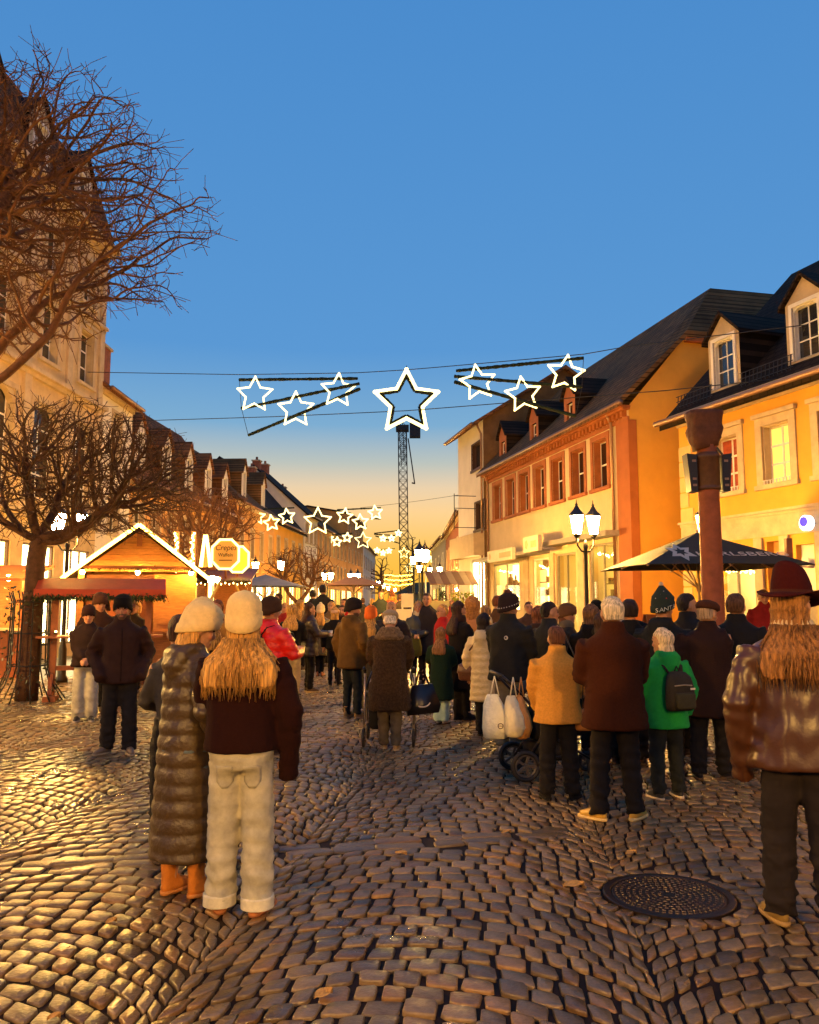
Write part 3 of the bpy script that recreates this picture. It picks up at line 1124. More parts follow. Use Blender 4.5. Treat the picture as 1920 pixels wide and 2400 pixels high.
# ---------------------------------------------------------------- plainer houses along the street
def row_house(name, a, b, eave, ridge, label, wm, rm, cols, rows, depth=8, sm=None, lit=(), shop=None, arch=0., ww=.9, wh=1.5, z0=3.9, dz=2.9,
              chim=(), ov=.35, gm=None, hip=None, dorm=0, ry=None, fm=None, shop_lit=None):
    h = House(name, a, b, label, depth)
    holes = []
    for j in range(rows):
        for i in range(cols):
            c = h.L * (i + .5) / cols
            holes.append((c - ww / 2, c + ww / 2, z0 + j * dz, z0 + j * dz + wh))
    sh = []
    if shop:
        n = shop
        for i in range(n):
            c = h.L * (i + .5) / n
            w_ = h.L / n * .42
            sh.append((c - w_, c + w_, .4, 3.1))
    h.wall(0, eave, holes + sh, wm)
    for k, q in enumerate(holes):
        h.window(q, 2, 2, .12, sm, fm, LIT if k in lit else gm, .16, True, .05, arch=arch)
    for k, q in enumerate(sh):
        h.shop(q, shop_lit or (LITW, LITY)[k % 2], GREYW, 2, .2, 'none')
    h.body(eave, ridge, wm, ry=ry) if hip is None else MB().add(
        [(0, 0, 0), (0, depth, 0), (h.L, depth, 0), (h.L, 0, 0), (0, 0, eave), (0, depth, eave), (h.L, depth, eave), (h.L, 0, eave)],
        [(0, 1, 5, 4), (1, 2, 6, 5), (2, 3, 7, 6)]).build('end_walls', wm, h.root)
    if hip is None:
        r = h.roof(eave, ridge, rm, ov, ry=ry)
    else:
        r = h.hip(eave, ridge, rm, ov, hip)
    h.cornice(eave - .3, ((.08, .12), (.2, .12)), sm or wm, 'cornice')
    MB().tube([(-.1, -ov - .06, eave - .12), (h.L + .1, -ov - .06, eave - .12)], .07, 6).build('gutter', ZINC, h.root, True)
    for (cu, cy, ch) in chim:
        q = MB().box(cu - .35, cu + .35, cy - .3, cy + .3, ridge - 1.5, ridge + ch).build('chimney', BRICK, r)
        MB().box(cu - .42, cu + .42, cy - .37, cy + .37, ridge + ch + .001, ridge + ch + .1).build('chimney_cap', STONE, q)
        MB().lathe([(.12, 0), (.10, .3)], 8, (cu, cy, ridge + ch + .1)).build('chimney_pot', BRICK, q)
    if dorm:
        rr = depth / 2 if ry is None else ry
        sl = (ridge - eave) / rr
        for i in range(dorm):
            c = h.L * (i + .5) / dorm
            h.dormer(c, 1.15, eave + .3, eave + 2.0, eave + 2.75, .25, 2.2, WHITE, rm, 2, 3, .66, (.2, 1.7), sm=WFRAME)
    return h


PX = lambda x, Y: at(x, 1415, Y)[:2]
# left: tall old house front
TA, TB = np.array([-11.3, 15.2]), PX(216, 28.0)
HT = House('tall_house', TA, TB, 'tall ornate old house front with pilasters and big arched windows behind bare trees', 9)
te = 14.2
th = []
for i in range(5):
    c = HT.L * (i + .5) / 5
    th += [(c - .75, c + .75, 4.75, 7.6), (c - .5, c + .5, 8.95, 10.75), (c - .45, c + .45, 11.7, 13.2)]
tsh = [(HT.L * (i + .5) / 5 - .95, HT.L * (i + .5) / 5 + .95, .4, 3.4) for i in range(5)]
HT.wall(0, te, th + tsh, STUCCO)
for k, h in enumerate(th):
    HT.window(h, 2, (4, 3, 2)[k % 3], .16, STONE, WFRAME, SHINY, .22, True, .05, arch=(.5, 0, 0)[k % 3], hood=k % 3 == 1)
for k, h in enumerate(tsh):
    HT.shop(h, (LITW, LITX, LITW, LITX, LITX)[k], DFRAME, 3, .2, 'goods')
for z, st in ((4.1, ((.1, .12), (.22, .12))), (8.2, ((.12, .12), (.26, .14))), (11.1, ((.08, .1), (.16, .1)))):
    HT.cornice(z, st, STONE, 'string_course')
for i in range(6):
    c = min(max(HT.L * i / 5, .2), HT.L - .2)
    HT.box('pilaster', STONE, c - .2, c + .2, -.1, -.001, 4.36, 8.19)
    HT.box('pilaster', STONE, c - .17, c + .17, -.08, -.001, 8.48, te - .5)
HT.cornice(te - .45, ((.12, .12), (.3, .14), (.45, .14)), STONE, 'eave_cornice')
HT.body(te, te + .02, STUCCO)
mr_ = MB()
pz = [(-.3, te), (.55, te + 2.5), (4.5, te + 3.6), (9.3, te)]
mr_.prism([(-.2, y, z) for y, z in pz], (HT.L + .3, 0, 0))
rt = mr_.build('roof', ROOF_T, HT.root)
for i in range(4):
    HT.dormer(HT.L * (i + .6) / 4.4, 1.3, te + .1, te + 1.6, te + 2.3, -.12, 1.6, STONE, ROOF_D, 2, 2, .7, (.2, 1.4), sm=WFRAME)
for px_ in ((2.3, te + 2.6),):
    q = MB().box(9.6, 10.6, 2.2, 3.2, te + 1.5, te + 4.6).build('chimney', BRICK, rt)

row_house('narrow_house', PX(216, 28.05), PX(294, 31.4), 9.3, 11.6, 'narrow pale house squeezed between the tall front and the long roof', WHITE, ROOF_T, 1, 2,
          6, STONE, z0=4.2, chim=((2.6, 1.1, -.2),))
LH = row_house('long_house', PX(294, 31.45), PX(549, 46.5), 6.6, 11.2, 'long house with steep tiled roof and row of white pointed dormers', OCHRE, ROOF_T, 8, 1, 8.0,
               STONE, shop=6, z0=4.1, wh=1.5, dorm=5, ry=3.4)
row_house('hipped_house', PX(549, 46.55), PX(640, 57.0), 7.6, 11.4, 'dark hip-roofed house after the long tiled roof', OCHRE, ROOF, 4, 1, 8, STONE, shop=4, z0=4.4,
          wh=1.8, hip=3.4, dorm=2, shop_lit=LITX)
row_house('arched_house', PX(640, 57.05), PX(708, 67.5), 7.5, 11.9, 'yellow house with tall arched upper windows and dark roof', YELLOW, ROOF_D, 4, 1, 8, STONE, shop=4,
          arch=.45, z0=4.2, wh=2.2, fm=DFRAME, chim=((8.5, 3.9, .7),))
row_house('pale_gable_house', PX(712, 68.0), PX(742, 73.0), 9.2, 13.2, 'pale narrow house with chimneys on its dark roof', WHITE, ROOF_D, 3, 2, 9, STONE, shop=1, z0=3.9,
          wh=1.6, chim=((1.0, 4.5, .6), (3.6, 4.5, .7)))
row_house('orange_house', PX(744, 73.2), PX(812, 90.0), 8.6, 12.0, 'long orange house with rows of tall windows, down the street', OCHRE, ROOF, 7, 2, 9, STONE, shop=5,
          z0=3.7, dz=2.6, wh=1.7, chim=((5, 4.5, .8),), fm=DFRAME)
row_house('flat_house', PX(813, 90.2), PX(850, 104.0), 11.6, 12.4, 'flat-topped house standing tall down the street', OCHRE, ROOF_D, 5, 3, 9, STONE, shop=3, z0=3.7, dz=2.6)
row_house('street_end_house', PX(851, 104.5), PX(879, 130.0), 9.4, 12.4, 'grey-brown house where the street bends', WHITE, ROOF, 7, 2, 9, STONE, z0=3.7, dz=2.6)
# right: beyond the white house
row_house('brick_house', PX(1046, 64.0), PX(1087, 45.0), 6.9, 10.5, 'dark red brick house past the white one', BRICK, ROOF, 6, 1, 8, STONE, shop=4, z0=3.9, wh=1.7, lit=(2,))
row_house('low_gabled_house', PX(1012, 84.0), PX(1044, 66.0), 7.2, 10.2, 'low grey house with one pale window, near the street end', GREYW, ROOF_T, 4, 1, 9, WFRAME, shop=3, z0=3.9,
          wh=1.9, chim=((16, 4, .6),))
row_house('distant_house', PX(930, 176.0), PX(1010, 160.0), 3.9, 6.0, 'distant low house closing the street', OCHRE, ROOF, 6, 1, 8, STONE, z0=1.2, wh=1.4)

# ================================================================== STREET LAMPS
LAMP = emat('lantern_light', WARM, 1250)
DIM = emat('lantern_light_dim', WARM, 80)
LAMPF = emat('lantern_light_far', WARM, 550)


def lantern(root, c, far=False, lm=None):
    """one tapered lantern head: bottom cup, glass, hat and finial; c = middle of its foot"""
    m = MB().lathe([(.03, -.02), (.045, .0), (.09, .05), (.10, .08)], 6, c)
    cup = m.build('lantern', IRON, root)
    g = MB().lathe([(.098, .081), (.165, .47)], 6, c)
    g.build('lantern_glass', lm or (LAMPF if far else LAMP), cup)
    if not far:
        for k in range(6):
            a = 2 * math.pi * k / 6
            MB().bar((c[0] + .102 * math.cos(a), c[1] + .102 * math.sin(a), c[2] + .08), (c[0] + .17 * math.cos(a), c[1] + .17 * math.sin(a), c[2] + .47), .014, .014).build('glazing_bar', IRON, cup)
    h = MB().lathe([(.19, .472), (.195, .49), (.15, .54), (.09, .60), (.055, .66), (.03, .70), (.035, .73), (.012, .76), (.006, .84)], 6, c)
    h.build('lantern_hat', IRON, cup)
    return cup


def lamp_post(x, y, rz, label, H=3.1, arm=.21, far=False, n=2, lm=None):
    r = empty('street_lamp', (x, y, 0), rz)
    tag(r, label, 'street lamp', 'warm lantern street lamps')
    m = MB().lathe([(.13, 0), (.13, .08), (.09, .14), (.085, .7), (.06, .8), (.045, .95), (.04, H - .25), (.055, H - .22), (.05, H - .15), (.02, H - .05)], 10)
    m.build('post', IRON, r, True)
    if n == 1:
        lantern(r, (0, 0, H - .02), far)
        return r
    for s in (-1, 1):
        p = [(0, 0, H - .32), (s * arm * .5, 0, H - .3), (s * arm * .95, 0, H - .18), (s * arm, 0, H)]
        MB().tube(p, [.022, .02, .02, .025], 6).build('arm', IRON, r, True)
        lantern(r, (s * arm, 0, H - .0), far, lm)
    return r


def lamp_px(px, Y, rz, label, **k):
    p = PX(px, Y)
    return lamp_post(p[0], p[1], rz, label, **k)


lamp_px(1376, 18.0, .35, 'double lantern street lamp before the cream house shop windows')
lamp_px(1662, 17.6, 1.45, 'double lantern street lamp hidden behind the sandstone column', lm=DIM)
lamp_px(152, 17.6, .5, 'double lantern street lamp among the branches beside the gabled hut')
lamp_px(990, 28.0, 1.1, 'double lantern street lamp in the open street past the crowd', H=3.0)
lamp_px(657, 38.0, 0, 'single lantern street lamp by the grey parasol', n=1, H=3.15, far=True)
lamp_px(597, 40.0, 0, 'single lantern street lamp rising behind the grey parasol', n=1, H=3.2, far=True)
lamp_px(767, 52.0, 0, 'double lantern street lamp over the small bare tree', far=True)
lamp_px(830, 50.0, 0, 'double lantern street lamp above the beige parasol', H=3.0, far=True)
for px, Y, H in ((887, 78, 3.3), (899, 88, 3.3), (910, 96, 3.2), (969, 44, 3.7), (983, 52, 3.6), (1008, 60, 3.8), (1031, 50, 3.4), (872, 100, 3.6), (926, 120, 3.4)):
    lamp_px(px, Y, .4, 'small lit lantern street lamp far down the street', n=1, far=True, H=H)
# added lamps out of view around and behind the photographer, warming the foreground
lamp_post(-4.4, -3.2, .3, 'added double lantern street lamp out of view at the open end of the square', H=3.3)
lamp_post(3.2, -4.5, -.2, 'added double lantern street lamp out of view, facing the manhole cover side', H=3.3)
lamp_post(9.5, 9.5, 1.2, 'added double lantern street lamp out of view at the corner of the yellow house', H=3.2, lm=DIM)
lamp_post(-8.2, 8.8, 1.2, 'added double lantern street lamp out of view beside the big bare tree', H=3.2)

# ================================================================== STAR DECORATIONS AND WIRES
STAR = emat('star_tube', (1.0, .84, .33), 2.8)
GARL = mat('fir_garland', (.012, .018, .010), .8, .2, .5, 30, .9, 90)
WIRE = mat('wire', (.02, .018, .018), .6, .3, .1, 9)


def star_pts(c, R, k=.5, rot=0.0, ex=(1, 0, 0), ez=(0, 0, 1)):
    c, ex, ez = np.array(c, float), np.array(ex, float), np.array(ez, float)
    p = []
    for i in range(10):
        a = math.pi / 2 + i * math.pi / 5 + rot
        r = R if i % 2 == 0 else R * k
        p.append(c + ex * r * math.cos(a) + ez * r * math.sin(a))
    return p


def star_tube(mb, c, R, tr, k=.5, rot=0., sides=6):
    p = star_pts(c, R, k, rot)
    for i in range(10):
        a, b = p[i], p[(i + 1) % 10]
        mb.tube([a, b], tr, sides)
    for q in p:
        mb.ell(q, (tr * 1.15,) * 3, 6, 4)


def garland_tube(mb, a, b, r):
    a, b = np.array(a, float), np.array(b, float)
    n = max(3, int(np.linalg.norm(b - a) / (r * 1.1)))
    pts = [a + (b - a) * i / n for i in range(n + 1)]
    mb.tube(pts, [r * random.uniform(.8, 1.15) for _ in pts], 7)


def big_star(px, py, Rpx, Y, label, full=True):
    c = at(px, py, Y)
    R = Rpx * Y / F
    r = empty('star_light', c)
    tag(r, label, 'star light', 'large lit stars over the street')
    tr = R * .055
    if full:
        g = MB()
        p = star_pts((0, .03, 0), R * .84, .5)
        for i in range(10):
            garland_tube(g, p[i], p[(i + 1) % 10], tr * 1.15)
        g.build('garland', GARL, r, True)
    m = MB()
    star_tube(m, (0, 0, 0), R, tr)
    m.build('light_tube', STAR, r)
    if full:
        m = MB()
        m.tube([(0, 0, R), (0, .02, R * 1.12)], .012, 5)
        m.build('hook', WIRE, r)
    return r


def star_frame(bars, stars, Yf, label, br=.05):
    """three bars of fir garland fanned out, with lit stars clipped on"""
    c = at(*bars[0][0], Yf(bars[0][0][0]))
    r = empty('star_garland', c)
    tag(r, label, 'star garland', 'fanned star garlands over the street')
    for (a, b) in bars:
        m = MB()
        garland_tube(m, at(*a, Yf(a[0])) - c, at(*b, Yf(b[0])) - c, br)
        m.build('garland_bar', GARL, r, True)
    for (x, y, rp) in stars:
        Y = Yf(x)
        m = MB()
        star_tube(m, at(x, y, Y) - c + (0, -.07, 0), rp * Y / F, .028 * max(1, Y / 30), .5, random.uniform(-.15, .15))
        m.build('star', STAR, r)
    if len(bars) > 2:
        e = [at(*q, Yf(q[0])) - c for q in (bars[0][0], bars[1][0], bars[2][0])]
        f = [at(*q[1], Yf(q[1][0])) - c for q in bars]
        s = e if np.linalg.norm(e[0] - e[2]) > np.linalg.norm(f[0] - f[2]) else f
        MB().tube(s, .008, 4).build('tie_wire', WIRE, r)
    return r


Y1 = lambda x: 27 - (x - 218) / 1682 * 9
big_star(953, 942, 80, Y1(953), 'large lit five-pointed star with dark inner garland, hung highest over the street')
star_frame([((561, 890), (838, 887)), ((566, 957), (842, 899)), ((582, 1020), (844, 911))], [(598, 926, 44), (694, 961, 44), (793, 916, 42)], Y1,
           'fan of three fir garland bars with three stars, on the tall house side')
star_frame([((1070, 869), (1368, 839)), ((1066, 882), (1364, 907)), ((1066, 895), (1350, 975))], [(1120, 898, 44), (1226, 926, 44), (1325, 877, 46)], Y1,
           'fan of three fir garland bars with three stars, on the cream house side')
Y2 = lambda x: 52.0
big_star(745, 1222, 33, 52, 'lit star without inner garland, hung before the dark roofs', False)
star_frame([((585, 1195), (690, 1190)), ], [(603, 1211, 19), (637, 1226, 19), (673, 1211, 19)], Y2, 'row of three small lit stars before the dark roofs', .05)
star_frame([((790, 1195), (893, 1190)), ((868, 1215), (893, 1216))], [(808, 1210, 19), (845, 1224, 19), (880, 1202, 17)], Y2, 'row of three small lit stars before the flat-topped house', .05)
big_star(851, 1267, 20, 80, 'small-looking lit star before the orange house, further down the street', False)
star_frame([((760, 1254), (826, 1250))], [(770, 1262, 11), (790, 1270, 11), (814, 1260, 11)], lambda x: 80., 'row of three tiny lit stars before the orange house', .06)
star_frame([((877, 1250), (940, 1243)), ((877, 1252), (940, 1256)), ((880, 1256), (938, 1274))], [(898, 1262, 7), (918, 1262, 7), (934, 1250, 7)], lambda x: 80., 'fan of bars with pale stars against the sunset', .06)
big_star(947, 1296, 13, 110, 'tiny lit star beside the crane mast', False)
star_frame([((995, 1302), (1042, 1298))], [(1003, 1306, 7), (1016, 1311, 7), (1030, 1306, 7)], lambda x: 100., 'row of three tiny stars beside the far lamps', .05)
big_star(960, 1331, 11, 130, 'tiny lit star low over the street end', False)
star_frame([((885, 1288), (926, 1286))], [(884, 1290, 6), (898, 1296, 6), (912, 1291, 6)], lambda x: 120., 'row of tiny stars before the far poplar', .05)


def wire(name, pts, label, r=.012):
    p = [np.array(q, float) for q in pts]
    m = MB()
    out = []
    for i in range(len(p) - 1):
        for t in np.linspace(0, 1, 9)[:-1]:
            out.append(p[i] + (p[i + 1] - p[i]) * t)
    out.append(p[-1])
    for k, q in enumerate(out):
        out[k] = q - np.array([0, 0, .06 * math.sin(math.pi * 8 * (len(p) - 1) * 0 + math.pi * k / (len(out) - 1))])
    c = out[0].copy()
    m.tube([q - c for q in out], r, 4)
    o = m.build(name, WIRE)
    o.location = c
    return tag(o, label, 'wire')


W = lambda x, y: at(x, y, Y1(x))
wire('support_wire', [W(205, 872), W(560, 876), W(838, 870), W(953, 862), W(1070, 852), W(1368, 826), W(1480, 808), W(1900, 760)], 'upper steel wire carrying the big star across the street')
wire('support_wire', [W(205, 990), W(640, 974), W(953, 958), W(1240, 935), W(1560, 912), W(1900, 880)], 'lower steel wire crossing behind the big star')
wire('support_wire', [at(845, 1190, 56), at(1088, 1158, 56)], 'thin wire crossing before the crane mast')

# ================================================================== TOWER CRANE
def crane():
    Y = 112.0
    c = at(949, 1415, Y)
    r = empty('tower_crane', (c[0], c[1], 0))
    tag(r, 'dark lattice tower crane rising over the end of the street', 'crane')
    m_ = mat('crane_steel', (.045, .022, .014), .5, .4, .2, 2)
    H = at(945, 1010, Y)[2]
    w_ = .58
    m = MB()
    lean = -.35
    n = int(H / 1.15)
    P = lambda i, sx, sy: (sx * w_ + lean * i / n, sy * w_, H * i / n)
    for sx, sy in ((-1, -1), (1, -1), (1, 1), (-1, 1)):
        m.bar(P(0, sx, sy), P(n, sx, sy), .13, .13)
    cs = [(-1, -1), (1, -1), (1, 1), (-1, 1)]
    for i in range(n):
        for k in range(4):
            a, b = cs[k], cs[(k + 1) % 4]
            m.bar(P(i, *a), P(i + 1, *b), .055, .055)
            m.bar(P(i, *b), P(i + 1, *a), .05, .05)
            m.bar(P(i, *a), P(i, *b), .05, .05)
    m.build('mast', m_, r)
    MB().box(lean - .9, lean + .9, -.9, .9, H, H + .7).build('slewing_ring', m_, r)
    MB().box(lean + 1.0, lean + 2.5, -.7, .8, H - .9, H + 1.0).build('cab', m_, r)
    j = MB()
    for sx in (-.5, .5):
        j.bar((lean + sx, 0, H + .7), (lean + sx, 38, H + 1.6), .12, .12)
    j.bar((lean, 0, H + 1.7), (lean, 38, H + 2.6), .12, .12)
    for i in range(19):
        y0, y1 = i * 2, i * 2 + 2
        z0, z1 = H + .7 + .9 * y0 / 38, H + .7 + .9 * y1 / 38
        for sx in (-.5, .5):
            j.bar((lean + sx, y0, z0), (lean, y1, z1 + 1), .06, .06)
    j.build('jib', m_, r)
    f = MB()
    f.bar((lean + .8, -.7, H - 1.2), (lean + 1.7, -.7, H - 7.5), .16, .16)
    f.bar((lean + 1.3, -.7, H - 7.4), (lean + 1.75, -.7, H - 7.5), .3, .16)
    f.build('ballast_strut', m_, r)


crane()

# ================================================================== BARE TREES
BARK = mat('tree_bark', (.17, .070, .026), .75, .25, .35, 12, .5, 60)


def colonize(base, trunk_top, lean, pts, seeds, step=.11, di=1.2, dk=.17, it=140, jit=.25, up=.05, tr=None):
    """space-colonisation skeleton: nodes, parents"""
    nodes = [np.array(base, float)]
    par = [-1]
    k = 8
    for i in range(1, k + 1):
        t = i / k
        nodes.append(np.array(base) + (np.array(trunk_top) - np.array(base)) * t + np.array([lean[0] * math.sin(t * 3), lean[1] * math.sin(t * 3), 0]))
        par.append(i - 1)
    top = k
    for sd in seeds:
        p, pr = nodes[top].copy(), top
        sd = np.array(sd, float)
        q0 = p.copy()
        L = np.linalg.norm(sd - p)
        n = max(2, int(L / (step * 1.3)))
        for i in range(1, n + 1):
            t = i / n
            q = q0 + (sd - q0) * t + np.array([0, 0, -.18 * L * math.sin(math.pi * t) * .5]) + rng.normal(0, .018, 3)
            nodes.append(q)
            par.append(pr)
            pr = len(nodes) - 1
    A = np.array(pts)
    Nn = np.array(nodes)
    D = np.linalg.norm(A[:, None] - Nn[None], axis=2)
    near, nd = D.argmin(1), D.min(1)
    for _ in range(it):
        if len(A) == 0:
            break
        act = nd < di
        if not act.any():
            di *= 1.4
            if di > 6:
                break
            continue
        idx = near[act]
        dirs = (A[act] - Nn[idx])
        dirs /= np.linalg.norm(dirs, axis=1, keepdims=True) + 1e-9
        uq, inv = np.unique(idx, return_inverse=True)
        acc = np.zeros((len(uq), 3))
        np.add.at(acc, inv, dirs)
        acc /= np.linalg.norm(acc, axis=1, keepdims=True) + 1e-9
        acc += rng.normal(0, jit, acc.shape)
        acc[:, 2] += up
        acc /= np.linalg.norm(acc, axis=1, keepdims=True) + 1e-9
        new = Nn[uq] + acc * step
        st = len(Nn)
        Nn = np.concatenate([Nn, new])
        par += uq.tolist()
        D = np.linalg.norm(A[:, None] - new[None], axis=2)
        m, a = D.min(1), D.argmin(1)
        b = m < nd
        nd[b], near[b] = m[b], st + a[b]
        kp = nd > dk
        A, near, nd = A[kp], near[kp], nd[kp]
    return Nn, np.array(par)


def tree(name, base, trunk_top, pts, seeds, label, r_tip=.005, r_max=.17, lean=(0, 0), tipn=1.0, ex=.46, mat_=None, group=None, twig=.45, tl=1.0, lvl=.03, **kw):
    base = np.array(base, float)
    Nn, par = colonize(base, trunk_top, lean, pts, seeds, **kw)
    n = len(Nn)
    kids = [[] for _ in range(n)]
    for i in range(1, n):
        kids[par[i]].append(i)
    cnt = np.ones(n)
    for i in range(n - 1, 0, -1):
        if par[i] < i:
            cnt[par[i]] += cnt[i] if kids[i] else 1
    R = np.minimum(r_tip * cnt ** ex, r_max)
    R[:9] = np.maximum(R[:9], r_max * np.linspace(1.15, .9, 9))
    r = empty(name, base)
    tag(r, label, 'tree', group)
    tk, cr = MB(), MB()
    Nn = Nn - base
    stack = [(0, None)]
    while stack:
        i, p = stack.pop()
        ch = [] if p is None else [p]
        c = i
        while True:
            ch.append(c)
            if not kids[c]:
                break
            ks = sorted(kids[c], key=lambda q: -cnt[q])
            for q in ks[1:]:
                stack.append((q, c))
            c = ks[0]
        if len(ch) < 2:
            continue
        rr = R[ch].copy()
        if p is not None:
            rr[0] = rr[1]
        big = rr.max()
        P = Nn[ch]
        if len(ch) > 3:
            P = P.copy()
            P[1:-1] = .5 * P[1:-1] + .25 * (P[:-2] + P[2:])
        if big > lvl:
            kk = [k for k in range(len(ch)) if rr[k] > lvl * .6]
            m_ = max(kk) + 1
            tk.tube(P[:m_ + 1], rr[:m_ + 1], 9 if big > .06 else 6)
            if m_ < len(ch) - 1:
                cr.tube(P[m_:], rr[m_:], 4)
        else:
            cr.tube(P, rr, 4 if big > .012 else 3)
        # fine side twigs
        if tipn and twig:
            for k in range(1, len(ch)):
                if rr[k] < .02 and random.random() < twig:
                    d = P[k] - P[k - 1]
                    d /= np.linalg.norm(d) + 1e-9
                    v = d * .9 + rng.normal(0, .55, 3) + (0, 0, .15)
                    v /= np.linalg.norm(v)
                    L_ = random.uniform(.1, .34) * tl
                    q = P[k] + v * L_ * .5
                    v2 = v + rng.normal(0, .25, 3)
                    cr.tube([P[k], q, q + v2 * L_ * .5], [r_tip, r_tip * .85, r_tip * .75], 3)
        # bud twigs at the tip
        if tipn and len(ch) > 2:
            d = P[-1] - P[-2]
            d /= np.linalg.norm(d) + 1e-9
            for _ in range(int(tipn) + (random.random() < tipn % 1)):
                v = d + rng.normal(0, .5, 3) + (0, 0, .25)
                v /= np.linalg.norm(v)
                cr.tube([P[-1], P[-1] + v * random.uniform(.05, .14)], [r_tip, r_tip * 1.2], 3)
    tk.build('trunk', mat_ or BARK, r, True, fix=False)
    cr.build('crown', mat_ or BARK, r, True, fix=False)
    return r


def ellpts(c, rd, n, shell=.45, cut=None):
    out = []
    while len(out) < n:
        v = rng.normal(0, 1, 3)
        v /= np.linalg.norm(v)
        wob = .97 + .09 * math.sin(v[0] * 7 + 2 * v[2] * 5 + c[0]) + .08 * math.sin(v[2] * 13 + v[0] * 9)
        q = np.array(c) + v * np.array(rd) * wob * (shell + (1 - shell) * rng.random() ** .6)
        if cut is None or cut(q):
            out.append(q)
    return out


# T0: big tree whose trunk stands outside the frame, branches reaching in
c0 = at(0, 500, 9.0)
tree('bare_tree', (-6.1, 8.8, 0), (-6.0, 8.9, 3.4),
     ellpts((c0[0] - .5, 9.0, c0[2] + .1), (2.75, 1.9, 1.75), 8000, .2, lambda q: q[0] > -6.6),
     [(-5.2, 8.2, 4.6), (-4.4, 9.2, 5.0), (-5.8, 9.6, 5.6), (-4.6, 8.8, 6.2), (-3.9, 8.7, 4.6)],
     'big bare tree with long reaching twigs high before the tall house', r_tip=.0045, r_max=.19, dk=.085, step=.085, up=.0, jit=.22, tipn=1.4, ex=.375)
# T1: tree in the iron guard
b1 = ground(62, 1642)
c1 = at(150, 1120, 14.4)
tree('bare_tree', (b1[0], b1[1], 0), (b1[0] + .05, b1[1], 2.75),
     ellpts((c1[0] + .05, 14.4, c1[2] + .1), (2.35, 1.9, 1.35), 5000, .2, lambda q: q[2] > 2.7) + ellpts(at(330, 1120, 14.2), (1.1, .9, .8), 900, .2),
     [at(180, 1250, 14.0), at(10, 1180, 14.8), at(60, 1090, 14.2), at(270, 1180, 14.6), at(150, 1130, 15.2), at(-60, 1150, 14.0)],
     'bare low-branched tree standing in an iron guard with ivy', r_tip=.0055, r_max=.165, dk=.1, step=.09, up=.06, jit=.22, tipn=1, ex=.385, mat_=mat('dark_bark', (.075, .034, .015), .75, .25, .35, 12, .5, 60))
p2 = PX(470, 24.0)
t2 = tree('bare_tree', (p2[0], p2[1], 0), (p2[0], p2[1], 2.4), ellpts((p2[0], p2[1], at(470, 1215, 24)[2]), (1.75, 1.4, 1.05), 2600, .2),
          [(p2[0] + .7, p2[1], 3.2), (p2[0] - .7, p2[1] + .3, 3.2), (p2[0], p2[1] - .5, 3.5)],
          'bare round-crowned tree glowing orange behind the market huts', r_tip=.007, r_max=.13, dk=.11, step=.1, up=.08, ex=.4)
p3 = PX(697, 34.0)
t3 = tree('bare_tree', (p3[0], p3[1], 0), (p3[0], p3[1], 1.7), ellpts((p3[0], p3[1], at(700, 1330, 34)[2]), (1.5, 1.3, .95), 1300, .2),
          [(p3[0] + .6, p3[1], 2.5), (p3[0] - .6, p3[1] + .2, 2.5)],
          'small bare tree between the grey and the beige parasol', r_tip=.008, r_max=.08, dk=.14, step=.12, up=.1)
for px, Y, top, wd, nm in ((968, 140, 1236, 2.0, 'slim bare poplar beside the crane'), (893, 120, 1300, 2.6, 'slim bare poplar at the street end beside the grey-brown house')):
    p = PX(px, Y)
    zt_ = at(px, top, Y)[2]
    tree('poplar_tree', (p[0], p[1], 0), (p[0], p[1], 2.5), ellpts((p[0], p[1], (zt_ + 2) / 2), (wd, wd * .8, (zt_ - 2) / 2), 260, .1),
         [(p[0], p[1], zt_ * .7)], nm, r_tip=.03, r_max=.3, dk=.5, step=.35, up=.3, di=4, tipn=1, tl=4)

# iron guard with ivy round the tree
def tree_guard():
    r = empty('tree_guard', (b1[0], b1[1], 0))
    tag(r, 'iron rod guard round the tree trunk, wound with ivy', 'tree guard')
    for k in range(12):
        a = 2 * math.pi * k / 12
        p = [(q * math.cos(a), q * math.sin(a), z) for q, z in ((.62, 0), (.42, .3), (.33, .55), (.31, 1.7), (.36, 1.85))]
        MB().tube(p, .013, 5).build('rod', IRON, r, True)
    for q, z in ((.325, .6), (.312, 1.15), (.315, 1.68)):
        t = np.linspace(0, 2 * math.pi, 25)
        MB().tube([(q * math.cos(a), q * math.sin(a), z) for a in t], .012, 5).build('hoop', IRON, r, True)
    iv = MB()
    for _ in range(420):
        a = random.uniform(0, 2 * math.pi)
        z = random.choice((random.uniform(.5, 1.9), random.uniform(1.3, 1.95), random.uniform(.0, .5)))
        q = .36 + random.uniform(-.06, .08) + (.25 * max(0, .5 - z))
        c = np.array((q * math.cos(a), q * math.sin(a), z))
        s = random.uniform(.025, .05)
        t1 = rng.normal(0, 1, 3)
        t1 /= np.linalg.norm(t1)
        t2_ = np.cross(t1, rng.normal(0, 1, 3))
        t2_ /= np.linalg.norm(t2_)
        iv.add([c - t1 * s, c + t2_ * s * .6, c + t1 * s, c - t2_ * s * .6], [(0, 1, 2, 3)])
    tag(iv.build('ivy', mat('ivy_leaf', (.05, .05, .018), .4, .5, .4, 9), r, fix=False), kind='stuff')


tree_guard()

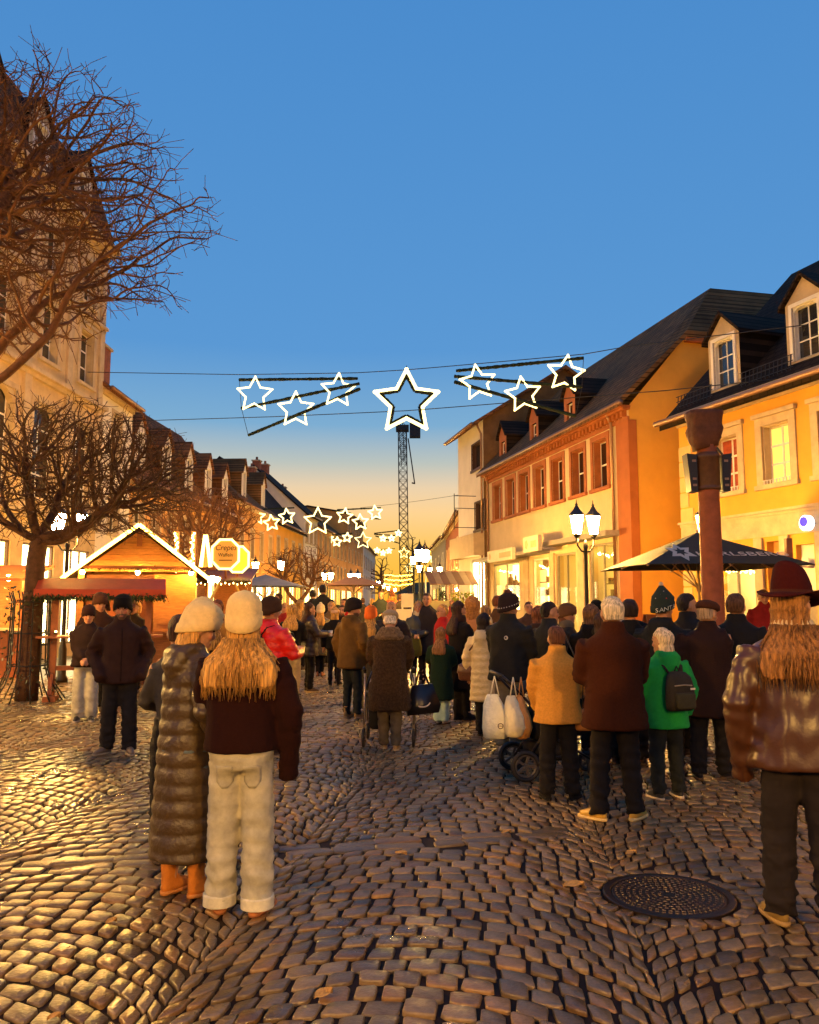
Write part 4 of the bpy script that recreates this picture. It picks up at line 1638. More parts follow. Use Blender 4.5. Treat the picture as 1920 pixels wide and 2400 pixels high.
# ================================================================== MARKET HUTS AND STREET FURNITURE
WOODO = mat('orange_pine', (.52, .20, .05), .55, .35, .25, 5, .15, 40, stretch=(1, 1, 6))
WOODR = mat('red_brown_wood', (.26, .075, .025), .5, .35, .25, 6, .1, 40)
REDC = mat('red_awning', (.36, .045, .015), .6, .3, .15, 5, .2, 30)
FIR = mat('fir_green', (.03, .045, .012), .7, .3, .5, 20, .6, 60)
SPOT = emat('hut_bulb', (1.0, .55, .10), 900)
FLOOD = emat('flood_lamp', (1.0, .62, .14), 900)
LEDS = emat('led_strip', (1.0, .62, .10), 12)


def fringe(mb, a, b, n, r=.05, drop=.1):
    a, b = np.array(a, float), np.array(b, float)
    for _ in range(n):
        p = a + (b - a) * random.random() + rng.normal(0, r * .5, 3)
        v = rng.normal(0, .6, 3) + (0, 0, -1)
        v = v / np.linalg.norm(v) * random.uniform(.4, 1) * drop
        s = np.cross(v, rng.normal(0, 1, 3))
        s = s / (np.linalg.norm(s) + 1e-9) * .012
        mb.add([p - s, p + s, p + v], [(0, 1, 2)])


def gable_hut(name, px, Y, wall_w, eave, apex, depth, label, rz=0., ov=.32, panel=WOODO, lamps=3, leds=True):
    p = PX(px, Y)
    r = empty(name, (p[0], p[1], 0), rz)
    tag(r, label, 'market hut')
    h = wall_w / 2
    # front: panelled lower half, open counter hatch above, boarded gable
    cz = 1.02
    for sx in (-1, 1):
        MB().box(sx * h - .06, sx * h + .06, -.06, .06, 0, eave).build('corner_post', panel, r)
    n = int(wall_w / .13)
    for i in range(n):
        x = -h + .06 + (wall_w - .12) * (i + .5) / n
        w_ = (wall_w - .12) / n * .47
        MB().box(x - w_, x + w_, -.02, .02, 0, cz).build('board', panel, r)
    MB().box(-h - .05, h + .05, -.25, .12, cz + .001, cz + .05).build('counter', WOODR, r)
    for k, x in enumerate((h - .42,)):
        q = MB().box(x - .36, x + .36, -.03, .03, cz + .06, eave - .1).build('shutter', panel, r)
        MB().box(x - .24, x + .24, -.05, -.031, cz + .2, eave - .28).build('shutter_panel', WOODO, q)
    nb = 7
    for i in range(nb):
        z0 = eave - .05 + i * (apex - eave) / nb
        z1 = z0 + (apex - eave) / nb * .94
        e = h * (1 - (i + .1) / nb) + .04
        e1 = h * (1 - (i + 1) / nb) + .04
        MB().prism([(-e, -.02, z0), (e, -.02, z0), (e1, -.02, z1), (-e1, -.02, z1)], (0, .04, 0)).build('gable_board', panel, r)
    MB().box(-.05, .05, -.07, -.021, apex - .36, apex - .1).build('king_post', WOODR, r)
    sw_ = MB()
    for sx in (-1, 1):
        sw_.add([(sx * h, .06, 0), (sx * h, depth, 0), (sx * h, depth, eave), (sx * h, .06, eave)], [(0, 1, 2, 3)])
    sw_.add([(-h, depth, 0), (h, depth, 0), (h, depth, eave), (0, depth, apex), (-h, depth, eave)], [(0, 1, 2, 3, 4)])
    sw_.build('side_walls', panel, r, fix=False)
    MB().box(-h + .05, h - .05, .5, .53, 1.3, eave - .1).build('back_shelf', WOODR, r)
    sl = (apex - eave) / h
    e = h + ov
    ez = eave - ov * sl
    for sx in (-1, 1):
        MB().prism([(0, -.45, apex + .02), (sx * e, -.45, ez), (sx * e, -.45, ez + .07), (0, -.45, apex + .1)], (0, depth + .6, 0)).build('roof_slope', mat('dark_felt', (.05, .022, .010), .85, .15, .3, 6, .3, 40), r)
    if leds:
        for sx in (-1, 1):
            a, b = np.array([0, -.49, apex + .05]), np.array([sx * e, -.49, ez + .03])
            MB().tube([a, b], .04, 6).build('light_strip', LEDS, r)
            a, b = a + (0, .03, -.12), b + (-sx * .1, .03, -.1)
    f = MB()
    fringe(f, (-h, -.3, eave + .02), (h, -.3, eave + .02), 240, .03, .09)
    f.build('fir_fringe', FIR, r, fix=False)
    MB().box(-h - .1, h + .1, -.34, -.3, eave - .0, eave + .05).build('lamp_rail', WOODR, r)
    for i in range(lamps):
        x = -h + .05 + (wall_w - .1) * i / max(1, lamps - 1)
        b = MB().ell((x, -.36, eave - .08), (.045, .045, .045), 8, 6).build('lamp', SPOT, r)
        MB().lathe([(.02, .04), (.06, .03), (.02, .08)], 8, (x, -.36, eave - .08)).build('lamp_shade', IRON, b)
    return r


H1 = gable_hut('christmas_hut', 322, 17.0, 2.2, 2.36, 3.2, 2.4, 'orange wooden hut with gable outlined in bright light strips', .28)
# flood lamp and braces at the hut's corner
fp = at(503, 1358, 16.7)
q = empty('flood_lamp', fp)
tag(q, 'dazzling flood lamp at the eave corner of the gabled hut', 'flood lamp')
MB().box(-.13, .13, -.05, .03, -.08, .07).build('housing', IRON, q)
MB().prism([(-.12, -.062, -.05), (-.04, -.062, -.075), (.1, -.062, -.04), (.12, -.062, .03), (-.02, -.062, .065), (-.12, -.062, .05)], (0, .011, 0)).build('lamp_face', FLOOD, q)
MB().bar((0, .02, 0), (-.25, .3, .1), .04, .04).build('bracket', IRON, q)

# crepe stall with its two lit signs and the lit pylon
pc = PX(530, 20.5)
H2 = empty('crepe_stall', (pc[0], pc[1], 0), .1)
H2.scale = (.52, 1, 1)
tag(H2, 'low crepe stall with sloping plank roof, slanted yellow braces and fir fringe', 'market stall')
for x in (-.95, .95):
    MB().box(x - .05, x + .05, -.05, .05, 0, 2.2).build('post', WOODO, H2)
    MB().bar((x, -.02, 1.5), (x * .35 + .15, -.5, 2.2), .09, .07).build('brace', mat('yellow_brace', (.70, .42, .08), .5, .3, .1, 5), H2)
for i in range(9):
    z = .04 + i * .115
    MB().box(-.95, .95, -.02, .02, z, z + .105).build('board', WOODO, H2)
MB().box(-1.05, 1.05, -.3, .1, 1.08, 1.13).build('counter', WOODR, H2)
MB().box(-.95, .95, 1.4, 1.45, 0, 2.3).build('back_wall', WOODO, H2)
for i in range(8):
    y0 = -.6 + i * .28
    MB().prism([(-1.25, y0, 2.18 + i * .05), (-1.25, y0 + .27, 2.23 + i * .05), (-1.25, y0 + .27, 2.26 + i * .05), (-1.25, y0, 2.21 + i * .05)], (2.5, 0, 0)).build('roof_plank', WOODR, H2)
f = MB()
fringe(f, (-1.25, -.62, 2.2), (1.25, -.62, 2.2), 220, .04, .14)
f.build('fir_fringe', FIR, H2, fix=False)
fb = MB()
for k in range(14):
    fb.ell((-1.2 + 2.4 * k / 13, -.66, 2.12 + .03 * (k % 2)), (.02,) * 3, 5, 3)
tag(fb.build('fairy_lights', BULB, H2), kind='stuff')


def octagon_sign(px, py, Y, w_, h_, face, word, label, rz=0.):
    c = at(px, py, Y)
    r = empty('octagon_sign', c, rz)
    tag(r, label, 'lit sign', 'lit signs over the crepe stall')
    k = .28 * w_

    def oc(s, y):
        a, b = w_ / 2 * s, h_ / 2 * s
        q = k * s
        return [(-a + q, y, -b), (a - q, y, -b), (a, y, -b + q), (a, y, b - q), (a - q, y, b), (-a + q, y, b), (-a, y, b - q), (-a, y, -b + q)]
    MB().prism(oc(.94, .0), (0, .06, 0)).build('board', face, r)
    o = oc(1.0, -.02)
    t = MB()
    for i in range(8):
        t.tube([o[i], o[(i + 1) % 8]], .03, 6)
        t.ell(o[i], (.032,) * 3, 6, 4)
    t.build('light_tube', emat('sign_tube', (1.0, .74, .20), 4), r)
    ink = mat('sign_ink', (.16, .04, .01), .6, .3, .1, 5)
    if word:
        text(word, .2, ink, r, (0, -.012, h_ * .22), (rad(90), 0, 0), sx=.9, shear=.25)
        text('Waffeln', .13, ink, r, (0, -.012, -.02), (rad(90), 0, 0), sx=.9)
        MB().box(-w_ * .25, w_ * .25, -.008, -.001, -h_ * .22, -h_ * .19).build('underline', ink, r)
    MB().bar((0, .05, -h_ / 2), (0, .08, -h_ / 2 - .35), .05, .05).build('stand', WOODR, r)
    return r


octagon_sign(529, 1299, 20.2, .66, .72, emat('sign_face', (1.0, .40, .04), .55, (.6, .25, .05)), 'Crepes', 'lit octagonal sign reading Crepes above the crepe stall')
octagon_sign(557, 1311, 20.6, .54, .64, emat('sign_face_yellow', (1.0, .72, .02), 1.1, (.7, .5, .05)), '', 'lit yellow octagonal sign half hidden by the other sign', .35)
c = at(483, 1293, 20.4)
q = empty('lit_pylon', (c[0], c[1], c[2]))
tag(q, 'bright A-shaped light of two slanting tubes on the stall roof', 'light')
for sx in (-1, 1):
    MB().tube([(sx * .02 - .02, 0, .42), (sx * .12, 0, -.38)], [.035, .05], 6).build('light_tube', emat('pylon_tube', (1.0, .74, .22), 5), q)
MB().box(-.25, .25, -.03, .03, -.46, -.39).build('foot', WOODR, q)
# pencil-like post with bulbs
for px, nm in ((414, 'lit wooden post with orange bulb on the hut roof'), (453, 'tall post strung with a chain of little bulbs')):
    c = at(px, 1300, 19.6)
    q = empty('light_post', (c[0], c[1], 0))
    tag(q, nm, 'light post')
    zt_ = at(px, 1246, 19.6)[2]
    MB().box(-.05, .05, -.05, .05, 0, zt_).build('post', WOODO, q)
    fb = MB()
    for k in range(18):
        fb.ell((random.uniform(-.05, .05), -.07, zt_ - .05 - k * .055), (.022,) * 3, 5, 3)
    tag(fb.build('fairy_lights', BULB, q), kind='stuff')

# standing bar with red canopy
pb = ground(232, 1637)
SBAR = empty('canopy_bar', (pb[0], pb[1], 0), .3)
tag(SBAR, 'standing bar table under a long red canopy with fir fringe', 'bar table')
wb = 2.12
for x in (-.78, .78):
    q = MB().box(x - .055, x + .055, -.055, .055, 0, 1.86).build('post', WOODR, SBAR)
    MB().box(x - .1, x + .1, -.34, .34, 0, .09).build('foot', WOODR, SBAR)
    for s in (-1, 1):
        MB().bar((x, s * .03, .45), (x, s * .26, .09), .06, .05, (1, 0, 0)).build('brace', WOODR, SBAR)
    MB().box(x - .26, x + .26, -.28, .28, 1.06, 1.1).build('table_top', WOODR, SBAR)
MB().box(-.72, .72, -.03, .03, .5, .58).build('rail', WOODR, SBAR)
for i in range(2):
    s = (-1, 1)[i]
    MB().prism([(-wb / 2, 0, 2.1), (-wb / 2, s * .6, 1.86), (-wb / 2, s * .6, 1.83), (-wb / 2, 0, 2.06)], (wb, 0, 0)).build('canopy', REDC, SBAR)
MB().box(-wb / 2, wb / 2, -.62, -.605, 1.76, 1.9).build('valance', REDC, SBAR)
f = MB()
fringe(f, (-wb / 2, -.62, 1.77), (wb / 2, -.62, 1.77), 1100, .05, .10)
f.build('fir_fringe', FIR, SBAR, fix=False)
fb = MB()
for k in range(9):
    fb.ell((-.72 + 1.4 * k / 8, -.3 + .1 * (k % 2), 1.18 + .0 * k), (.018,) * 3, 5, 3)
tag(fb.build('table_lights', BULB, SBAR), kind='stuff')

# stall cut by the picture's edge
pe = PX(-15, 18.5)
q = empty('market_stall', (pe[0], pe[1], 0))
tag(q, 'dark red market stall with lit lamp beyond the tree guard', 'market stall')
for i in range(9):
    MB().box(-.75 + i * .16, -.6 + i * .16, -.02, .02, 0, 1.05).build('board', WOODR, q)
MB().box(-.8, .75, -.25, .15, 1.06, 1.11).build('counter', mat('pale_top', (.62, .45, .25), .5, .3, .1, 4), q)
for x in (-.75, .68):
    MB().box(x - .05, x + .05, -.04, .04, 0, 2.4).build('post', WOODR, q)
MB().prism([(-.95, -.6, 2.15), (-.95, .9, 2.5), (-.95, .9, 2.56), (-.95, -.6, 2.21)], (1.9, 0, 0)).build('roof', WOODR, q)
MB().box(-.7, .63, .85, .88, 0, 2.45).build('back_wall', WOODO, q)
b = MB().ell((.45, -.3, 2.28 - .06), (.07, .07, .07), 8, 6).build('lamp', SPOT, q)
MB().bar((.45, -.3, 2.28), (.45, -.3, 2.2), .02, .02).build('lamp_cord', IRON, b)

# ---------------------------------------------------------------- sandstone column with loudspeakers
pcx = PX(1672, 13.0)
COLM = empty('stone_column', (pcx[0], pcx[1], 0))
tag(COLM, 'red sandstone column with carved block on top and loudspeakers strapped on', 'column', kind='thing')
CST = mat('column_stone', (.27, .072, .025), .7, .3, .28, 4, .35, 45)
zc0, zc1 = at(1650, 1150, 13)[2], at(1650, 1062, 13)[2]
MB().lathe([(.26, 0), (.26, .16), (.2, .2), (.19, .32), (.178, .34), (.165, zc0 - .05), (.16, zc1 + .12)], 24).build('shaft', CST, COLM, True)
ring = MB().lathe([(.168, zc0), (.19, zc0 + .01), (.19, zc0 + .05), (.175, zc0 + .06), (.185, zc0 + .08), (.185, zc1 - .1), (.195, zc1 - .09), (.195, zc1 - .05), (.17, zc1)], 24)
ring.build('collar', mat('collar_iron', (.09, .035, .015), .5, .4, .25, 9), COLM, True)
for s, lean in ((-1, -.1), (1, .06)):
    m = MB()
    x0, x1 = s * .2, s * .31
    m.prism([(x0, -.1, zc0 - .03), (x1, -.1, zc0 - .02), (x1 + s * .05, -.1, zc1 - .02), (x0, -.1, zc1 - .04)], (0, .24, 0))
    sp_ = m.build('loudspeaker', IRON, COLM)
    for z in (zc0 + .06, zc0 + .16, zc1 - .16):
        MB().box(min(x0, x1) + .03, max(x0, x1) - .02, -.115, -.101, z, z + .035).build('bracket', ZINC, sp_)
ct0, ct1 = at(1640, 1052, 13)[2], at(1640, 966, 13)[2]
cap = MB()
n = 20
rings = []
for k in range(9):
    t = k / 8
    rr = .2 + .09 * t + (.03 if .2 < t < .6 else 0)
    z = ct0 + (ct1 - ct0) * t
    ring = []
    for i in range(n):
        a = 2 * math.pi * i / n
        q_ = max(abs(math.cos(a)), abs(math.sin(a))) ** -.55
        d = rr * q_ * (1 + .16 * mnoise.noise(Vector((math.cos(a) * 2, math.sin(a) * 2, t * 3))))
        ring.append((d * math.cos(a) - .02, d * .8 * math.sin(a), z + .05 * math.cos(a) * (1 - t)))
    rings.append(ring)
cap.loft(rings).build('carved_block', mat('carved_stone', (.10, .034, .015), .75, .3, .35, 7, .6, 22), COLM, True)
MB().bar((.12, -.1, ct0), (.2, -.12, zc1 - .05), .05, .03).build('strut', IRON, COLM)


# ---------------------------------------------------------------- parasols
def square_parasol(px, Y, half, ze, za, m, label, rz=0., brand=False, pole_m=None):
    p = PX(px, Y)
    r = empty('parasol', (p[0], p[1], 0), rz)
    tag(r, label, 'parasol')
    A = (0, 0, za)
    cs = [(-half, -half, ze), (half, -half, ze), (half, half, ze), (-half, half, ze)]
    for k in range(4):
        a, b = np.array(cs[k]), np.array(cs[(k + 1) % 4])
        mid = (a + b) / 2 - (0, 0, -.02)
        tri = MB().add([a, mid, b, A, a - (0, 0, .012), mid - (0, 0, .012), b - (0, 0, .012), np.array(A) - (0, 0, .03)],
                       [(0, 1, 3), (1, 2, 3), (5, 4, 7), (6, 5, 7), (0, 4, 5, 1), (1, 5, 6, 2)])
        tri.build('canopy_panel', m, r, fix=False)
    pm = pole_m or mat('pale_wood_pole', (.45, .28, .12), .5, .3, .15, 6)
    MB().tube([(0, 0, 0), (0, 0, za + .05)], .026, 10).build('pole', pm, r, True)
    MB().lathe([(.26, 0), (.26, .06), (.06, .09), (.05, .25)], 12).build('foot', IRON, r)
    hub = ze - .42
    MB().lathe([(.05, hub - .05), (.06, hub), (.05, hub + .05)], 8).build('hub', pm, r)
    for k in range(8):
        a = cs[k // 2] if k % 2 == 0 else (np.array(cs[k // 2]) + np.array(cs[(k // 2 + 1) % 4])) / 2
        e = np.array(A) + (np.array(a) - A) * .5 - (0, 0, .03)
        MB().bar((0, 0, hub), e, .022, .018).build('strut', pm, r)
        MB().bar(np.array(A) - (0, 0, .05), np.array(a) - (0, 0, .03), .02, .02).build('rib', pm, r)
    if brand:
        wm = mat('parasol_print', (.55, .48, .38), .7, .2, .1, 5)
        tl = math.atan2(za - ze, half)
        nrm = np.array([0, -math.sin(tl), math.cos(tl)])
        P = lambda x, t: np.array([x, -half + t * half, ze + t * (za - ze)]) + nrm * .012
        text('KARLSBERG', .27, wm, r, P(.40, .28), (tl, 0, 0), sx=1.22, extrude=.002)
        sp_ = [P(-.72 + .27 * (1 if i % 2 == 0 else .55) * math.cos(math.pi / 2 + i * math.pi / 6), .34 + .27 * (1 if i % 2 == 0 else .55) * math.sin(math.pi / 2 + i * math.pi / 6)) for i in range(12)]
        MB().add([*sp_, P(-.72, .34)], [(i, (i + 1) % 12, 12) for i in range(12)]).build('star_emblem', wm, r, fix=False)
        d = [P(-.72 + .13 * (1 if i % 2 == 0 else .5) * math.cos(math.pi / 2 + i * math.pi / 6), .34 + .13 * (1 if i % 2 == 0 else .5) * math.sin(math.pi / 2 + i * math.pi / 6)) + nrm * .004 for i in range(12)]
        MB().add([*d, P(-.72, .34) + nrm * .004], [(i, (i + 1) % 12, 12) for i in range(12)]).build('star_inset', m, r, fix=False)
    return r


square_parasol(1640, 16.2, 1.53, 2.36, 3.06, mat('black_canvas', (.022, .026, .022), .75, .25, .15, 4, .1, 60), 'black square parasol with white star and KARLSBERG lettering', .04, True)
square_parasol(622, 27.5, 1.3, 2.22, 2.62, mat('grey_canvas', (.22, .22, .24), .75, .2, .12, 4, .1, 60), 'grey parasol standing by the bright shop windows')
square_parasol(829, 41.0, 1.45, 2.55, 3.05, mat('beige_canvas', (.42, .20, .08), .75, .2, .12, 4, .1, 60), 'wide beige parasol over the far pavement tables', .2)

# dark wooden post and menu board by the yellow house
pp = PX(1855, 15.4)
q = empty('wooden_post', (pp[0], pp[1], 0))
tag(q, 'dark square wooden post before the yellow house door', 'post')
MB().box(-.055, .055, -.055, .055, .1, at(1850, 1262, 15.4)[2]).build('shaft', WOODR, q)
MB().box(-.2, .2, -.2, .2, 0, .1).build('foot', IRON, q)
MB().bar((.055, 0, 2.35), (.5, .1, 2.34), .03, .02).build('arm', WOODR, q)


def sandwich_board(px, Y, rz, label):
    p = PX(px, Y)
    r = empty('menu_board', (p[0], p[1], 0), rz)
    tag(r, label, 'menu board')
    for s in (-1, 1):
        b = MB().prism([(-.33, s * .28, 0), (.33, s * .28, 0), (.33, s * .02, 1.45), (-.33, s * .02, 1.45)], (0, s * .03, 0)).build('frame', WOODR, r)
        n = np.array([0, s * .984, .176])
        c = lambda x, z: np.array([x, s * (.28 - .26 * z / 1.45) + s * .032, z])
        MB().add([c(-.28, .15), c(.28, .15), c(.28, 1.36), c(-.28, 1.36)], [(0, 1, 2, 3)]).build('sheet', mat('menu_sheet', (.55, .42, .25), .6, .3, .3, 7), b, fix=False)
    return r


sandwich_board(1540, 16.0, .5, 'wooden sandwich board with pale sheet beside the alley corner')

# ---------------------------------------------------------------- far stalls, plants and boards
pa = PX(1056, 38.0)
q = empty('awning_stall', (pa[0], pa[1], 0), .15)
tag(q, 'market stall with striped awning beside the white house', 'market stall')
for i in range(7):
    x0 = -1.1 + i * .32
    MB().prism([(x0, -.9, 2.5), (x0, .7, 3.15), (x0, .7, 3.18), (x0, -.9, 2.53)], (.31, 0, 0)).build('awning_strip', (mat('awning_brown', (.25, .12, .05), .7, .2, .1, 4), mat('awning_cream', (.40, .24, .11), .7, .2, .1, 4))[i % 2], q)
for x in (-1.05, 1.1):
    MB().box(x - .03, x + .03, -.85, -.79, 0, 2.5).build('post', WFRAME, q)
    MB().box(x - .03, x + .03, .6, .66, 0, 3.1).build('post', WFRAME, q)
for i in range(8):
    MB().box(-1.05 + i * .27, -.81 + i * .27, -.5, -.46, 0, .9).build('board', WOODO, q)
MB().box(-1.1, 1.15, -.6, .1, .91, .96).build('counter', WOODR, q)
gds = MB()
for k in range(26):
    gds.box(*(lambda x, y, w_: (x, x + w_, y, y + w_))(random.uniform(-1, .9), random.uniform(-.5, -.1), random.uniform(.08, .16)), .961, .961 + random.uniform(.1, .5))
tag(gds.build('goods', mat('stall_goods', (.45, .15, .05), .6, .3, .6, 3), q), kind='stuff')
MB().ell((.2, -.4, 2.3), (.06,) * 3, 8, 6).build('lamp', SPOT, q)


def conifer(px, Y, H, wd, label, m=None, up=False):
    p = PX(px, Y)
    r = empty('potted_shrub' if up else 'fir_tree', (p[0], p[1], 0))
    tag(r, label, 'shrub' if up else 'fir tree')
    MB().lathe([(.04, .2), (.02, H * .95)], 6).build('trunk', BARK, r)
    MB().lathe([(.16, 0), (.2, .28), (.18, .28)], 10).build('pot', WOODR, r)
    f = MB()
    for _ in range(700):
        t = random.random()
        z = .35 + t * (H - .35)
        rr = wd * ((.25 + .75 * t) if up else (1 - t) ** .9 + .02) * random.uniform(.3, 1) ** .5
        a = random.uniform(0, 2 * math.pi)
        c = np.array([rr * math.cos(a), rr * math.sin(a), z])
        d = np.array([math.cos(a), math.sin(a), (.9 if up else -.25)]) + rng.normal(0, .3, 3)
        d = d / np.linalg.norm(d) * random.uniform(.08, .18)
        s = np.cross(d, rng.normal(0, 1, 3))
        s = s / np.linalg.norm(s) * .022
        f.add([c - s, c + s, c + d], [(0, 1, 2)])
    f.build('crown', m or FIR, r, fix=False)
    return r


conifer(1010, 33, 1.9, .55, 'dark fir tree in a pot behind the man in the dark coat')
conifer(1038, 34, 2.2, .6, 'dark fir tree in a pot beside the striped awning stall')
conifer(870, 40, 1.7, .5, 'small fir tree in a pot under the beige parasol')
conifer(793, 42, 1.6, .5, 'small fir tree in a pot beside the bare tree, before the orange house')
conifer(1086, 24, 1.95, .34, 'yellow-green upright shrub in a pot glowing before the white house', mat('lime_leaf', (.34, .36, .02), .5, .4, .3, 9), True)


def board(name, px, Y, w_, z0, z1, label, m, legs=True):
    p = PX(px, Y)
    r = empty(name, (p[0], p[1], 0))
    tag(r, label, 'board')
    MB().box(-w_ / 2, w_ / 2, -.02, .02, z0, z1).build('panel', m, r)
    for s in (-1, 1):
        MB().box(s * w_ * .4 - .025, s * w_ * .4 + .025, .021, .06, 0, z1 - .02).build('leg', WFRAME, r)
    return r


p_ = at(935, 1357, 72)
r = empty('light_curtain', (p_[0], p_[1], 0))
tag(r, 'golden rows of bulbs strung low across the street end', 'lights')
for x in (-1.35, 1.35):
    MB().box(x - .05, x + .05, -.05, .05, 0, 4.6).build('post', IRON, r)
for k, z in enumerate((3.4, 3.8, 4.2)):
    lb = MB()
    for i in range(26):
        lb.ell((-1.25 + 2.5 * i / 25, 0, z - .12 * math.sin(math.pi * i / 25) + random.uniform(-.05, .05)), (.05,) * 3, 5, 3)
    tag(lb.build('bulb_row', emat('gold_bulb', (1.0, .55, .06), 14), r), kind='stuff')
PALE = mat('pale_board', (.70, .58, .36), .6, .3, .08, 4)
board('notice_board', 955, 24, .36, 1.55, 1.95, 'small white notice board above the crowd, in the open street', PALE)
board('notice_board', 946, 23.5, .44, .5, 1.5, 'pale notice board standing lower before the small white one', PALE)
board('banner', 1034, 26, .78, 1.2, 1.75, 'long pale yellow banner board beside the striped awning stall', mat('banner_yellow', (.55, .45, .16), .6, .3, .08, 4))

# ================================================================== PEOPLE
PENDING = []


def rot(yaw=0., pitch=0., roll=0.):
    return np.array(Matrix.Rotation(rad(yaw), 3, 'Z') @ Matrix.Rotation(rad(pitch), 3, 'X') @ Matrix.Rotation(rad(roll), 3, 'Y'))


def sring(c, rx, ry, n=20, e=.85, ang=0.):
    t = np.arange(n) * 2 * math.pi / n
    x = np.sign(np.cos(t)) * np.abs(np.cos(t)) ** e * rx
    y = np.sign(np.sin(t)) * np.abs(np.sin(t)) ** e * ry
    return np.stack([c[0] + x, c[1] + y, np.full(n, c[2])], 1)


def noise3(p, f, seed=0.):
    """cheap smooth vector noise, -1..1"""
    x, y, z = (p * f).T + seed
    return (np.sin(x * 1.7 + 1.3 * np.sin(y * 1.1 + seed)) + np.sin(y * 1.9 + 1.7 * np.sin(z * .9 + 2)) + np.sin(z * 2.1 + 1.1 * np.sin(x * 1.3 + 4))) / 3


HEAD = [(0., .026, .083, .022), (.07, .043, .094, -.012), (.18, .056, .093, -.045), (.30, .064, .089, -.074), (.42, .070, .087, -.09), (.55, .0745, .09, -.098),
        (.70, .077, .092, -.10), (.84, .068, .074, -.088), (.94, .046, .045, -.06), (1., .014, .0, -.016)]
HZ0, HH = 1.515, .235


def head_shells(mb, X):
    rings = [X(sring((0, (f + b) / 2, HZ0 + HH * t), w_, (f - b) / 2, 22, .95)) for t, w_, f, b in HEAD]
    mb.loft(rings)
    z = lambda t: HZ0 + HH * t
    mb.loft([X(np.array(q)) for q in ([(-.008, .082, z(.57)), (.008, .082, z(.57)), (.006, .094, z(.56)), (-.006, .094, z(.56))],
                                      [(-.013, .08, z(.42)), (.013, .08, z(.42)), (.008, .110, z(.42)), (-.008, .110, z(.42))],
                                      [(-.019, .078, z(.34)), (.019, .078, z(.34)), (.010, .119, z(.36)), (-.010, .119, z(.36))],
                                      [(-.015, .078, z(.30)), (.015, .078, z(.30)), (.008, .104, z(.30)), (-.008, .104, z(.30))])])
    for s in (-1, 1):
        m = MB().ell((s * .078, -.008, z(.46)), (.011, .024, .033), 8, 6)
        mb.add(X(np.concatenate(m.v)), m.f)
        m = MB().ell((s * .034, .075, z(.61)), (.028, .017, .008), 8, 5)
        mb.add(X(np.concatenate(m.v)), m.f)
        m = MB().ell((s * .038, .07, z(.37)), (.024, .02, .022), 8, 5)
        mb.add(X(np.concatenate(m.v)), m.f)
    for zz, q in ((.205, .0075), (.165, .0085)):
        m = MB().ell((0, .091, z(zz)), (.024, .01, q), 10, 5)
        mb.add(X(np.concatenate(m.v)), m.f)
    mb.tube([X(np.array([[0, -.02, 1.45]]))[0], X(np.array([[0, -.018, 1.55]]))[0]], [.06, .057], 14)


def hand_shells(mb, w_, d, side, curl=.5, flip=1.):
    """palm, four fingers, thumb from the wrist w_ along d; side = -1 left, 1 right"""
    d = d / np.linalg.norm(d)
    up = np.array([0, 0, 1.]) if abs(d[2]) < .8 else np.array([0, 1., 0])
    a = np.cross(d, up)
    a /= np.linalg.norm(a)
    nrm = np.cross(a, d) * flip
    mb.tube([w_ - d * .03, w_ + d * .01, w_ + d * .05, w_ + d * .088], [(.026, .022), (.03, .02), (.042, .017), (.041, .014)], 10)
    for k, (off, L) in enumerate(((-.03, .066), (-.01, .078), (.011, .074), (.031, .058))):
        p = w_ + d * .085 + a * off
        c = d.copy()
        pts = [p - d * .012]
        for j, fr in enumerate((.45, .32, .23)):
            ang = curl * (.5 + .45 * j)
            c = d * math.cos(ang) - nrm * math.sin(ang)
            pts.append(pts[-1] + c * L * fr * 1.1)
        mb.tube(pts, [.0105, .0098, .009, .0072], 7)
    t0 = w_ + d * .03 - a * side * .034
    t1 = t0 + d * .03 - a * side * .026 - nrm * .008
    mb.tube([t0 + a * side * .012, t1, t1 + d * .032 - nrm * .014], [.014, .012, .009], 7)
    return nrm


ARM = {'down': (.275, .03, .87), 'pocket': (.245, .10, .95), 'front': (.045, .27, 1.07), 'chest': (.07, .27, 1.22), 'push': (.2, .36, .99), 'mouth': (.05, .185, 1.47),
       'phone': (.075, .34, 1.5), 'cup': (.17, .33, 1.16), 'back': (.12, -.2, .97), 'clasp': (.02, .235, .98), 'low': (.16, .24, .86), 'raise': (.12, .26, 1.38),
       'swing': (.27, .16, .9), 'holdside': (.30, .1, .93)}


def ik(S, Wt, side, out=.6, l1=.295, l2=.265):
    d = Wt - S
    L = np.linalg.norm(d)
    if L > (l1 + l2) * .985:
        d *= (l1 + l2) * .985 / L
        L = np.linalg.norm(d)
    u = d / L
    x = (l1 * l1 - l2 * l2 + L * L) / (2 * L)
    h = math.sqrt(max(l1 * l1 - x * x, .0004))
    pole = np.array([side * out, -.75, -.3])
    pole -= u * (pole @ u)
    pole /= np.linalg.norm(pole)
    return S + u * x + pole * h, S + d


def remesh_later(o, vox, post=None, smooth=3):
    m = o.modifiers.new('r', 'REMESH')
    m.mode = 'VOXEL'
    m.voxel_size = vox
    if smooth:
        s = o.modifiers.new('s', 'SMOOTH')
        s.iterations = smooth
        s.factor = .5
    PENDING.append((o, post))
    return o


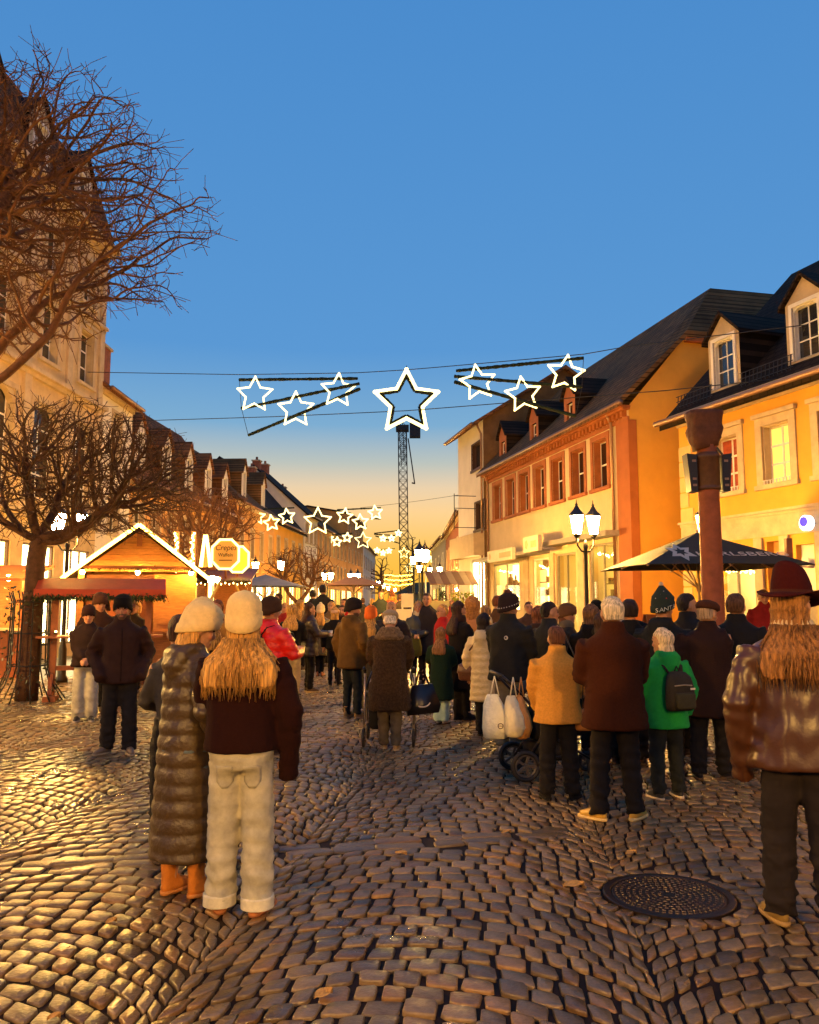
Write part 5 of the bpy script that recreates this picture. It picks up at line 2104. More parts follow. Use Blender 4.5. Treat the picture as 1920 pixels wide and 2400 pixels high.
def finish_people():
    dg = bpy.context.evaluated_depsgraph_get()
    for o, post in PENDING:
        me = bpy.data.meshes.new_from_object(o.evaluated_get(dg))
        me.name = o.name
        ms = list(o.data.materials)
        old = o.data
        o.modifiers.clear()
        o.data = me
        bpy.data.meshes.remove(old)
        if not me.materials and ms:
            me.materials.append(ms[0])
        n = len(me.vertices)
        if n:
            co, no = np.empty(n * 3), np.empty(n * 3)
            me.vertices.foreach_get('co', co)
            me.vertices.foreach_get('normal', no)
            co, no = co.reshape(-1, 3), no.reshape(-1, 3)
            if post:
                r = post(co, no, me)
                if r is not None:
                    me.vertices.foreach_set('co', r.ravel())
            me.polygons.foreach_set('use_smooth', np.ones(len(me.polygons), bool))
            me.update()


_cm = {}


def cloth(col, kind):
    k = '%s_%02d%02d%02d' % (kind, *[int(min(q, .99) * 99) for q in col])
    k += '_%d' % int(sum(col) * 9999)
    if kind == 'leather':
        return mat(k, col, .35, .5, .10, 4, .08, 60)
    if kind == 'puffer':
        return mat(k, col, .42, .45, .18, 7, .45, 28)
    if kind == 'wool':
        return mat(k, col, .95, .08, .16, 60, .4, 260, sheen=.08)
    if kind == 'fur':
        return mat(k, col, .95, .1, .5, 40, 1.0, 110, sheen=.4)
    if kind == 'denim':
        return mat(k, col, .85, .2, .28, 9, .25, 300)
    if kind == 'knit':
        return mat(k, col, .92, .12, .1, 30, .35, 160, sheen=.12)
    if kind == 'hair':
        return mat(k, col, .6, .25, .8, 12, .8, 22, stretch=(6, 6, .5))
    return mat(k, col, .8, .16, .2, 12, .3, 120)


def shoe(parent, x, y, rz, s, m, sole_m, boot=0., z=0.):
    R = rot(rz)
    X = lambda r: (np.array(r) @ R.T + np.array([x, y, z])) * s
    pr = [(.0, .060, .132, .042), (.012, .060, .135, .046), (.024, .060, .133, .045)]
    sl = MB().loft([X(sring((0, cy, zz), wd, hl, 16, .8)) for zz, cy, hl, wd in pr])
    up = [(.022, .058, .126, .042), (.05, .050, .120, .041), (.068, .030, .098, .038), (.088, .0, .068, .036), (.115, -.014, .052, .037)]
    if boot:
        up += [(.115 + boot * .4, -.016, .054, .042), (.115 + boot, -.014, .057, .046)]
    u = MB().loft([X(sring((0, cy, zz), wd, hl, 16, .9)) for zz, cy, hl, wd in up])
    o = u.build('boot' if boot else 'shoe', m, parent, True)
    sl.build('sole', sole_m, o, True)
    return o


def person(label, x, top, fy=None, Y=None, rz=0., H=None, coat=((.03, .012, .006), 'plain', .82, 1.0), trou=((.01, .008, .008), 1.0, 'plain'), shoes=((.03, .015, .01), 0.),
           hat=None, hair=('short', (.05, .02, .01)), arms=('down', 'down'), hd=(0, 0, 0), stance=(.1, .1, 0., 0.), lean=0., extras=(), skin=(.42, .20, .10), feet=(8, -8), flare=0.,
           group=None, female=False):
    g = ground(x, fy) if fy else np.array([*PX(x, Y), 0])
    Yd = g[1]
    hatx = {'beanie': .045, 'pom': .07, 'fedora': .06, 'santa': .12, 'cap': .02}.get(hat[0] if hat else '', .01)
    if H is None:
        H = at(x, top, Yd)[2] - hatx
    s = H / 1.75
    r = empty('person', g, rad(rz))
    tag(r, label, 'person', group)
    near = Yd < 7.5
    mid = Yd < 11
    vox = .015 if near else (.02 if mid else (.026 if Yd < 18 else .04))
    hands = 'hands' in extras
    seed = (x * .37 + top) % 10
    wsc = .93 if female else 1.0

    def T(p):
        p = np.array(p, float)
        z = p[..., 2]
        k = np.clip(z - .95, 0, None)
        p[..., 1] += lean * k
        p[..., 2] -= .35 * lean * lean * k
        return p * s
    hp = np.array([0, -.01, 1.52])
    HR = rot(*hd)
    HS = 1.075
    hw_ = dict(zip(extras, extras[1:])).get('hairw', 1.0)

    def X(p):
        return T((np.array(p, float) - hp) @ HR.T * HS + hp)

    col, ck, hem, bulk = coat
    # ---- arms
    wr, el = {}, {}
    Sh = {-1: np.array([-.195 * wsc - (bulk - 1) * .1, -.005, 1.40]), 1: np.array([.195 * wsc + (bulk - 1) * .1, -.005, 1.40])}
    for k, sd in ((0, -1), (1, 1)):
        a = ARM[arms[k]]
        el[sd], wr[sd] = ik(Sh[sd], np.array([sd * a[0], a[1], a[2]]), sd, 1.1 if arms[k] in ('front', 'chest', 'low') else .55)
    # ---- feet
    fl, fr, fyl, fyr = stance
    foot = {-1: np.array([-fl, fyl, 0]), 1: np.array([fr, fyr, 0])}
    # ---- body: one continuous skin
    b = MB()
    head_shells(b, X)
    b.loft([T(sring((0, 0, z), rx * wsc, ry, 16)) for z, rx, ry in ((.86, .13, .09), (1.0, .14, .095), (1.2, .145, .1), (1.38, .15, .09), (1.46, .08, .065), (1.5, .055, .055))])
    for sd in (-1, 1):
        b.tube([T(Sh[sd]), T(el[sd]), T(wr[sd])], [.048 * s, .04 * s, .027 * s], 10)
        curl = .35 if arms[(sd + 1) // 2] in ('down', 'swing') else 1.0
        hb = MB()
        hand_shells(hb, wr[sd], wr[sd] - el[sd], sd, curl)
        b.add(T(np.concatenate(hb.v)), hb.f)
        hip = np.array([sd * .085, 0, .92])
        kn = (hip + foot[sd]) / 2 + np.array([0, .025, .03])
        kn[2] = .5
        b.tube([T(hip), T(kn), T(foot[sd] + (0, 0, .05))], [.075 * s, .05 * s, .035 * s], 10)
    lip, brow = (skin[0] * .8, skin[1] * .5, skin[2] * .5), tuple(q * .25 for q in skin)

    def paint(co, no, me):
        p = (co / s)
        k = np.clip(p[:, 2] - .95, 0, None)
        p = p.copy()
        p[:, 1] -= lean * k
        p[:, 2] += .35 * lean * lean * k
        q = (p - hp) / HS @ HR + hp
        c = np.tile(np.array([*skin, 1.0]), (len(q), 1))
        t = (q[:, 2] - HZ0) / HH
        f = q[:, 1] > .06
        c[f & (np.abs(t - .19) < .035) & (np.abs(q[:, 0]) < .024), :3] = lip
        c[f & (np.abs(t - .625) < .022) & (np.abs(np.abs(q[:, 0]) - .034) < .024), :3] = brow
        c[f & (np.abs(t - .40) < .1) & (np.abs(np.abs(q[:, 0]) - .04) < .02), :3] *= (1.08, .82, .8)
        if 'beard' in extras:
            c[(q[:, 1] > .0) & (t < .27) & (t > -.2) & ~((np.abs(t - .19) < .03) & (np.abs(q[:, 0]) < .02)), :3] = (.09, .045, .025)
        if 'greybeard' in extras:
            c[(q[:, 1] > .0) & (t < .25) & (t > -.2), :3] = (.4, .28, .18)
        ca = me.color_attributes.new('skin', 'FLOAT_COLOR', 'POINT')
        ca.data.foreach_set('color', c.ravel())
        return None
    sk = mat('skin', skin, .5, .35, .1, 25, .1, 90, attr='skin')
    remesh_later(b.build('body', sk, r), (.0085 if (hands or near) else (.011 if mid else .016)), paint, 1)
    for sd in (-1, 1):
        m = MB().ell((sd * .031, .083, HZ0 + HH * .525), (.0125, .008, .007), 8, 5)
        mm = MB().add(X(np.concatenate(m.v)), m.f)
        mm.build('eye', mat('eye', (.03, .015, .01), .1, .8, .2, 40), r, True)
    # ---- trousers
    tc_, tw, tk = trou
    t = MB()
    t.loft([T(sring((0, -.005, z), rx * wsc * (1.04 if female else 1), ry, 18)) for z, rx, ry in ((.80, .172, .122), (.87, .190, .142), (.97, .176, .124), (1.03, .166, .114))])
    for sd in (-1, 1):
        f = foot[sd]
        hip = np.array([sd * .088, 0, .86])
        kn = np.array([(hip[0] + f[0]) / 2 + sd * .005, (f[1]) / 2 + .02, .48])
        an = f + np.array([0, -.015, .21 if 'tuck' in extras else .055])
        pts = [T(hip), T(hip * .6 + kn * .4), T(kn), T(kn * .5 + an * .5), T(an)]
        t.tube(pts, [.100 * s, .095 * s, .078 * s * (1 + (tw - 1) * .6), .068 * s * tw, .064 * s * tw], 14)

    def folds(co, no, me):
        p = co / s
        low = np.clip((.62 - p[:, 2]) / .5, 0, 1)
        hi_ = np.clip((p[:, 2] - .68) / .2, 0, 1)
        amp = .006 + .008 * low + .004 * hi_
        f = noise3(p * np.array([1, 1, 1.9]), 16, seed) + .6 * noise3(p * np.array([1, 1, 2.6]), 31, seed + 3)
        f += .45 * np.sin(p[:, 2] * 70 + p[:, 0] * 40 + 6 * noise3(p, 9, seed)) * low
        return co + no * (f * amp * s)[:, None]
    remesh_later(t.build('trousers', cloth(tc_, tk), r), vox, folds)
    if 'cuff' in extras:
        for sd in (-1, 1):
            q = foot[sd] + np.array([0, -.015, 0])
            MB().loft([T(sring((q[0], q[1], z), .0705 * tw, .0735 * tw, 18, .95)) for z in (.045, .05, .1, .105)]).build('cuff', cloth(tuple(min(1, v * 1.5) for v in tc_), tk), r, True)
    # ---- shoes
    sc_, bt = shoes[:2]
    som = cloth(shoes[2] if len(shoes) > 2 else (.08, .05, .03), 'plain')
    for sd, a in ((-1, feet[0]), (1, feet[1])):
        shoe(r, foot[sd][0], foot[sd][1], a, s, cloth(sc_, 'leather' if bt == 0 else 'plain'), som, bt)
    # ---- coat with sleeves
    c = MB()
    base = [(.20, .245, .19), (.40, .235, .178), (.60, .224, .168), (.78, .212, .16), (.92, .203, .153), (1.05, .193, .147), (1.18, .195, .145), (1.30, .208, .145), (1.385, .214, .13), (1.44, .178, .112),
            (1.482, .118, .096), (1.52, .09, .088), (1.55, .083, .086)]
    zz = [hem] + [q[0] for q in base if q[0] > hem + .05]
    rings = []
    for z in zz:
        rx, ry = np.interp(z, [q[0] for q in base], [q[1] for q in base]), np.interp(z, [q[0] for q in base], [q[2] for q in base])
        kb = 1 + (bulk - 1) * (1 if z < .9 else (.55 if 1.05 < z < 1.4 else (.8 if z < 1.2 else max(.2, (1.55 - z) / .15 * .5))))
        kf = 1 + flare * max(0, 1.05 - z)
        rings.append(T(sring((0, -.004, z), rx * kb * kf * wsc, ry * kb * kf, 24, .88)))
    c.loft(rings)
    sb = 1 + (bulk - 1) * .9
    for sd in (-1, 1):
        S_, E_, W_ = Sh[sd] + np.array([-sd * .03, 0, .0]), el[sd], wr[sd]
        pts = [S_, S_ * .45 + E_ * .55 + np.array([sd * .005, 0, 0]), E_, E_ * .5 + W_ * .5, W_ + (W_ - E_) * (.6 if 'longsleeve' in extras else (.5 if arms[(sd + 1) // 2] == 'pocket' else .04))]
        c.tube([T(q) for q in pts], [.088 * s * sb, .078 * s * sb, .069 * s * sb, .063 * s * sb, .054 * s * sb], 14)
    if 'hood' in extras:
        for q, rr in (((0, -.12, 1.465), (.125, .055, .07)), ((0, -.135, 1.41), (.10, .048, .08)), ((.07, -.06, 1.505), (.05, .07, .04)), ((-.07, -.06, 1.505), (.05, .07, .04))):
            m = MB().ell(q, rr, 14, 9)
            c.add(T(np.concatenate(m.v)), m.f)
    if 'collar' in extras:
        c.loft([T(sring((0, -.012, z), rx, ry, 18, .95)) for z, rx, ry in ((1.46, .12, .1), (1.5, .1, .095), (1.575, .092, .09))])

    def drape(co, no, me):
        p = co / s
        if ck == 'puffer':
            ph = p[:, 2] / .098 + .12 * noise3(p, 6, seed)
            f = np.abs(np.sin(math.pi * ph)) ** .38 - .6
            f = f * .018 + .004 * noise3(p * np.array([1, 1, .6]), 30, seed)
            k = np.clip((1.50 - p[:, 2]) / .1, .2, 1)
            return co + no * (f * k * s)[:, None]
        a = {'leather': .012, 'fur': .006, 'wool': .0045, 'knit': .004}.get(ck, .006)
        arm_ = np.clip((np.abs(p[:, 0]) - .17) / .05, 0, 1)
        f = noise3(p * np.array([1, 1, .3 if ck == 'leather' else .55]), 15 if ck == 'leather' else 11, seed) + .55 * noise3(p * np.array([1.2, 1.2, .6]), 29, seed + 2)
        f += arm_ * (.35 if ck == 'leather' else .8) * np.sin(p[:, 2] * 62 + 3.5 * noise3(p, 10, seed + 1))
        if hem < .7:
            f += .9 * np.sin(np.arctan2(p[:, 1], p[:, 0]) * 9 + seed) * np.clip((.95 - p[:, 2]) / .4, 0, 1)
        if ck == 'fur':
            f += .8 * noise3(p, 90, seed)
        return co + no * (f * a * s)[:, None]
    remesh_later(c.build('coat' if hem < .7 else 'jacket', cloth(col, ck), r), vox, drape)
    zip_ = 'collar' in extras or True
    # seam down the back / zip in front: thin raised strips
    if mid and ck in ('plain', 'wool', 'leather'):
        for yy, nm in ((1, 'front_edge'),):
            pts = []
            for z in np.linspace(hem + .03, 1.42, 12):
                ry = np.interp(z, [q[0] for q in base], [q[2] for q in base])
                kb = 1 + (bulk - 1) * (1 if z < 1.4 else .6)
                kf = 1 + flare * max(0, 1.05 - z)
                pts.append(T((0, ry * kb * kf - .002, z)))
            MB().tube(pts, .006, 5).build('zip', cloth(tuple(q * .6 for q in col), 'plain'), r, True)
    # ---- hair
    hk, hc = hair
    hm = cloth(hc, 'hair')
    if hk != 'none':
        hb = MB()
        grow = .012 if hk in ('short', 'bald') else .02
        rg = []
        lowt = {'short': .27, 'bob': -.12, 'long': .0, 'bald': .3, 'fluffy': .12}[hk]
        ts = np.linspace(lowt, 1.0, 11)
        for t_ in ts:
            w_, f_, b_ = (np.interp(t_, [q[0] for q in HEAD], [q[k] for q in HEAD]) for k in (1, 2, 3))
            if t_ < .3:
                w_, b_ = max(w_, .066), min(b_, -.085)
            fr_ = .012 if t_ < .68 else np.interp(t_, (.68, .8, 1), (.03, .092, .02))
            if hk in ('bob', 'long'):
                fr_ = max(fr_, .03) if t_ < .68 else fr_
            if hk == 'short' and t_ < .4:
                fr_ = -.03
            if hat and t_ > .42 and hat[0] != 'band':
                grow = .006
            b2, w2_ = b_ - grow, w_ + grow * (1.15 if hk in ('bob', 'long', 'fluffy') else .8)
            if hk == 'fluffy':
                b2 -= .012
                w2_ += .012
            if t_ == 1.0:
                w2_ = .03
            rg.append(X(sring((0, (fr_ + b2) / 2, HZ0 + HH * t_ + (grow if t_ > .9 else 0)), w2_, max(.02, (fr_ - b2) / 2), 24, .95)))
        hb.loft(rg)
        if hk == 'long':
            L = [(1.52, .092, -.01, -.125), (1.46, .115, -.05, -.155), (1.40, .135, -.07, -.175), (1.33, .14, -.09, -.185), (1.27, .13, -.105, -.18)]
            kb = bulk
            rr = []
            for z, w_, f_, b_ in L:
                b_ = min(b_, -(.145 * kb + .03)) if z < 1.42 else b_ * (.6 + .4 * kb)
                p = sring((0, (f_ + b_) / 2, z), w_ * (1 + (hw_ - 1) * min(1, (1.54 - z) / .14)), (f_ - b_) / 2, 24, .9)
                rr.append(T(p))
            hb.loft([rg[1], rg[0] * .5 + rr[0] * .5, *rr])

        def strands(co, no, me):
            p = co / s
            a = np.arctan2(p[:, 0], -(p[:, 1] + .03))
            f = np.sin(a * 21 + 4 * noise3(p, 9, seed)) * .6 + np.sin(a * 47 + 5 * noise3(p, 7, seed + 1)) * .4
            amp = {'short': .0025, 'bald': .001, 'bob': .0045, 'long': .009, 'fluffy': .005}[hk]
            if hk == 'fluffy':
                f = f + noise3(p, 40, seed)
            return co + no * (f * amp * s)[:, None]
        if hk == 'bald':
            hb.build('hair', hm, r, True)
        else:
            remesh_later(hb.build('hair', hm, r), .010 if near else (.013 if mid else .02), strands, 1)
        if hk == 'long' and mid:
            st = MB()
            for _ in range(520 if near else 140):
                a = random.uniform(-1.75, 1.75)
                pts = []
                zend = random.uniform(1.19, 1.40)
                wv_, wp = random.uniform(.002, .010), random.uniform(0, 6)
                w0 = random.uniform(.97, 1.08)
                for z in ((1.60,) if not hat else ()) + (1.54, 1.48, 1.42, 1.36, 1.30, zend):
                    if z < zend - .01:
                        continue
                    wx = np.interp(-z, (-1.6, -1.52, -1.46, -1.4, -1.33, -1.25), (.096, .1, .118, .14, .148, .142)) * w0 * (1 + (hw_ - 1) * min(1, max(0, (1.54 - z) / .14)))
                    ybk = np.interp(-z, (-1.6, -1.52, -1.46, -1.42, -1.40, -1.33), (-.125, -.13, -.155, -.17, -max(.18, .145 * bulk + .035), -max(.19, .145 * bulk + .04))) * w0
                    q = np.array([wx * math.sin(a), -.03 + (ybk + .03) * max(0.0, math.cos(a)) - (.02 if abs(a) > 1.4 else 0), z]) + rng.normal(0, .003, 3) + wv_ * np.array([math.sin(z * 38 + wp), .5 * math.cos(z * 31 + wp), 0])
                    pts.append(X([q])[0] if z > 1.55 else T(q))
                st.tube(pts, [.0036 * s] * (len(pts) - 1) + [.001], 3)
            st.build('hair_strands', hm, r, True, fix=False)
    # ---- hat
    if hat:
        hk2, hcol = hat[:2]
        km = cloth(hcol, 'knit' if hk2 in ('beanie', 'pom', 'santa') else 'wool')
        if hk2 in ('beanie', 'pom', 'santa'):
            hm_ = MB()
            tall = {'beanie': 1.20, 'pom': 1.20, 'santa': 1.42}[hk2]
            rg = []
            prof = [(.43, 1.24), (.45, 1.30), (.66, 1.32), (.69, 1.25), (.85, 1.25), (.97, 1.17)]
            prof += [(1.08, .97), (tall - .03, .62), (tall, .25), (tall + .02, .05)] if hk2 != 'santa' else [(1.08, .92), (1.2, .66), (1.33, .38), (1.42, .13)]
            for t_, k in prof:
                rx, ry = .0775 * k, .0985 * k
                ring = sring((0, -.006, 0), rx, ry, 24, .95)
                ring[:, 2] = HZ0 + HH * t_ + (ring[:, 1]) * (.34 if t_ < .9 else .34 * max(0, (1.2 - t_)))
                if hk2 == 'santa' and t_ > 1.1:
                    ring[:, 1] -= (t_ - 1.1) * .08
                rg.append(X(ring))
            hm_.loft(rg)
            ho_ = hm_.build('hat', km, r, True)
            if hk2 == 'pom':
                m = MB().ell((0, -.01, HZ0 + HH * 1.2), (.042, .042, .038), 12, 8)
                v = np.concatenate(m.v)
                v = v + noise3(v, 90)[:, None] * .006
                MB().add(X(v), m.f).build('pompom', cloth(hat[2] if len(hat) > 2 else hcol, 'fur'), ho_, True)
                bd = MB()
                for i in range(26):
                    a = 2 * math.pi * i / 26
                    q = np.array([.103 * math.cos(a), -.006 + .131 * math.sin(a), 0])
                    q[2] = HZ0 + HH * .62 + q[1] * .34
                    bd.tube(X([q, q + (0, 0, .012)]), .0045 * s, 5)
                bd.build('hat_pattern', cloth((.6, .5, .4), 'knit'), ho_)
            if hk2 == 'santa':
                for i, ch in enumerate('SANTA'):
                    a = rad(-25 + i * 14)
                    cu = text(ch, .055 * s, cloth((.75, .7, .6), 'plain'), None, (0, 0, 0), (0, 0, 0), 'letter', .002)
                    v = np.empty(len(cu.data.vertices) * 3)
                    cu.data.vertices.foreach_get('co', v)
                    v = v.reshape(-1, 3) / s
                    # the lettering runs round the cuff, on the side turned to the right-hand street
                    th_ = rad(-76) + i * rad(21) + v[:, 0] / .1
                    P = np.stack([.109 * np.cos(th_), -.006 + .138 * np.sin(th_), HZ0 + HH * .555 + v[:, 1] + (-.006 + .138 * np.sin(th_)) * .34], 1)
                    cu.data.vertices.foreach_set('co', X(P).ravel())
                    cu.data.update()
                    cu.parent = ho_
                m = MB().ell((0, -.035, HZ0 + HH * 1.44), (.022,) * 3, 10, 6)
                MB().add(X(np.concatenate(m.v)), m.f).build('hat_ball', cloth((.5, .4, .3), 'fur'), ho_, True)
                for k in range(7):
                    a, tt = random.uniform(-2.6, -.4), random.uniform(.9, 1.2)
                    q = np.interp(tt, (.85, .94, 1.08, 1.2), (1.17, 1.1, .92, .66))
                    m = MB().ell((.0785 * q * math.cos(a), -.012 + .0995 * q * math.sin(a), HZ0 + HH * tt + .0995 * q * math.sin(a) * .3), (.009, .009, .008), 7, 5)
                    MB().add(X(np.concatenate(m.v)), m.f).build('hat_dot', cloth((.65, .5, .4) if k % 2 else (.5, .03, .02), 'knit'), ho_, True)
        elif hk2 == 'cap':
            hm_ = MB()
            rg = []
            for t_, k, dy in ((.66, 1.13, 0), (.70, 1.25, .0), (.80, 1.33, .006), (.90, 1.25, .01), (1.0, .95, .014), (1.05, .5, .014), (1.06, .1, .01)):
                ring = sring((0, -.004 + dy, 0), .0775 * k, .0985 * k, 22, .95)
                ring[:, 2] = HZ0 + HH * t_ - ring[:, 1] * .12
                rg.append(X(ring))
            hm_.loft(rg)
            ho_ = hm_.build('hat', km, r, True)
            pk = [[(.075 * math.sin(a), .085 + .0 + .055 * math.cos(a), HZ0 + HH * (.70 + dz) - .012 * math.cos(a)) for a in np.linspace(-1.45, 1.45, 9)] for dz in (0, .035)]
            MB().loft([X(q) for q in pk]).build('peak', km, ho_, True)
        elif hk2 == 'fedora':
            br_ = MB()
            rr = []
            for k, z, up in ((1.15, .70, 0), (1.5, .69, .2), (1.95, .70, 1), (1.98, .715, 1), (1.5, .725, .2), (1.15, .74, 0)):
                ring = sring((0, -.004, 0), .0775 * k, .095 * k, 30, .98)
                th_ = np.arctan2(ring[:, 1], ring[:, 0])
                ring[:, 2] = HZ0 + HH * z + up * (.028 * np.cos(2 * th_) - .004) - ring[:, 1] * .1
                rr.append(X(ring))
            br_.loft(rr, cap=False)
            ho_ = br_.build('hat', km, r, True)
            cr_ = MB()
            rr = []
            for t_, k in ((.70, 1.17), (.80, 1.2), (.95, 1.16), (1.12, 1.06), (1.24, .92), (1.29, .75), (1.25, .45), (1.20, .12)):
                ring = sring((0, -.004, 0), .0775 * k * (1 - .18 * max(0, t_ - .95)), .0975 * k, 26, .98)
                ring[:, 2] = HZ0 + HH * t_ - ring[:, 1] * .12 - (.03 * np.clip(ring[:, 1] / .09, -1, 1) if t_ > 1.1 else 0)
                rr.append(X(ring))
            cr_.loft(rr).build('hat_crown', km, ho_, True)
            MB().loft([X(sring((0, -.004, HZ0 + HH * t_), .0775 * 1.205, .0975 * 1.205, 26, .98)) for t_ in (.735, .83)], cap=False).build('hat_band', cloth((.05, .012, .008), 'plain'), ho_, True)
        elif hk2 == 'band':
            MB().loft([X(sring((0, -.005, HZ0 + HH * t_), .0775 * k, .1 * k, 24, .95)) for t_, k in ((.52, 1.2), (.55, 1.26), (.74, 1.26), (.77, 1.18))]).build('headband', km, r, True)
        elif hk2 == 'hood':
            hm_ = MB()
            rg = []
            for t_ in np.linspace(-.3, 1.0, 12):
                w_, f_, b_ = (np.interp(max(t_, .3), [q[0] for q in HEAD], [q[k] for q in HEAD]) for k in (1, 2, 3))
                f_ = .075 if t_ < .85 else f_ * .9
                rg.append(X(sring((0, (f_ + b_ - .04) / 2, HZ0 + HH * t_ + (.03 if t_ > .9 else 0)), w_ + .04, (f_ - b_ + .05) / 2, 20, .95)))
            hm_.loft(rg)
            remesh_later(hm_.build('hood', cloth(hcol, 'fur'), r), .016, lambda co, no, me: co + no * (noise3(co, 70) * .012)[:, None], 1)
    # ---- small things that move with the clothes
    if 'glasses' in extras:
        m = MB()
        for sd in (-1, 1):
            t_ = np.linspace(0, 2 * math.pi, 15)
            m.tube(X([(sd * .033 + .024 * math.cos(a), .104, HZ0 + HH * .53 + .017 * math.sin(a)) for a in t_]), .0028 * s, 5)
            m.tube(X([(sd * .057, .102, HZ0 + HH * .55), (sd * .08, .0, HZ0 + HH * .52)]), .0025 * s, 4)
        m.tube(X([(-.009, .106, HZ0 + HH * .54), (.009, .106, HZ0 + HH * .54)]), .0025 * s, 4)
        m.build('glasses', mat('glasses_black', (.01, .008, .008), .3, .5, .1, 9), r)
    if 'scarf' in extras:
        sc2 = cloth(extras[extras.index('scarf') + 1], 'knit')
        MB().loft([T(sring((0, -.008, z), rx, ry, 22, .95)) for z, rx, ry in ((1.45, .105, .1), (1.475, .122, .115), (1.52, .118, .112), (1.565, .1, .1), (1.575, .085, .085))]).build('scarf', sc2, r, True)
    if 'badge' in extras:
        bx, bz = extras[extras.index('badge') + 1]
        ry = .14 * bulk
        R_ = rot(0, 90)
        pts = [(bx + .024 * math.cos(a), -ry - .010, bz + .024 * math.sin(a)) for a in np.linspace(0, 2 * math.pi, 13)[:-1]]
        MB().prism(T(pts), (0, -.006, 0)).build('badge', cloth((.7, .6, .45), 'plain'), r)
        pts = [(bx + .012 * math.cos(a), -ry - .019, bz + .012 * math.sin(a)) for a in np.linspace(0, 2 * math.pi, 9)[:-1]]
        MB().prism(T(pts), (0, -.003, 0)).build('badge_mark', cloth((.03, .03, .03), 'plain'), r)
    if 'furcollar' in extras:
        fc = MB()
        fc.loft([T(sring((0, -.03, z), rx, ry, 22, .95)) for z, rx, ry in ((1.40, .19, .14), (1.43, .2, .155), (1.50, .15, .13), (1.56, .11, .10))])
        remesh_later(fc.build('fur_collar', cloth(extras[extras.index('furcollar') + 1], 'fur'), r), .014, lambda co, no, me: co + no * (noise3(co, 80) * .009)[:, None], 1)
    if 'pockets' in extras:
        tr_o = [o for o in r.children if o.name.startswith('trousers')][0]
        for sd in (-1, 1):
            pm = MB()
            vs = []
            for j_ in range(8):
                t_ = j_ / 7
                z = .70 + .13 * t_
                hw2 = .05 if t_ > .3 else .05 * (.35 + .65 * t_ / .3)
                for i_ in range(7):
                    vs.append(T((sd * .078 + hw2 * (i_ / 3 - 1), -.3, z)))
            pm.add(vs, [(j_ * 7 + i_, j_ * 7 + i_ + 1, j_ * 7 + i_ + 8, j_ * 7 + i_ + 7) for j_ in range(7) for i_ in range(6)])
            po = pm.build('back_pocket', cloth(tuple(v * .9 for v in tc_), tk), r, True)
            sw_ = po.modifiers.new('w', 'SHRINKWRAP')
            sw_.wrap_method = 'PROJECT'
            sw_.use_project_y, sw_.use_positive_direction, sw_.use_negative_direction = True, True, False
            sw_.target, sw_.offset = tr_o, .004
            so = po.modifiers.new('t', 'SOLIDIFY')
            so.thickness = .004

    info = dict(root=r, s=s, T=T, X=X, wr=wr, el=el, g=g, rz=rad(rz), bulk=bulk, H=H)

    def world(p):
        p = T(np.array(p, float))
        ca, sa = math.cos(rad(rz)), math.sin(rad(rz))
        return np.array([g[0] + p[0] * ca - p[1] * sa, g[1] + p[0] * sa + p[1] * ca, p[2]])
    info['world'] = world
    info['hand'] = lambda sd, d=.07: world(wr[sd] + (wr[sd] - el[sd]) / np.linalg.norm(wr[sd] - el[sd]) * d)
    return info


def held(name, info, p, rz=0.):
    q = info['world'](p)
    return empty(name, q, info['rz'] + rad(rz))

BLK, DKB, NAVY, MAR = (.008, .006, .005), (.04, .015, .007), (.012, .011, .014), (.020, .0055, .004)
OLV, TAN, GREY, BEI = (.075, .05, .016), (.50, .22, .05), (.05, .042, .034), (.34, .24, .12)
BLOND, BRUN, DARKH, AUB, WHT = (.54, .27, .06), (.07, .028, .012), (.02, .010, .007), (.15, .045, .015), (.62, .50, .34)
CREAMK = (.74, .52, .21)

# ---- the pair with the cream hats
girl = person('person in cream beanie with long blond hair, cropped maroon jacket and pale wide jeans', 557, 1393, fy=2138, rz=4, coat=(MAR, 'wool', .90, 1.08),
              trou=((.41, .37, .25), 1.34, 'denim'), shoes=((.42, .13, .03), 0., (.38, .14, .05)), hat=('beanie', CREAMK), hair=('long', BLOND), arms=('front', 'down'),
              stance=(.105, .115, .03, -.03), feet=(14, -24), extras=('cuff', 'pockets', 'longsleeve', 'hairw', 1.5), hd=(2, 3, 0))
puff = person('person in long brown quilted coat with hood, cream beanie and tan boots, head bent', 425, 1412, fy=2098, rz=-42, coat=((.060, .034, .010), 'puffer', .24, .97),
              trou=((.10, .13, .15), 1.1, 'denim'), shoes=((.50, .17, .025), .13, (.5, .2, .05)), hat=('beanie', CREAMK), hair=('bob', BLOND), arms=('front', 'pocket'),
              stance=(.09, .09, -.02, .06), extras=('hood', 'tuck'), female=True, hd=(-22, -16, 0), lean=.05, flare=.02)
person('person in cream beanie and glasses with dark jacket, behind the long quilted coat', 478, 1403, Y=8.2, rz=75, coat=(GREY, 'plain', .8, 1.0), hat=('beanie', CREAMK),
       hair=('long', BLOND), arms=('cup', 'down'), extras=('glasses',), female=True, hd=(0, -6, 0))
person('person with brown hair and dark collar, glimpsed behind the quilted hood', 424, 1446, Y=5.5, rz=20, coat=(GREY, 'plain', .8, .8), hair=('short', BRUN), arms=('front', 'front'), female=True)
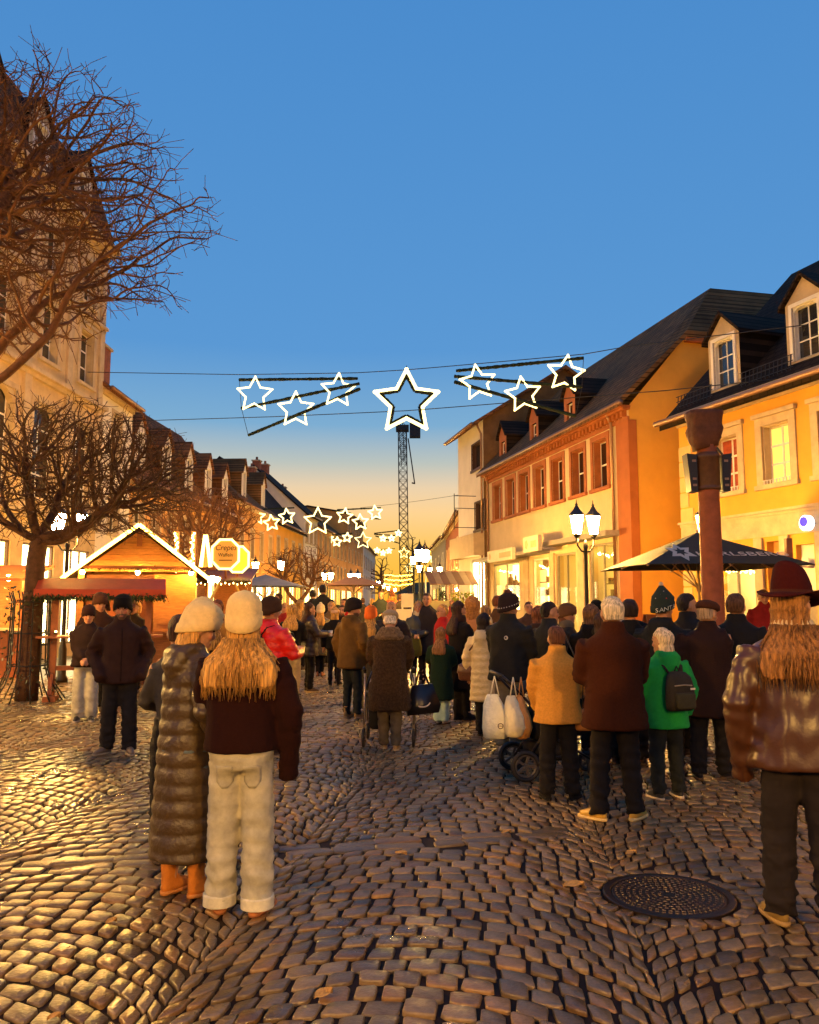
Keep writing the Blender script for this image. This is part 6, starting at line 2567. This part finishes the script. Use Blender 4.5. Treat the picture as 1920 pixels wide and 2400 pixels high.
# ---- by the canopy bar
person('person in black beanie and glasses with dark jacket, hands in pockets, facing the square', 275, 1396, fy=1768, rz=-160, coat=((.030, .012, .008), 'plain', .80, 1.12),
       trou=((.020, .016, .014), 1.25, 'denim'), shoes=((.16, .11, .07), 0., (.3, .24, .16)), hat=('beanie', BLK), hair=('none', BRUN), arms=('pocket', 'pocket'),
       stance=(.12, .12, .02, -.08), feet=(12, -50), extras=('glasses', 'beard', 'collar'), hd=(-8, 0, 0))
person('young person in dark beanie, short black jacket and pale baggy jeans', 197, 1419, fy=1690, rz=-165, coat=((.022, .010, .008), 'plain', .84, 1.16),
       trou=((.40, .38, .30), 1.5, 'denim'), shoes=((.03, .025, .02), 0., (.4, .35, .3)), hat=('beanie', (.03, .012, .01)), hair=('short', BRUN), arms=('clasp', 'clasp'),
       stance=(.1, .1, 0, 0), extras=('hands',), hd=(6, -6, 0))
person('person in wide knitted beanie and dark trousers behind the pale baggy jeans', 222, 1391, fy=1668, rz=-150, coat=(DKB, 'plain', .78, 1.1), trou=(BLK, 1.1, 'plain'),
       hat=('beanie', (.07, .028, .015)), hair=('short', BRUN), arms=('pocket', 'pocket'), hd=(10, -10, 0))
person('person in pale jacket bending an arm, under the red canopy', 250, 1402, Y=14.2, rz=140, coat=((.62, .48, .28), 'plain', .8, 1.1), hat=('beanie', DKB), arms=('raise', 'front'), lean=.12)
person('blond person at the hut counter facing the square', 316, 1411, Y=15.6, rz=170, coat=((.06, .04, .02), 'plain', .8, 1.1), hair=('fluffy', BLOND), arms=('front', 'front'), female=True)
# ---- middle left
red = person('person in bright red jacket with black pack panel and brown beanie', 633, 1401, Y=9.3, rz=-38, coat=((.80, .016, .008), 'puffer', .72, 1.2), trou=(BLK, 1.05, 'plain'),
             hat=('beanie', (.055, .025, .012)), hair=('short', BRUN), arms=('down', 'cup'), extras=('hood', 'hands'), hd=(-10, -5, 0))
person('person lit orange, peeping out behind the cream hat', 508, 1408, Y=12.5, rz=150, coat=((.25, .12, .03), 'plain', .8, 1.05), hair=('short', AUB))
person('person with ginger hair behind the flood lamp glare', 590, 1416, Y=13.5, rz=170, coat=(DKB, 'plain', .8, 1.0), hair=('short', AUB))
pk = person('blond person in black jacket and beige trousers with a small black backpack', 682, 1419, fy=1632, rz=-8, coat=(BLK, 'plain', .74, 1.08), trou=((.36, .26, .13), 1.2, 'denim'),
            shoes=((.015, .012, .01), 0., (.03, .02, .02)), hair=('long', BLOND), arms=('cup', 'front'), female=True, stance=(.09, .09, 0, .05), extras=('hairw', 1.15))
lng = person('person with long dark hair and dark coat turned to the side, holding a white cup', 724, 1415, fy=1622, rz=-70, coat=((.035, .018, .012), 'puffer', .72, 1.12), trou=(BLK, 1.0, 'plain'),
             shoes=((.10, .06, .03), .1, (.5, .35, .15)), hair=('long', (.06, .02, .008)), arms=('cup', 'cup'), female=True, extras=('hands',))
person('person in cream bobble beanie and olive knee-length quilted coat', 750, 1414, fy=1585, rz=-5, coat=((.10, .075, .03), 'puffer', .52, 1.1), trou=(BLK, .85, 'plain'),
       shoes=((.25, .08, .03), 0.), hat=('pom', (.70, .52, .26), (.7, .55, .3)), hair=('long', BLOND), female=True, arms=('front', 'front'), stance=(.06, .06, 0, 0))
person('person in pink headband and black jacket with slim trousers', 784, 1425, fy=1606, rz=-6, coat=(BLK, 'plain', .80, 1.02), trou=((.018, .013, .012), .85, 'plain'), shoes=(BLK, .14),
       hat=('band', (.68, .42, .26)), hair=('bob', BLOND), female=True, arms=('down', 'down'))
person('bearded person facing the square behind the pink headband', 802, 1420, Y=17.5, rz=175, coat=(DKB, 'plain', .8, 1.05), hair=('short', BRUN), extras=('beard',))
olive = person('person in olive jacket and black beanie looking aside, next to the wheeled walker', 824, 1403, fy=1683, rz=-42, coat=((.105, .050, .009), 'plain', .74, 1.18), trou=((.012, .014, .012), 1.0, 'denim'),
               shoes=((.30, .18, .06), .06, (.3, .2, .1)), hat=('beanie', (.018, .012, .01)), hair=('short', BRUN), arms=('down', 'pocket'), extras=('beard', 'hood'), hd=(-40, -6, 0), stance=(.1, .1, 0, .04))
person('person in orange beanie with blond hair and long dark grey jacket', 868, 1421, fy=1668, rz=-14, coat=((.045, .036, .024), 'plain', .58, 1.1), trou=((.10, .08, .04), 1.0, 'denim'),
       hat=('beanie', (.85, .16, .02)), hair=('long', BLOND), female=True, arms=('front', 'front'))
walk = person('hunched person in brown furry coat and cap pushing a wheeled walker', 912, 1458, fy=1757, rz=-2, H=1.56, coat=((.055, .028, .010), 'fur', .50, 1.28), trou=((.12, .085, .045), 1.05, 'denim'),
              shoes=((.42, .24, .08), 0., (.5, .35, .18)), hat=('cap', (.36, .26, .15)), hair=('short', WHT), arms=('push', 'push'), lean=.2, extras=('furcollar', (.17, .10, .045)), hd=(0, -18, 0),
              stance=(.07, .09, .10, -.05), flare=.12, female=True)
person('balding smiling person in dark blue jacket facing the square', 917, 1412, Y=14.4, rz=176, coat=((.022, .018, .022), 'plain', .76, 1.1), hair=('bald', (.42, .2, .1)), arms=('pocket', 'pocket'), extras=('collar',))
sw = person('blond person with bob in dark leather jacket, hands folded, facing the square', 981, 1411, fy=1606, rz=172, coat=((.030, .030, .024), 'leather', .80, 1.12), trou=(BLK, .9, 'plain'),
            shoes=(BLK, .1), hair=('bob', BLOND), arms=('front', 'front'), extras=('hands', 'scarf', (.5, .4, .25)), female=True)
person('tall short-haired person in dark coat standing over the crowd', 1001, 1392, Y=17.0, rz=170, coat=((.028, .02, .018), 'plain', .6, 1.15), hair=('short', BRUN))
person('person in red jacket and glasses turned to the street side', 1037, 1418, Y=14.0, rz=110, coat=((.42, .015, .010), 'plain', .78, 1.1), hair=('short', BLOND), extras=('glasses',))
grn = person('small person with light brown hair in long dark green coat and mint trousers', 1035, 1472, fy=1697, rz=-22, coat=((.012, .026, .014), 'wool', .44, 1.12), trou=((.42, .58, .42), 1.45, 'plain'),
             shoes=((.5, .42, .32), 0.), hair=('long', (.26, .115, .035)), arms=('cup', 'front'), female=True, extras=('scarf', (.10, .05, .04)), stance=(.06, .06, 0, 0), flare=.06)
person('tall person with long dark hair in long black coat and boots', 1078, 1412, fy=1688, rz=-62, coat=((.014, .011, .010), 'wool', .46, 1.05), trou=(BLK, .9, 'plain'), shoes=((.012, .01, .01), .2, (.01, .01, .01)),
       hair=('long', (.035, .012, .008)), arms=('cup', 'cup'), female=True, extras=('hands', 'scarf', (.05, .022, .012)), stance=(.06, .06, 0, .1))
person('person in orange jacket with fur-trimmed hood up', 1108, 1404, Y=12.6, rz=-10, coat=((.55, .20, .03), 'puffer', .72, 1.14), trou=((.35, .13, .04), 1.0, 'denim'), hat=('hood', (.45, .19, .05)), arms=('raise', 'down'))
crm = person('person with dark bob in long cream coat with brown shoulder bag', 1138, 1440, fy=1725, rz=-28, coat=((.56, .42, .21), 'puffer', .50, 1.06), trou=((.012, .010, .009), 1.0, 'plain'), shoes=((.015, .012, .01), .12),
             hair=('bob', DARKH), arms=('down', 'front'), extras=('hood',), female=True, stance=(.08, .07, 0, .05))
person('fair short-haired person with pale scarf behind the dark bob', 1137, 1420, Y=13.2, rz=10, coat=((.4, .28, .15), 'plain', .8, 1.0), hair=('short', (.3, .16, .05)), extras=('scarf', (.6, .45, .28)))
pomp = person('person in dark bobble hat and black jacket with a round badge', 1196, 1388, fy=1762, rz=-36, coat=((.016, .014, .012), 'plain', .80, 1.24), trou=((.19, .14, .075), 1.22, 'denim'),
              shoes=((.6, .5, .36), 0., (.6, .5, .4)), hat=('pom', (.028, .016, .014), (.10, .03, .02)), hair=('short', (.3, .2, .12)), arms=('front', 'front'), extras=('collar', 'badge', (.07, 1.30)), hd=(-22, -2, 0))
person('person with orange-lit face and brown coat beside the bobble hat', 1168, 1398, Y=15.0, rz=-60, coat=((.08, .035, .012), 'plain', .8, 1.1), hair=('short', AUB))
person('dark short-haired person in navy jacket looking aside', 1288, 1413, Y=9.6, rz=-62, coat=((.018, .018, .020), 'plain', .76, 1.16), hair=('short', DARKH), arms=('pocket', 'pocket'), extras=('collar',), hd=(-18, 0, 0))
person('person in brown headband hat and patterned scarf facing the navy jacket', 1328, 1416, Y=10.8, rz=-110, coat=((.05, .03, .016), 'plain', .76, 1.1), hat=('beanie', (.10, .045, .02)), hair=('bob', AUB),
       extras=('scarf', (.16, .11, .06)), female=True, hd=(-10, -4, 0))
person('person with long auburn hair behind the navy jacket', 1262, 1424, Y=11.0, rz=-15, coat=((.04, .02, .012), 'plain', .7, 1.05), hair=('long', AUB), female=True, extras=('hood',))
hb = person('person with brown bob and black jacket with pale strap', 1385, 1420, Y=9.4, rz=-12, coat=(BLK, 'plain', .76, 1.12), hair=('bob', (.16, .07, .025)), female=True, arms=('front', 'front'), extras=('hood',))
person('dark-haired person squeezed beside the brown bob', 1412, 1438, Y=8.8, rz=-20, coat=(GREY, 'plain', .76, 1.05), hair=('bob', (.06, .025, .012)), female=True)
person('person in dark beanie facing the square before the lit shop window', 1398, 1408, Y=13.5, rz=160, coat=(DKB, 'plain', .8, 1.05), hat=('beanie', BLK))
# ---- right group
tanc = person('person with short brown hair in tan wool jacket and black trousers', 1312, 1470, fy=1873, rz=3, coat=((.60, .27, .045), 'wool', .78, 1.30), trou=((.010, .008, .008), 1.25, 'plain'), shoes=((.010, .008, .008), .06, (.01, .01, .01)),
              hair=('short', (.10, .035, .014)), arms=('low', 'low'), extras=('collar', ), stance=(.13, .13, 0, -.03), feet=(8, -38), female=True, flare=.1, hd=(0, -8, 0))
brn = person('white-haired person in brown wool coat, black trousers and tan shoes', 1448, 1403, fy=1922, rz=2, coat=((.050, .0135, .005), 'wool', .72, 1.26), trou=((.012, .009, .008), 1.16, 'plain'), shoes=((.62, .36, .06), 0., (.7, .5, .2)),
             hair=('short', (.66, .52, .32)), arms=('front', 'front'), extras=('collar',), stance=(.15, .14, 0, .0), feet=(45, -45), hd=(0, -4, 0))
grc = person('white-blond person in bright green coat carrying a dark backpack', 1568, 1476, fy=1872, rz=16, coat=((.012, .24, .045), 'knit', .74, 1.22), trou=((.012, .014, .014), 1.08, 'denim'), shoes=((.03, .03, .03), 0., (.6, .5, .35)),
             hair=('bob', (.66, .50, .30)), arms=('low', 'down'), extras=('hood',), stance=(.12, .14, .0, .02), female=True, hd=(28, -6, 0))
san = person('person in dark Santa-lettered hat and black hooded jacket with a badge', 1552, 1371, Y=8.2, rz=-34, coat=((.010, .010, .010), 'plain', .74, 1.26), trou=(BLK, 1.1, 'plain'), hat=('santa', (.022, .030, .024)),
             hair=('short', BRUN), arms=('front', 'front'), extras=('hood', 'badge', (.06, 1.30)), hd=(-16, -4, 0))
person('person with dark quiff looking aside next to the Santa-lettered hat', 1612, 1394, Y=9.2, rz=-58, coat=((.014, .012, .012), 'plain', .76, 1.12), hair=('short', DARKH), hd=(-22, 2, 0), extras=('collar',))
flat = person('person in brown flat cap and dark brown coat raising a hand to the mouth', 1672, 1409, fy=1828, rz=-18, coat=((.018, .006, .004), 'plain', .62, 1.28), trou=((.010, .008, .008), 1.2, 'plain'), shoes=((.014, .010, .008), 0.),
              hat=('cap', (.06, .022, .012)), hair=('short', (.36, .24, .14)), arms=('pocket', 'mouth'), extras=('hands', 'greybeard', 'collar'), hd=(-32, -4, 0), stance=(.13, .12, 0, .12), feet=(10, -30))
cup = person('dark short-haired person in black high-collared jacket holding a drink', 1742, 1395, fy=1812, rz=-12, coat=((.008, .007, .008), 'plain', .78, 1.16), trou=((.014, .010, .009), 1.1, 'plain'), shoes=((.02, .014, .01), 0.),
             hair=('short', (.085, .035, .015)), arms=('down', 'holdside'), extras=('hands', 'collar'), hd=(-25, 0, 0), stance=(.1, .12, 0, .05))
person('person in dark red jacket and glasses facing the square beyond the crowd', 1791, 1384, Y=15.8, rz=172, coat=((.22, .012, .012), 'plain', .78, 1.12), hair=('short', BRUN), extras=('glasses', 'collar'))
pho = person('person holding up a white phone, hidden behind the brown wool coat', 1475, 1408, Y=8.7, rz=-5, coat=(BLK, 'plain', .76, 1.1), hair=('short', DARKH), arms=('phone', 'phone'), extras=('hands',))
lea = person('long-haired person in wide felt hat, shiny brown leather jacket and black jeans', 1893, 1345, fy=2178, rz=-16, coat=((.060, .020, .006), 'leather', .80, 1.16), trou=((.016, .011, .010), 1.24, 'denim'),
             shoes=((.30, .19, .05), 0., (.35, .22, .08)), hat=('fedora', (.045, .006, .005)), hair=('long', (.30, .13, .035)), arms=('down', 'front'), extras=('scarf', (.62, .46, .25), 'hairw', 1.3, 'longsleeve'), stance=(.12, .13, .06, -.05), feet=(20, -25), hd=(-30, -2, 0))
# ---- further off
FAR = [(452, 1418, 20, 175, (.2, .1, .03), 'blond figure under the slanted yellow brace', ('short', BLOND)), (733, 1384, 26.5, 10, (.03, .018, .012), 'dark-coated figure walking by the small bare tree', ('short', DARKH)),
       (757, 1372, 25.0, -10, (.022, .018, .014), 'tall dark-coated figure walking past the small bare tree', ('short', DARKH)), (893, 1386, 30, 180, (.02, .025, .02), 'figure in dark green coat before the far stalls', ('short', BRUN)),
       (919, 1384, 31, 0, (.6, .10, .02), 'figure in orange-red jacket down the street', ('short', AUB)), (938, 1392, 30, 20, (.03, .02, .015), 'dark figure beside the orange-red jacket', ('short', BRUN)),
       (668, 1414, 19, 160, (.3, .02, .015), 'figure in red scarf and jacket by the bright shop window', ('short', BLOND)), (652, 1392, 24, 100, (.3, .22, .14), 'pale-coated figure by the lamp and the shop window', ('short', BRUN)),
       (806, 1404, 24, 150, (.5, .02, .015), 'figure in scarlet jacket in the middle distance', ('short', BRUN)), (776, 1412, 22, 170, (.15, .08, .03), 'figure in brown jacket by the scarlet one', ('bob', BLOND)),
       (1060, 1402, 26, 160, (.4, .05, .03), 'figure in brick-red coat at the striped awning stall', ('short', BRUN)), (1022, 1404, 28, 190, (.05, .03, .02), 'figure in brown coat at the pale yellow banner', ('short', BRUN)),
       (850, 1402, 33, 0, (.04, .03, .02), 'figure in dark jacket under the beige parasol', ('short', BRUN)), (872, 1404, 36, 40, (.25, .15, .07), 'figure in light brown jacket under the beige parasol', ('bob', BLOND)),
       (1100, 1406, 21, 0, (.12, .05, .02), 'figure in rust coat beside the yellow-green shrub', ('bob', AUB)), (1240, 1412, 16, 180, (.06, .03, .02), 'figure in brown coat before the dark shop pier', ('short', BRUN)),
       (1440, 1400, 15.5, 20, (.02, .012, .01), 'dark-skinned figure in dark coat at the sandstone corner', ('short', DARKH)), (705, 1408, 21, -30, (.22, .14, .06), 'figure in tan jacket before the bright shop', ('long', BLOND)),
       (540, 1424, 15, 120, (.35, .16, .04), 'figure in amber jacket under the crepe stall eave', ('short', BRUN))]
for x, top, Y, rz, colr, nm, hr in FAR:
    person(nm.replace('figure', 'person'), x, top, Y=Y, rz=rz, coat=(colr, 'plain', .74, 1.1), hair=hr, arms=random.choice((('pocket', 'pocket'), ('front', 'down'), ('front', 'front'))))

finish_people()

# ================================================================== THINGS PEOPLE CARRY
def backpack(info, label, col, w_=.30, h_=.40, d_=.15, zc=1.12, logo=True, yoff=0.):
    s, b = info['s'], info['bulk']
    y0 = -(.142 * b) - .018 + yoff
    r = held('backpack', info, (0, y0, zc - h_ / 2))
    tag(r, label, 'backpack')
    m_ = cloth(col, 'plain')
    rings = []
    for t, k, dd in ((0, .82, .7), (.06, .95, .95), (.3, 1, 1), (.6, .97, .95), (.85, .85, .75), (.97, .6, .5), (1, .3, .3)):
        rings.append(sring((0, -d_ * dd / 2, t * h_), w_ / 2 * k, d_ / 2 * dd, 20, .55) * s)
    bd = MB().loft(rings).build('bag', m_, r, True)
    rings = [sring((0, -d_ * .95 - .02 * k, z), w_ * .36 * k2, .035 * k2, 16, .5) * s for z, k, k2 in ((.03, 1, .9), (.05, 1, 1), (.17, 1, 1), (.19, 1, .9))]
    MB().loft(rings).build('front_pocket', cloth(tuple(q * 1.4 for q in col), 'plain'), r, True)
    MB().tube(np.array([(-w_ * .33, -d_ * .88, .26), (0, -d_ * 1.0, .27), (w_ * .33, -d_ * .88, .26)]) * s, .006, 5).build('zip', cloth((.25, .2, .14), 'plain'), r)
    for sd in (-1, 1):
        p = np.array([(sd * .07, .0, h_ * .93), (sd * .10, .05, h_ + .05), (sd * .115, .14, h_ + .07), (sd * .12, .25, h_ - .02)]) * s
        MB().tube(p, [(.022 * s, .008)] * 4, 6).build('strap', m_, r, True)
    MB().tube(np.array([(-.03, -.03, h_ * .98), (0, -.03, h_ + .05), (.03, -.03, h_ * .98)]) * s, .007, 5).build('grab_loop', m_, r, True)
    if logo:
        MB().box(.01, .05, -d_ - .045, -d_ - .037, .185, .20).build('buckle', cloth((.6, .5, .4), 'plain'), r)
    return r


backpack(grc, 'dark green and black backpack on the bright green coat', (.022, .020, .012), .31, .40, .16, 1.14)
backpack(pk, 'small black backpack with pale piping on the black jacket', (.014, .011, .010), .24, .28, .10, 1.12, False)
backpack(red, 'flat black backpack on the bright red jacket', (.012, .009, .008), .28, .44, .12, 1.18, False)


def cup_at(p, label, col, h_=.11, r0=.03, r1=.042, glow=False):
    r = empty('cup', np.array(p) - (0, 0, h_ / 2))
    tag(r, label, 'cup')
    m_ = mat('cup_%s' % label[:9].replace(' ', '_'), col, .35, .5, .1, 20)
    MB().lathe([(r0, 0), (r0 + .002, .004), (r1, h_), (r1 - .004, h_), (r0 - .002, .01)], 16).build('cup_wall', m_, r, True)
    MB().lathe([(r1 - .006, h_ - .018), (.004, h_ - .016)], 16).build('drink', mat('drink', (.45, .15, .02), .2, .5, .1, 9), r, True)
    return r


cup_at(cup['hand'](1, .085), 'amber plastic cup held low beside the black jacket', (.72, .30, .04), .13, .034, .045)
cup_at(lng['hand'](1, .08), 'white paper cup held by the long dark hair', (.7, .62, .5))
cup_at(red['hand'](1, .08), 'orange mug held before the bright red jacket', (.75, .32, .06))
ph = pho['hand'](1, .07) * .5 + pho['hand'](-1, .07) * .5
r = empty('phone', ph)
tag(r, 'white phone held up to take a picture', 'phone')
MB().box(-.075, .075, -.006, .006, -.036, .04).build('case', mat('phone_white', (.75, .68, .6), .3, .5, .05, 9), r)
MB().box(-.069, .069, .0062, .0075, -.031, .035).build('screen', emat('phone_screen', (.8, .8, 1.0), .8), r)
MB().box(.03, .06, -.0085, -.0062, .008, .032).build('camera_block', IRON, r)

# shoulder bag of the cream coat
r = held('shoulder_bag', crm, (-.26, .02, .78))
tag(r, 'brown leather shoulder bag against the cream coat', 'bag')
LB = mat('brown_leather', (.10, .035, .015), .4, .5, .25, 9, .3, 40)
MB().loft([sring((0, 0, z), a, b_, 18, .6) for z, a, b_ in ((0, .11, .04), (.02, .14, .055), (.12, .15, .06), (.19, .13, .05), (.21, .11, .03))]).build('bag', LB, r, True)
MB().loft([sring((0, -.012, z), a, b_, 18, .6) for z, a, b_ in ((.09, .145, .062), (.1, .156, .066), (.2, .138, .056), (.215, .11, .03))]).build('flap', LB, r, True)
MB().tube([(-.1, 0, .2), (.06, -.11, .40), (.24, -.145, .60), (.40, -.06, .74), (.45, .02, .72)], .012, 6).build('strap', LB, r, True)
# handbag hung in front of the blond bob
r = held('handbag', sw, (.10, .27, .62))
tag(r, 'soft olive green cloth bag hanging from folded hands', 'bag')
OB = cloth((.09, .085, .018), 'wool')
MB().loft([sring((0, 0, z), a, b_, 18, .6) for z, a, b_ in ((0, .14, .05), (.03, .2, .07), (.2, .2, .07), (.33, .17, .04), (.36, .15, .02))]).build('bag', OB, r, True)
for sd in (-1, 1):
    MB().tube([(-.09, sd * .02, .34), (-.03, sd * .02, .46), (.02, sd * .01, .45), (.08, sd * .02, .34)], .009, 5).build('handle', OB, r, True)
# strap bag beside the tan jacket
r = held('shoulder_bag', tanc, (.27, -.04, .70))
tag(r, 'small tan bag on a thin strap beside the tan jacket', 'bag')
MB().loft([sring((0, 0, z), a, b_, 16, .6) for z, a, b_ in ((0, .07, .03), (.02, .09, .04), (.15, .09, .04), (.18, .07, .02))]).build('bag', mat('tan_leather', (.38, .16, .04), .5, .4, .2, 9), r, True)
MB().tube([(-.02, -.01, .17), (-.04, -.13, .40), (-.11, -.17, .62), (-.18, -.12, .80)], .006, 5).build('strap', IRON, r, True)


# ---- wheeled walker
def wheel(parent, c, R, wd, ax=0, name='wheel'):
    """wheel turning about the local x axis (ax=0) or y axis (ax=1)"""
    t = np.linspace(0, 2 * math.pi, 25)
    dirs = (lambda a: np.array([0, math.cos(a), math.sin(a)])) if ax == 0 else (lambda a: np.array([math.cos(a), 0, math.sin(a)]))
    axv = np.array([1., 0, 0]) if ax == 0 else np.array([0, 1., 0])
    c = np.array(c, float)
    ty = MB().tube([c + dirs(a) * (R - wd / 2) for a in t], wd / 2, 8)
    o = ty.build(name, mat('tyre', (.02, .015, .012), .6, .4, .2, 20), parent, True)
    rm = MB()
    rm.tube([c + dirs(a) * (R - wd * 1.1) for a in t], wd * .22, 6)
    for k in range(5):
        rm.bar(c, c + dirs(k * 2 * math.pi / 5) * (R - wd), wd * .5, .02, axv)
    rm.tube([c - axv * wd * .7, c + axv * wd * .7], .022, 8)
    rm.build('rim', mat('grey_plastic', (.10, .075, .055), .4, .5, .1, 9), o)
    return o


def walker():
    g = walk['g']
    r = empty('wheeled_walker', (g[0], g[1] + .42, 0), rad(-2))
    tag(r, 'wheeled walker with silver tubes and black bag, pushed along the cobbles', 'walker')
    alu = mat('aluminium', (.50, .40, .30), .3, .5, .1, 20, metal=.8)
    hw = .29
    for sd in (-1, 1):
        x = sd * hw
        fr = MB().tube([(x, -.26, .13), (x, -.14, .5), (x, -.12, .84)], .014, 8)
        fr.tube([(x, .30, .13), (x, .05, .6), (x, -.10, .64)], .014, 8)
        fr.tube([(x, -.22, .24), (x, .25, .22)], .011, 8)
        fr.build('side_frame', alu, r, True)
        MB().tube([(x, -.12, .83), (x, -.13, .88), (x, -.24, .90), (x, -.34, .89)], [.014, .016, .019, .019], 8).build('handle', mat('grip_black', (.015, .012, .01), .6, .4, .1, 30), r, True)
        wheel(r, (x, -.28, .11), .11, .035)
        wheel(r, (x, .32, .11), .11, .035)
        MB().tube([(x, -.28, .80), (x * 1.06, -.2, .55), (x, -.24, .25)], .004, 4).build('brake_cable', IRON, r)
    MB().box(-hw, hw, -.12, .16, .56, .60).build('seat', mat('seat_black', (.014, .011, .01), .6, .4, .1, 9), r)
    MB().tube([(-hw, -.1, .64), (-hw * .8, .2, .82), (hw * .8, .2, .82), (hw, -.1, .64)], .016, 8).build('back_strap', IRON, r, True)
    MB().loft([sring((-.1, -.2, z), a, b_, 18, .6) for z, a, b_ in ((.2, .1, .05), (.22, .13, .07), (.42, .14, .08), (.52, .13, .06))]).build('basket_bag', cloth((.010, .009, .009), 'plain'), r, True)


walker()
g = walk['g']
r = empty('shopping_bag', (g[0] + .40, g[1] + .2, .36), rad(14))
tag(r, 'black shopping bag with a pale curved mark hanging from the walker', 'bag')
sb = MB().loft([np.array([(-.2, -.04, 0), (.17, -.05, .03), (.17, .05, .03), (-.2, .04, 0)]), np.array([(-.21, -.06, .12), (.19, -.06, .12), (.19, .06, .12), (-.21, .06, .12)]),
                np.array([(-.14, -.02, .34), (.1, -.02, .36), (.1, .02, .36), (-.14, .02, .34)])])
sb.build('bag', cloth((.011, .009, .010), 'leather'), r, True)
t = np.linspace(.2, 2.2, 9)
MB().tube([(.0 + .09 * math.cos(a) - .03, -.069, .10 + .06 * -math.sin(a) + .06) for a in t], .008, 5).build('printed_mark', cloth((.6, .5, .42), 'plain'), r)
for sd in (-1, 1):
    MB().tube([(-.1, sd * .02, .34), (-.06, sd * .02, .50), (.0, sd * .02, .51), (.06, sd * .02, .35)], .007, 5).build('handle', cloth((.011, .009, .010), 'plain'), r)


# ---- pushchair with bags
def pushchair():
    p = ground(1232, 1833)
    r = empty('pushchair', (p[0], p[1], 0), rad(6))
    tag(r, 'dark pushchair with black rubber wheels among the crowd', 'pushchair')
    fm = mat('black_tube', (.03, .022, .018), .3, .5, .15, 20, metal=.5)
    for y in (-.02, .52):
        wheel(r, (0, y, .145), .145, .045, 1)
    for y in (.1, .4):
        wheel(r, (.72, y, .1), .10, .04, 1)
    MB().tube([(0, -.02, .145), (0, .52, .145)], .012, 8).build('axle', fm, r)
    for y in (.04, .46):
        MB().tube([(0, y, .15), (.2, y, .45), (.72, y, .14)], .013, 8).build('leg_tube', fm, r, True)
        MB().tube([(.45, y, .28), (.15, y, .62), (-.12, y, .90), (-.2, y, .97)], .013, 8).build('push_tube', fm, r, True)
        MB().tube([(.02, y, .2), (.5, y, .22)], .011, 8).build('rail', fm, r, True)
    MB().tube([(-.2, .04, .97), (-.24, .12, .985), (-.24, .38, .985), (-.2, .46, .97)], [.019] * 4, 8).build('handlebar', mat('grip_black', (.015, .012, .01), .6, .4, .1, 30), r, True)
    st = MB()
    rings = []
    for x_, zc, hz in ((.05, .5, .1), (.15, .5, .16), (.35, .46, .12), (.6, .48, .08), (.75, .52, .05)):
        q = sring((0, 0, 0), .2, hz, 16, .6)
        rings.append(np.stack([np.full(16, x_), .25 + q[:, 0], zc + q[:, 1]], 1))
    st.loft(rings).build('seat', cloth((.018, .015, .013), 'plain'), r, True)
    hd_ = MB()
    rings = []
    for k in range(7):
        a = rad(60 + k * 20)
        c = np.array([.22 + .30 * math.cos(a), .62 + .30 * math.sin(a)])
        rings.append(np.array([(c[0] * (1 - f) + .22 * f, .25 + .21 * sy, c[1] * (1 - f) + .62 * f) for sy, f in ((-1, .08), (-.8, .0), (0, -.05), (.8, .0), (1, .08), (.8, .06), (0, .02), (-.8, .06))]))
    hd_.loft(rings).build('hood', cloth((.018, .015, .013), 'plain'), r, True)
    MB().loft([sring((.3, .25, z), a, b_, 16, .6) for z, a, b_ in ((.17, .2, .16), (.2, .24, .19), (.33, .25, .2))]).build('basket', cloth((.02, .016, .014), 'plain'), r, True)
    return r, p


PCH, pch = pushchair()


def carrier(dx, dy, w_, h_, label, col, mark=True, rz=0.):
    ca, sa = math.cos(rad(6)), math.sin(rad(6))
    r = empty('carrier_bag', (pch[0] + dx * ca - dy * sa, pch[1] + dx * sa + dy * ca, .95 - h_ - .16), rad(rz))
    tag(r, label, 'bag')
    rings = []
    for t_, k, d in ((0, .55, .06), (.05, .85, .10), (.25, 1.0, .12), (.5, .92, .10), (.75, .72, .06), (.95, .45, .02), (1., .36, .012)):
        n = 22
        q = sring((.02 * math.sin(t_ * 5), 0, t_ * h_), w_ / 2 * k, d, n, .8)
        rr = 1 + .06 * np.sin(np.arange(n) * 2.3 + t_ * 4) * (1 if t_ > .1 else 0)
        q[:, :2] *= rr[:, None]
        rings.append(q)
    m_ = mat('carrier_%d' % int(dx * 100 + 50), col, .45, .4, .15, 9, .6, 30)
    MB().loft(rings).build('bag', m_, r, True)
    for sd in (-1, 1):
        MB().tube([(sd * w_ * .15, 0, h_ * .97), (sd * w_ * .07, 0, h_ + .09), (0, 0, h_ + .17)], [(.02, .006), (.014, .006), (.01, .006)], 6).build('handle', m_, r, True)
    if mark:
        t_ = np.linspace(0, 2 * math.pi, 17)
        MB().tube([(.04 + .024 * math.cos(a), -.128, h_ * .33 + .024 * math.sin(a)) for a in t_], .0035, 4).build('ring_mark', cloth((.12, .06, .03), 'plain'), r)
        MB().bar((.02, -.128, h_ * .33), (.06, -.128, h_ * .33), .004, .004).build('bar_mark', cloth((.12, .06, .03), 'plain'), r)
    return r


carrier(-.25, .16, .27, .42, 'big white plastic carrier bag with a ring mark, hung on the pushchair', (.80, .74, .52))
carrier(-.10, .02, .20, .38, 'second white plastic carrier bag tucked against the tan jacket', (.80, .68, .40), False)
c_ = carrier(-.02, .04, .16, .40, 'crumpled orange paper bag hung beside the white carrier bags', (.62, .26, .05), False)
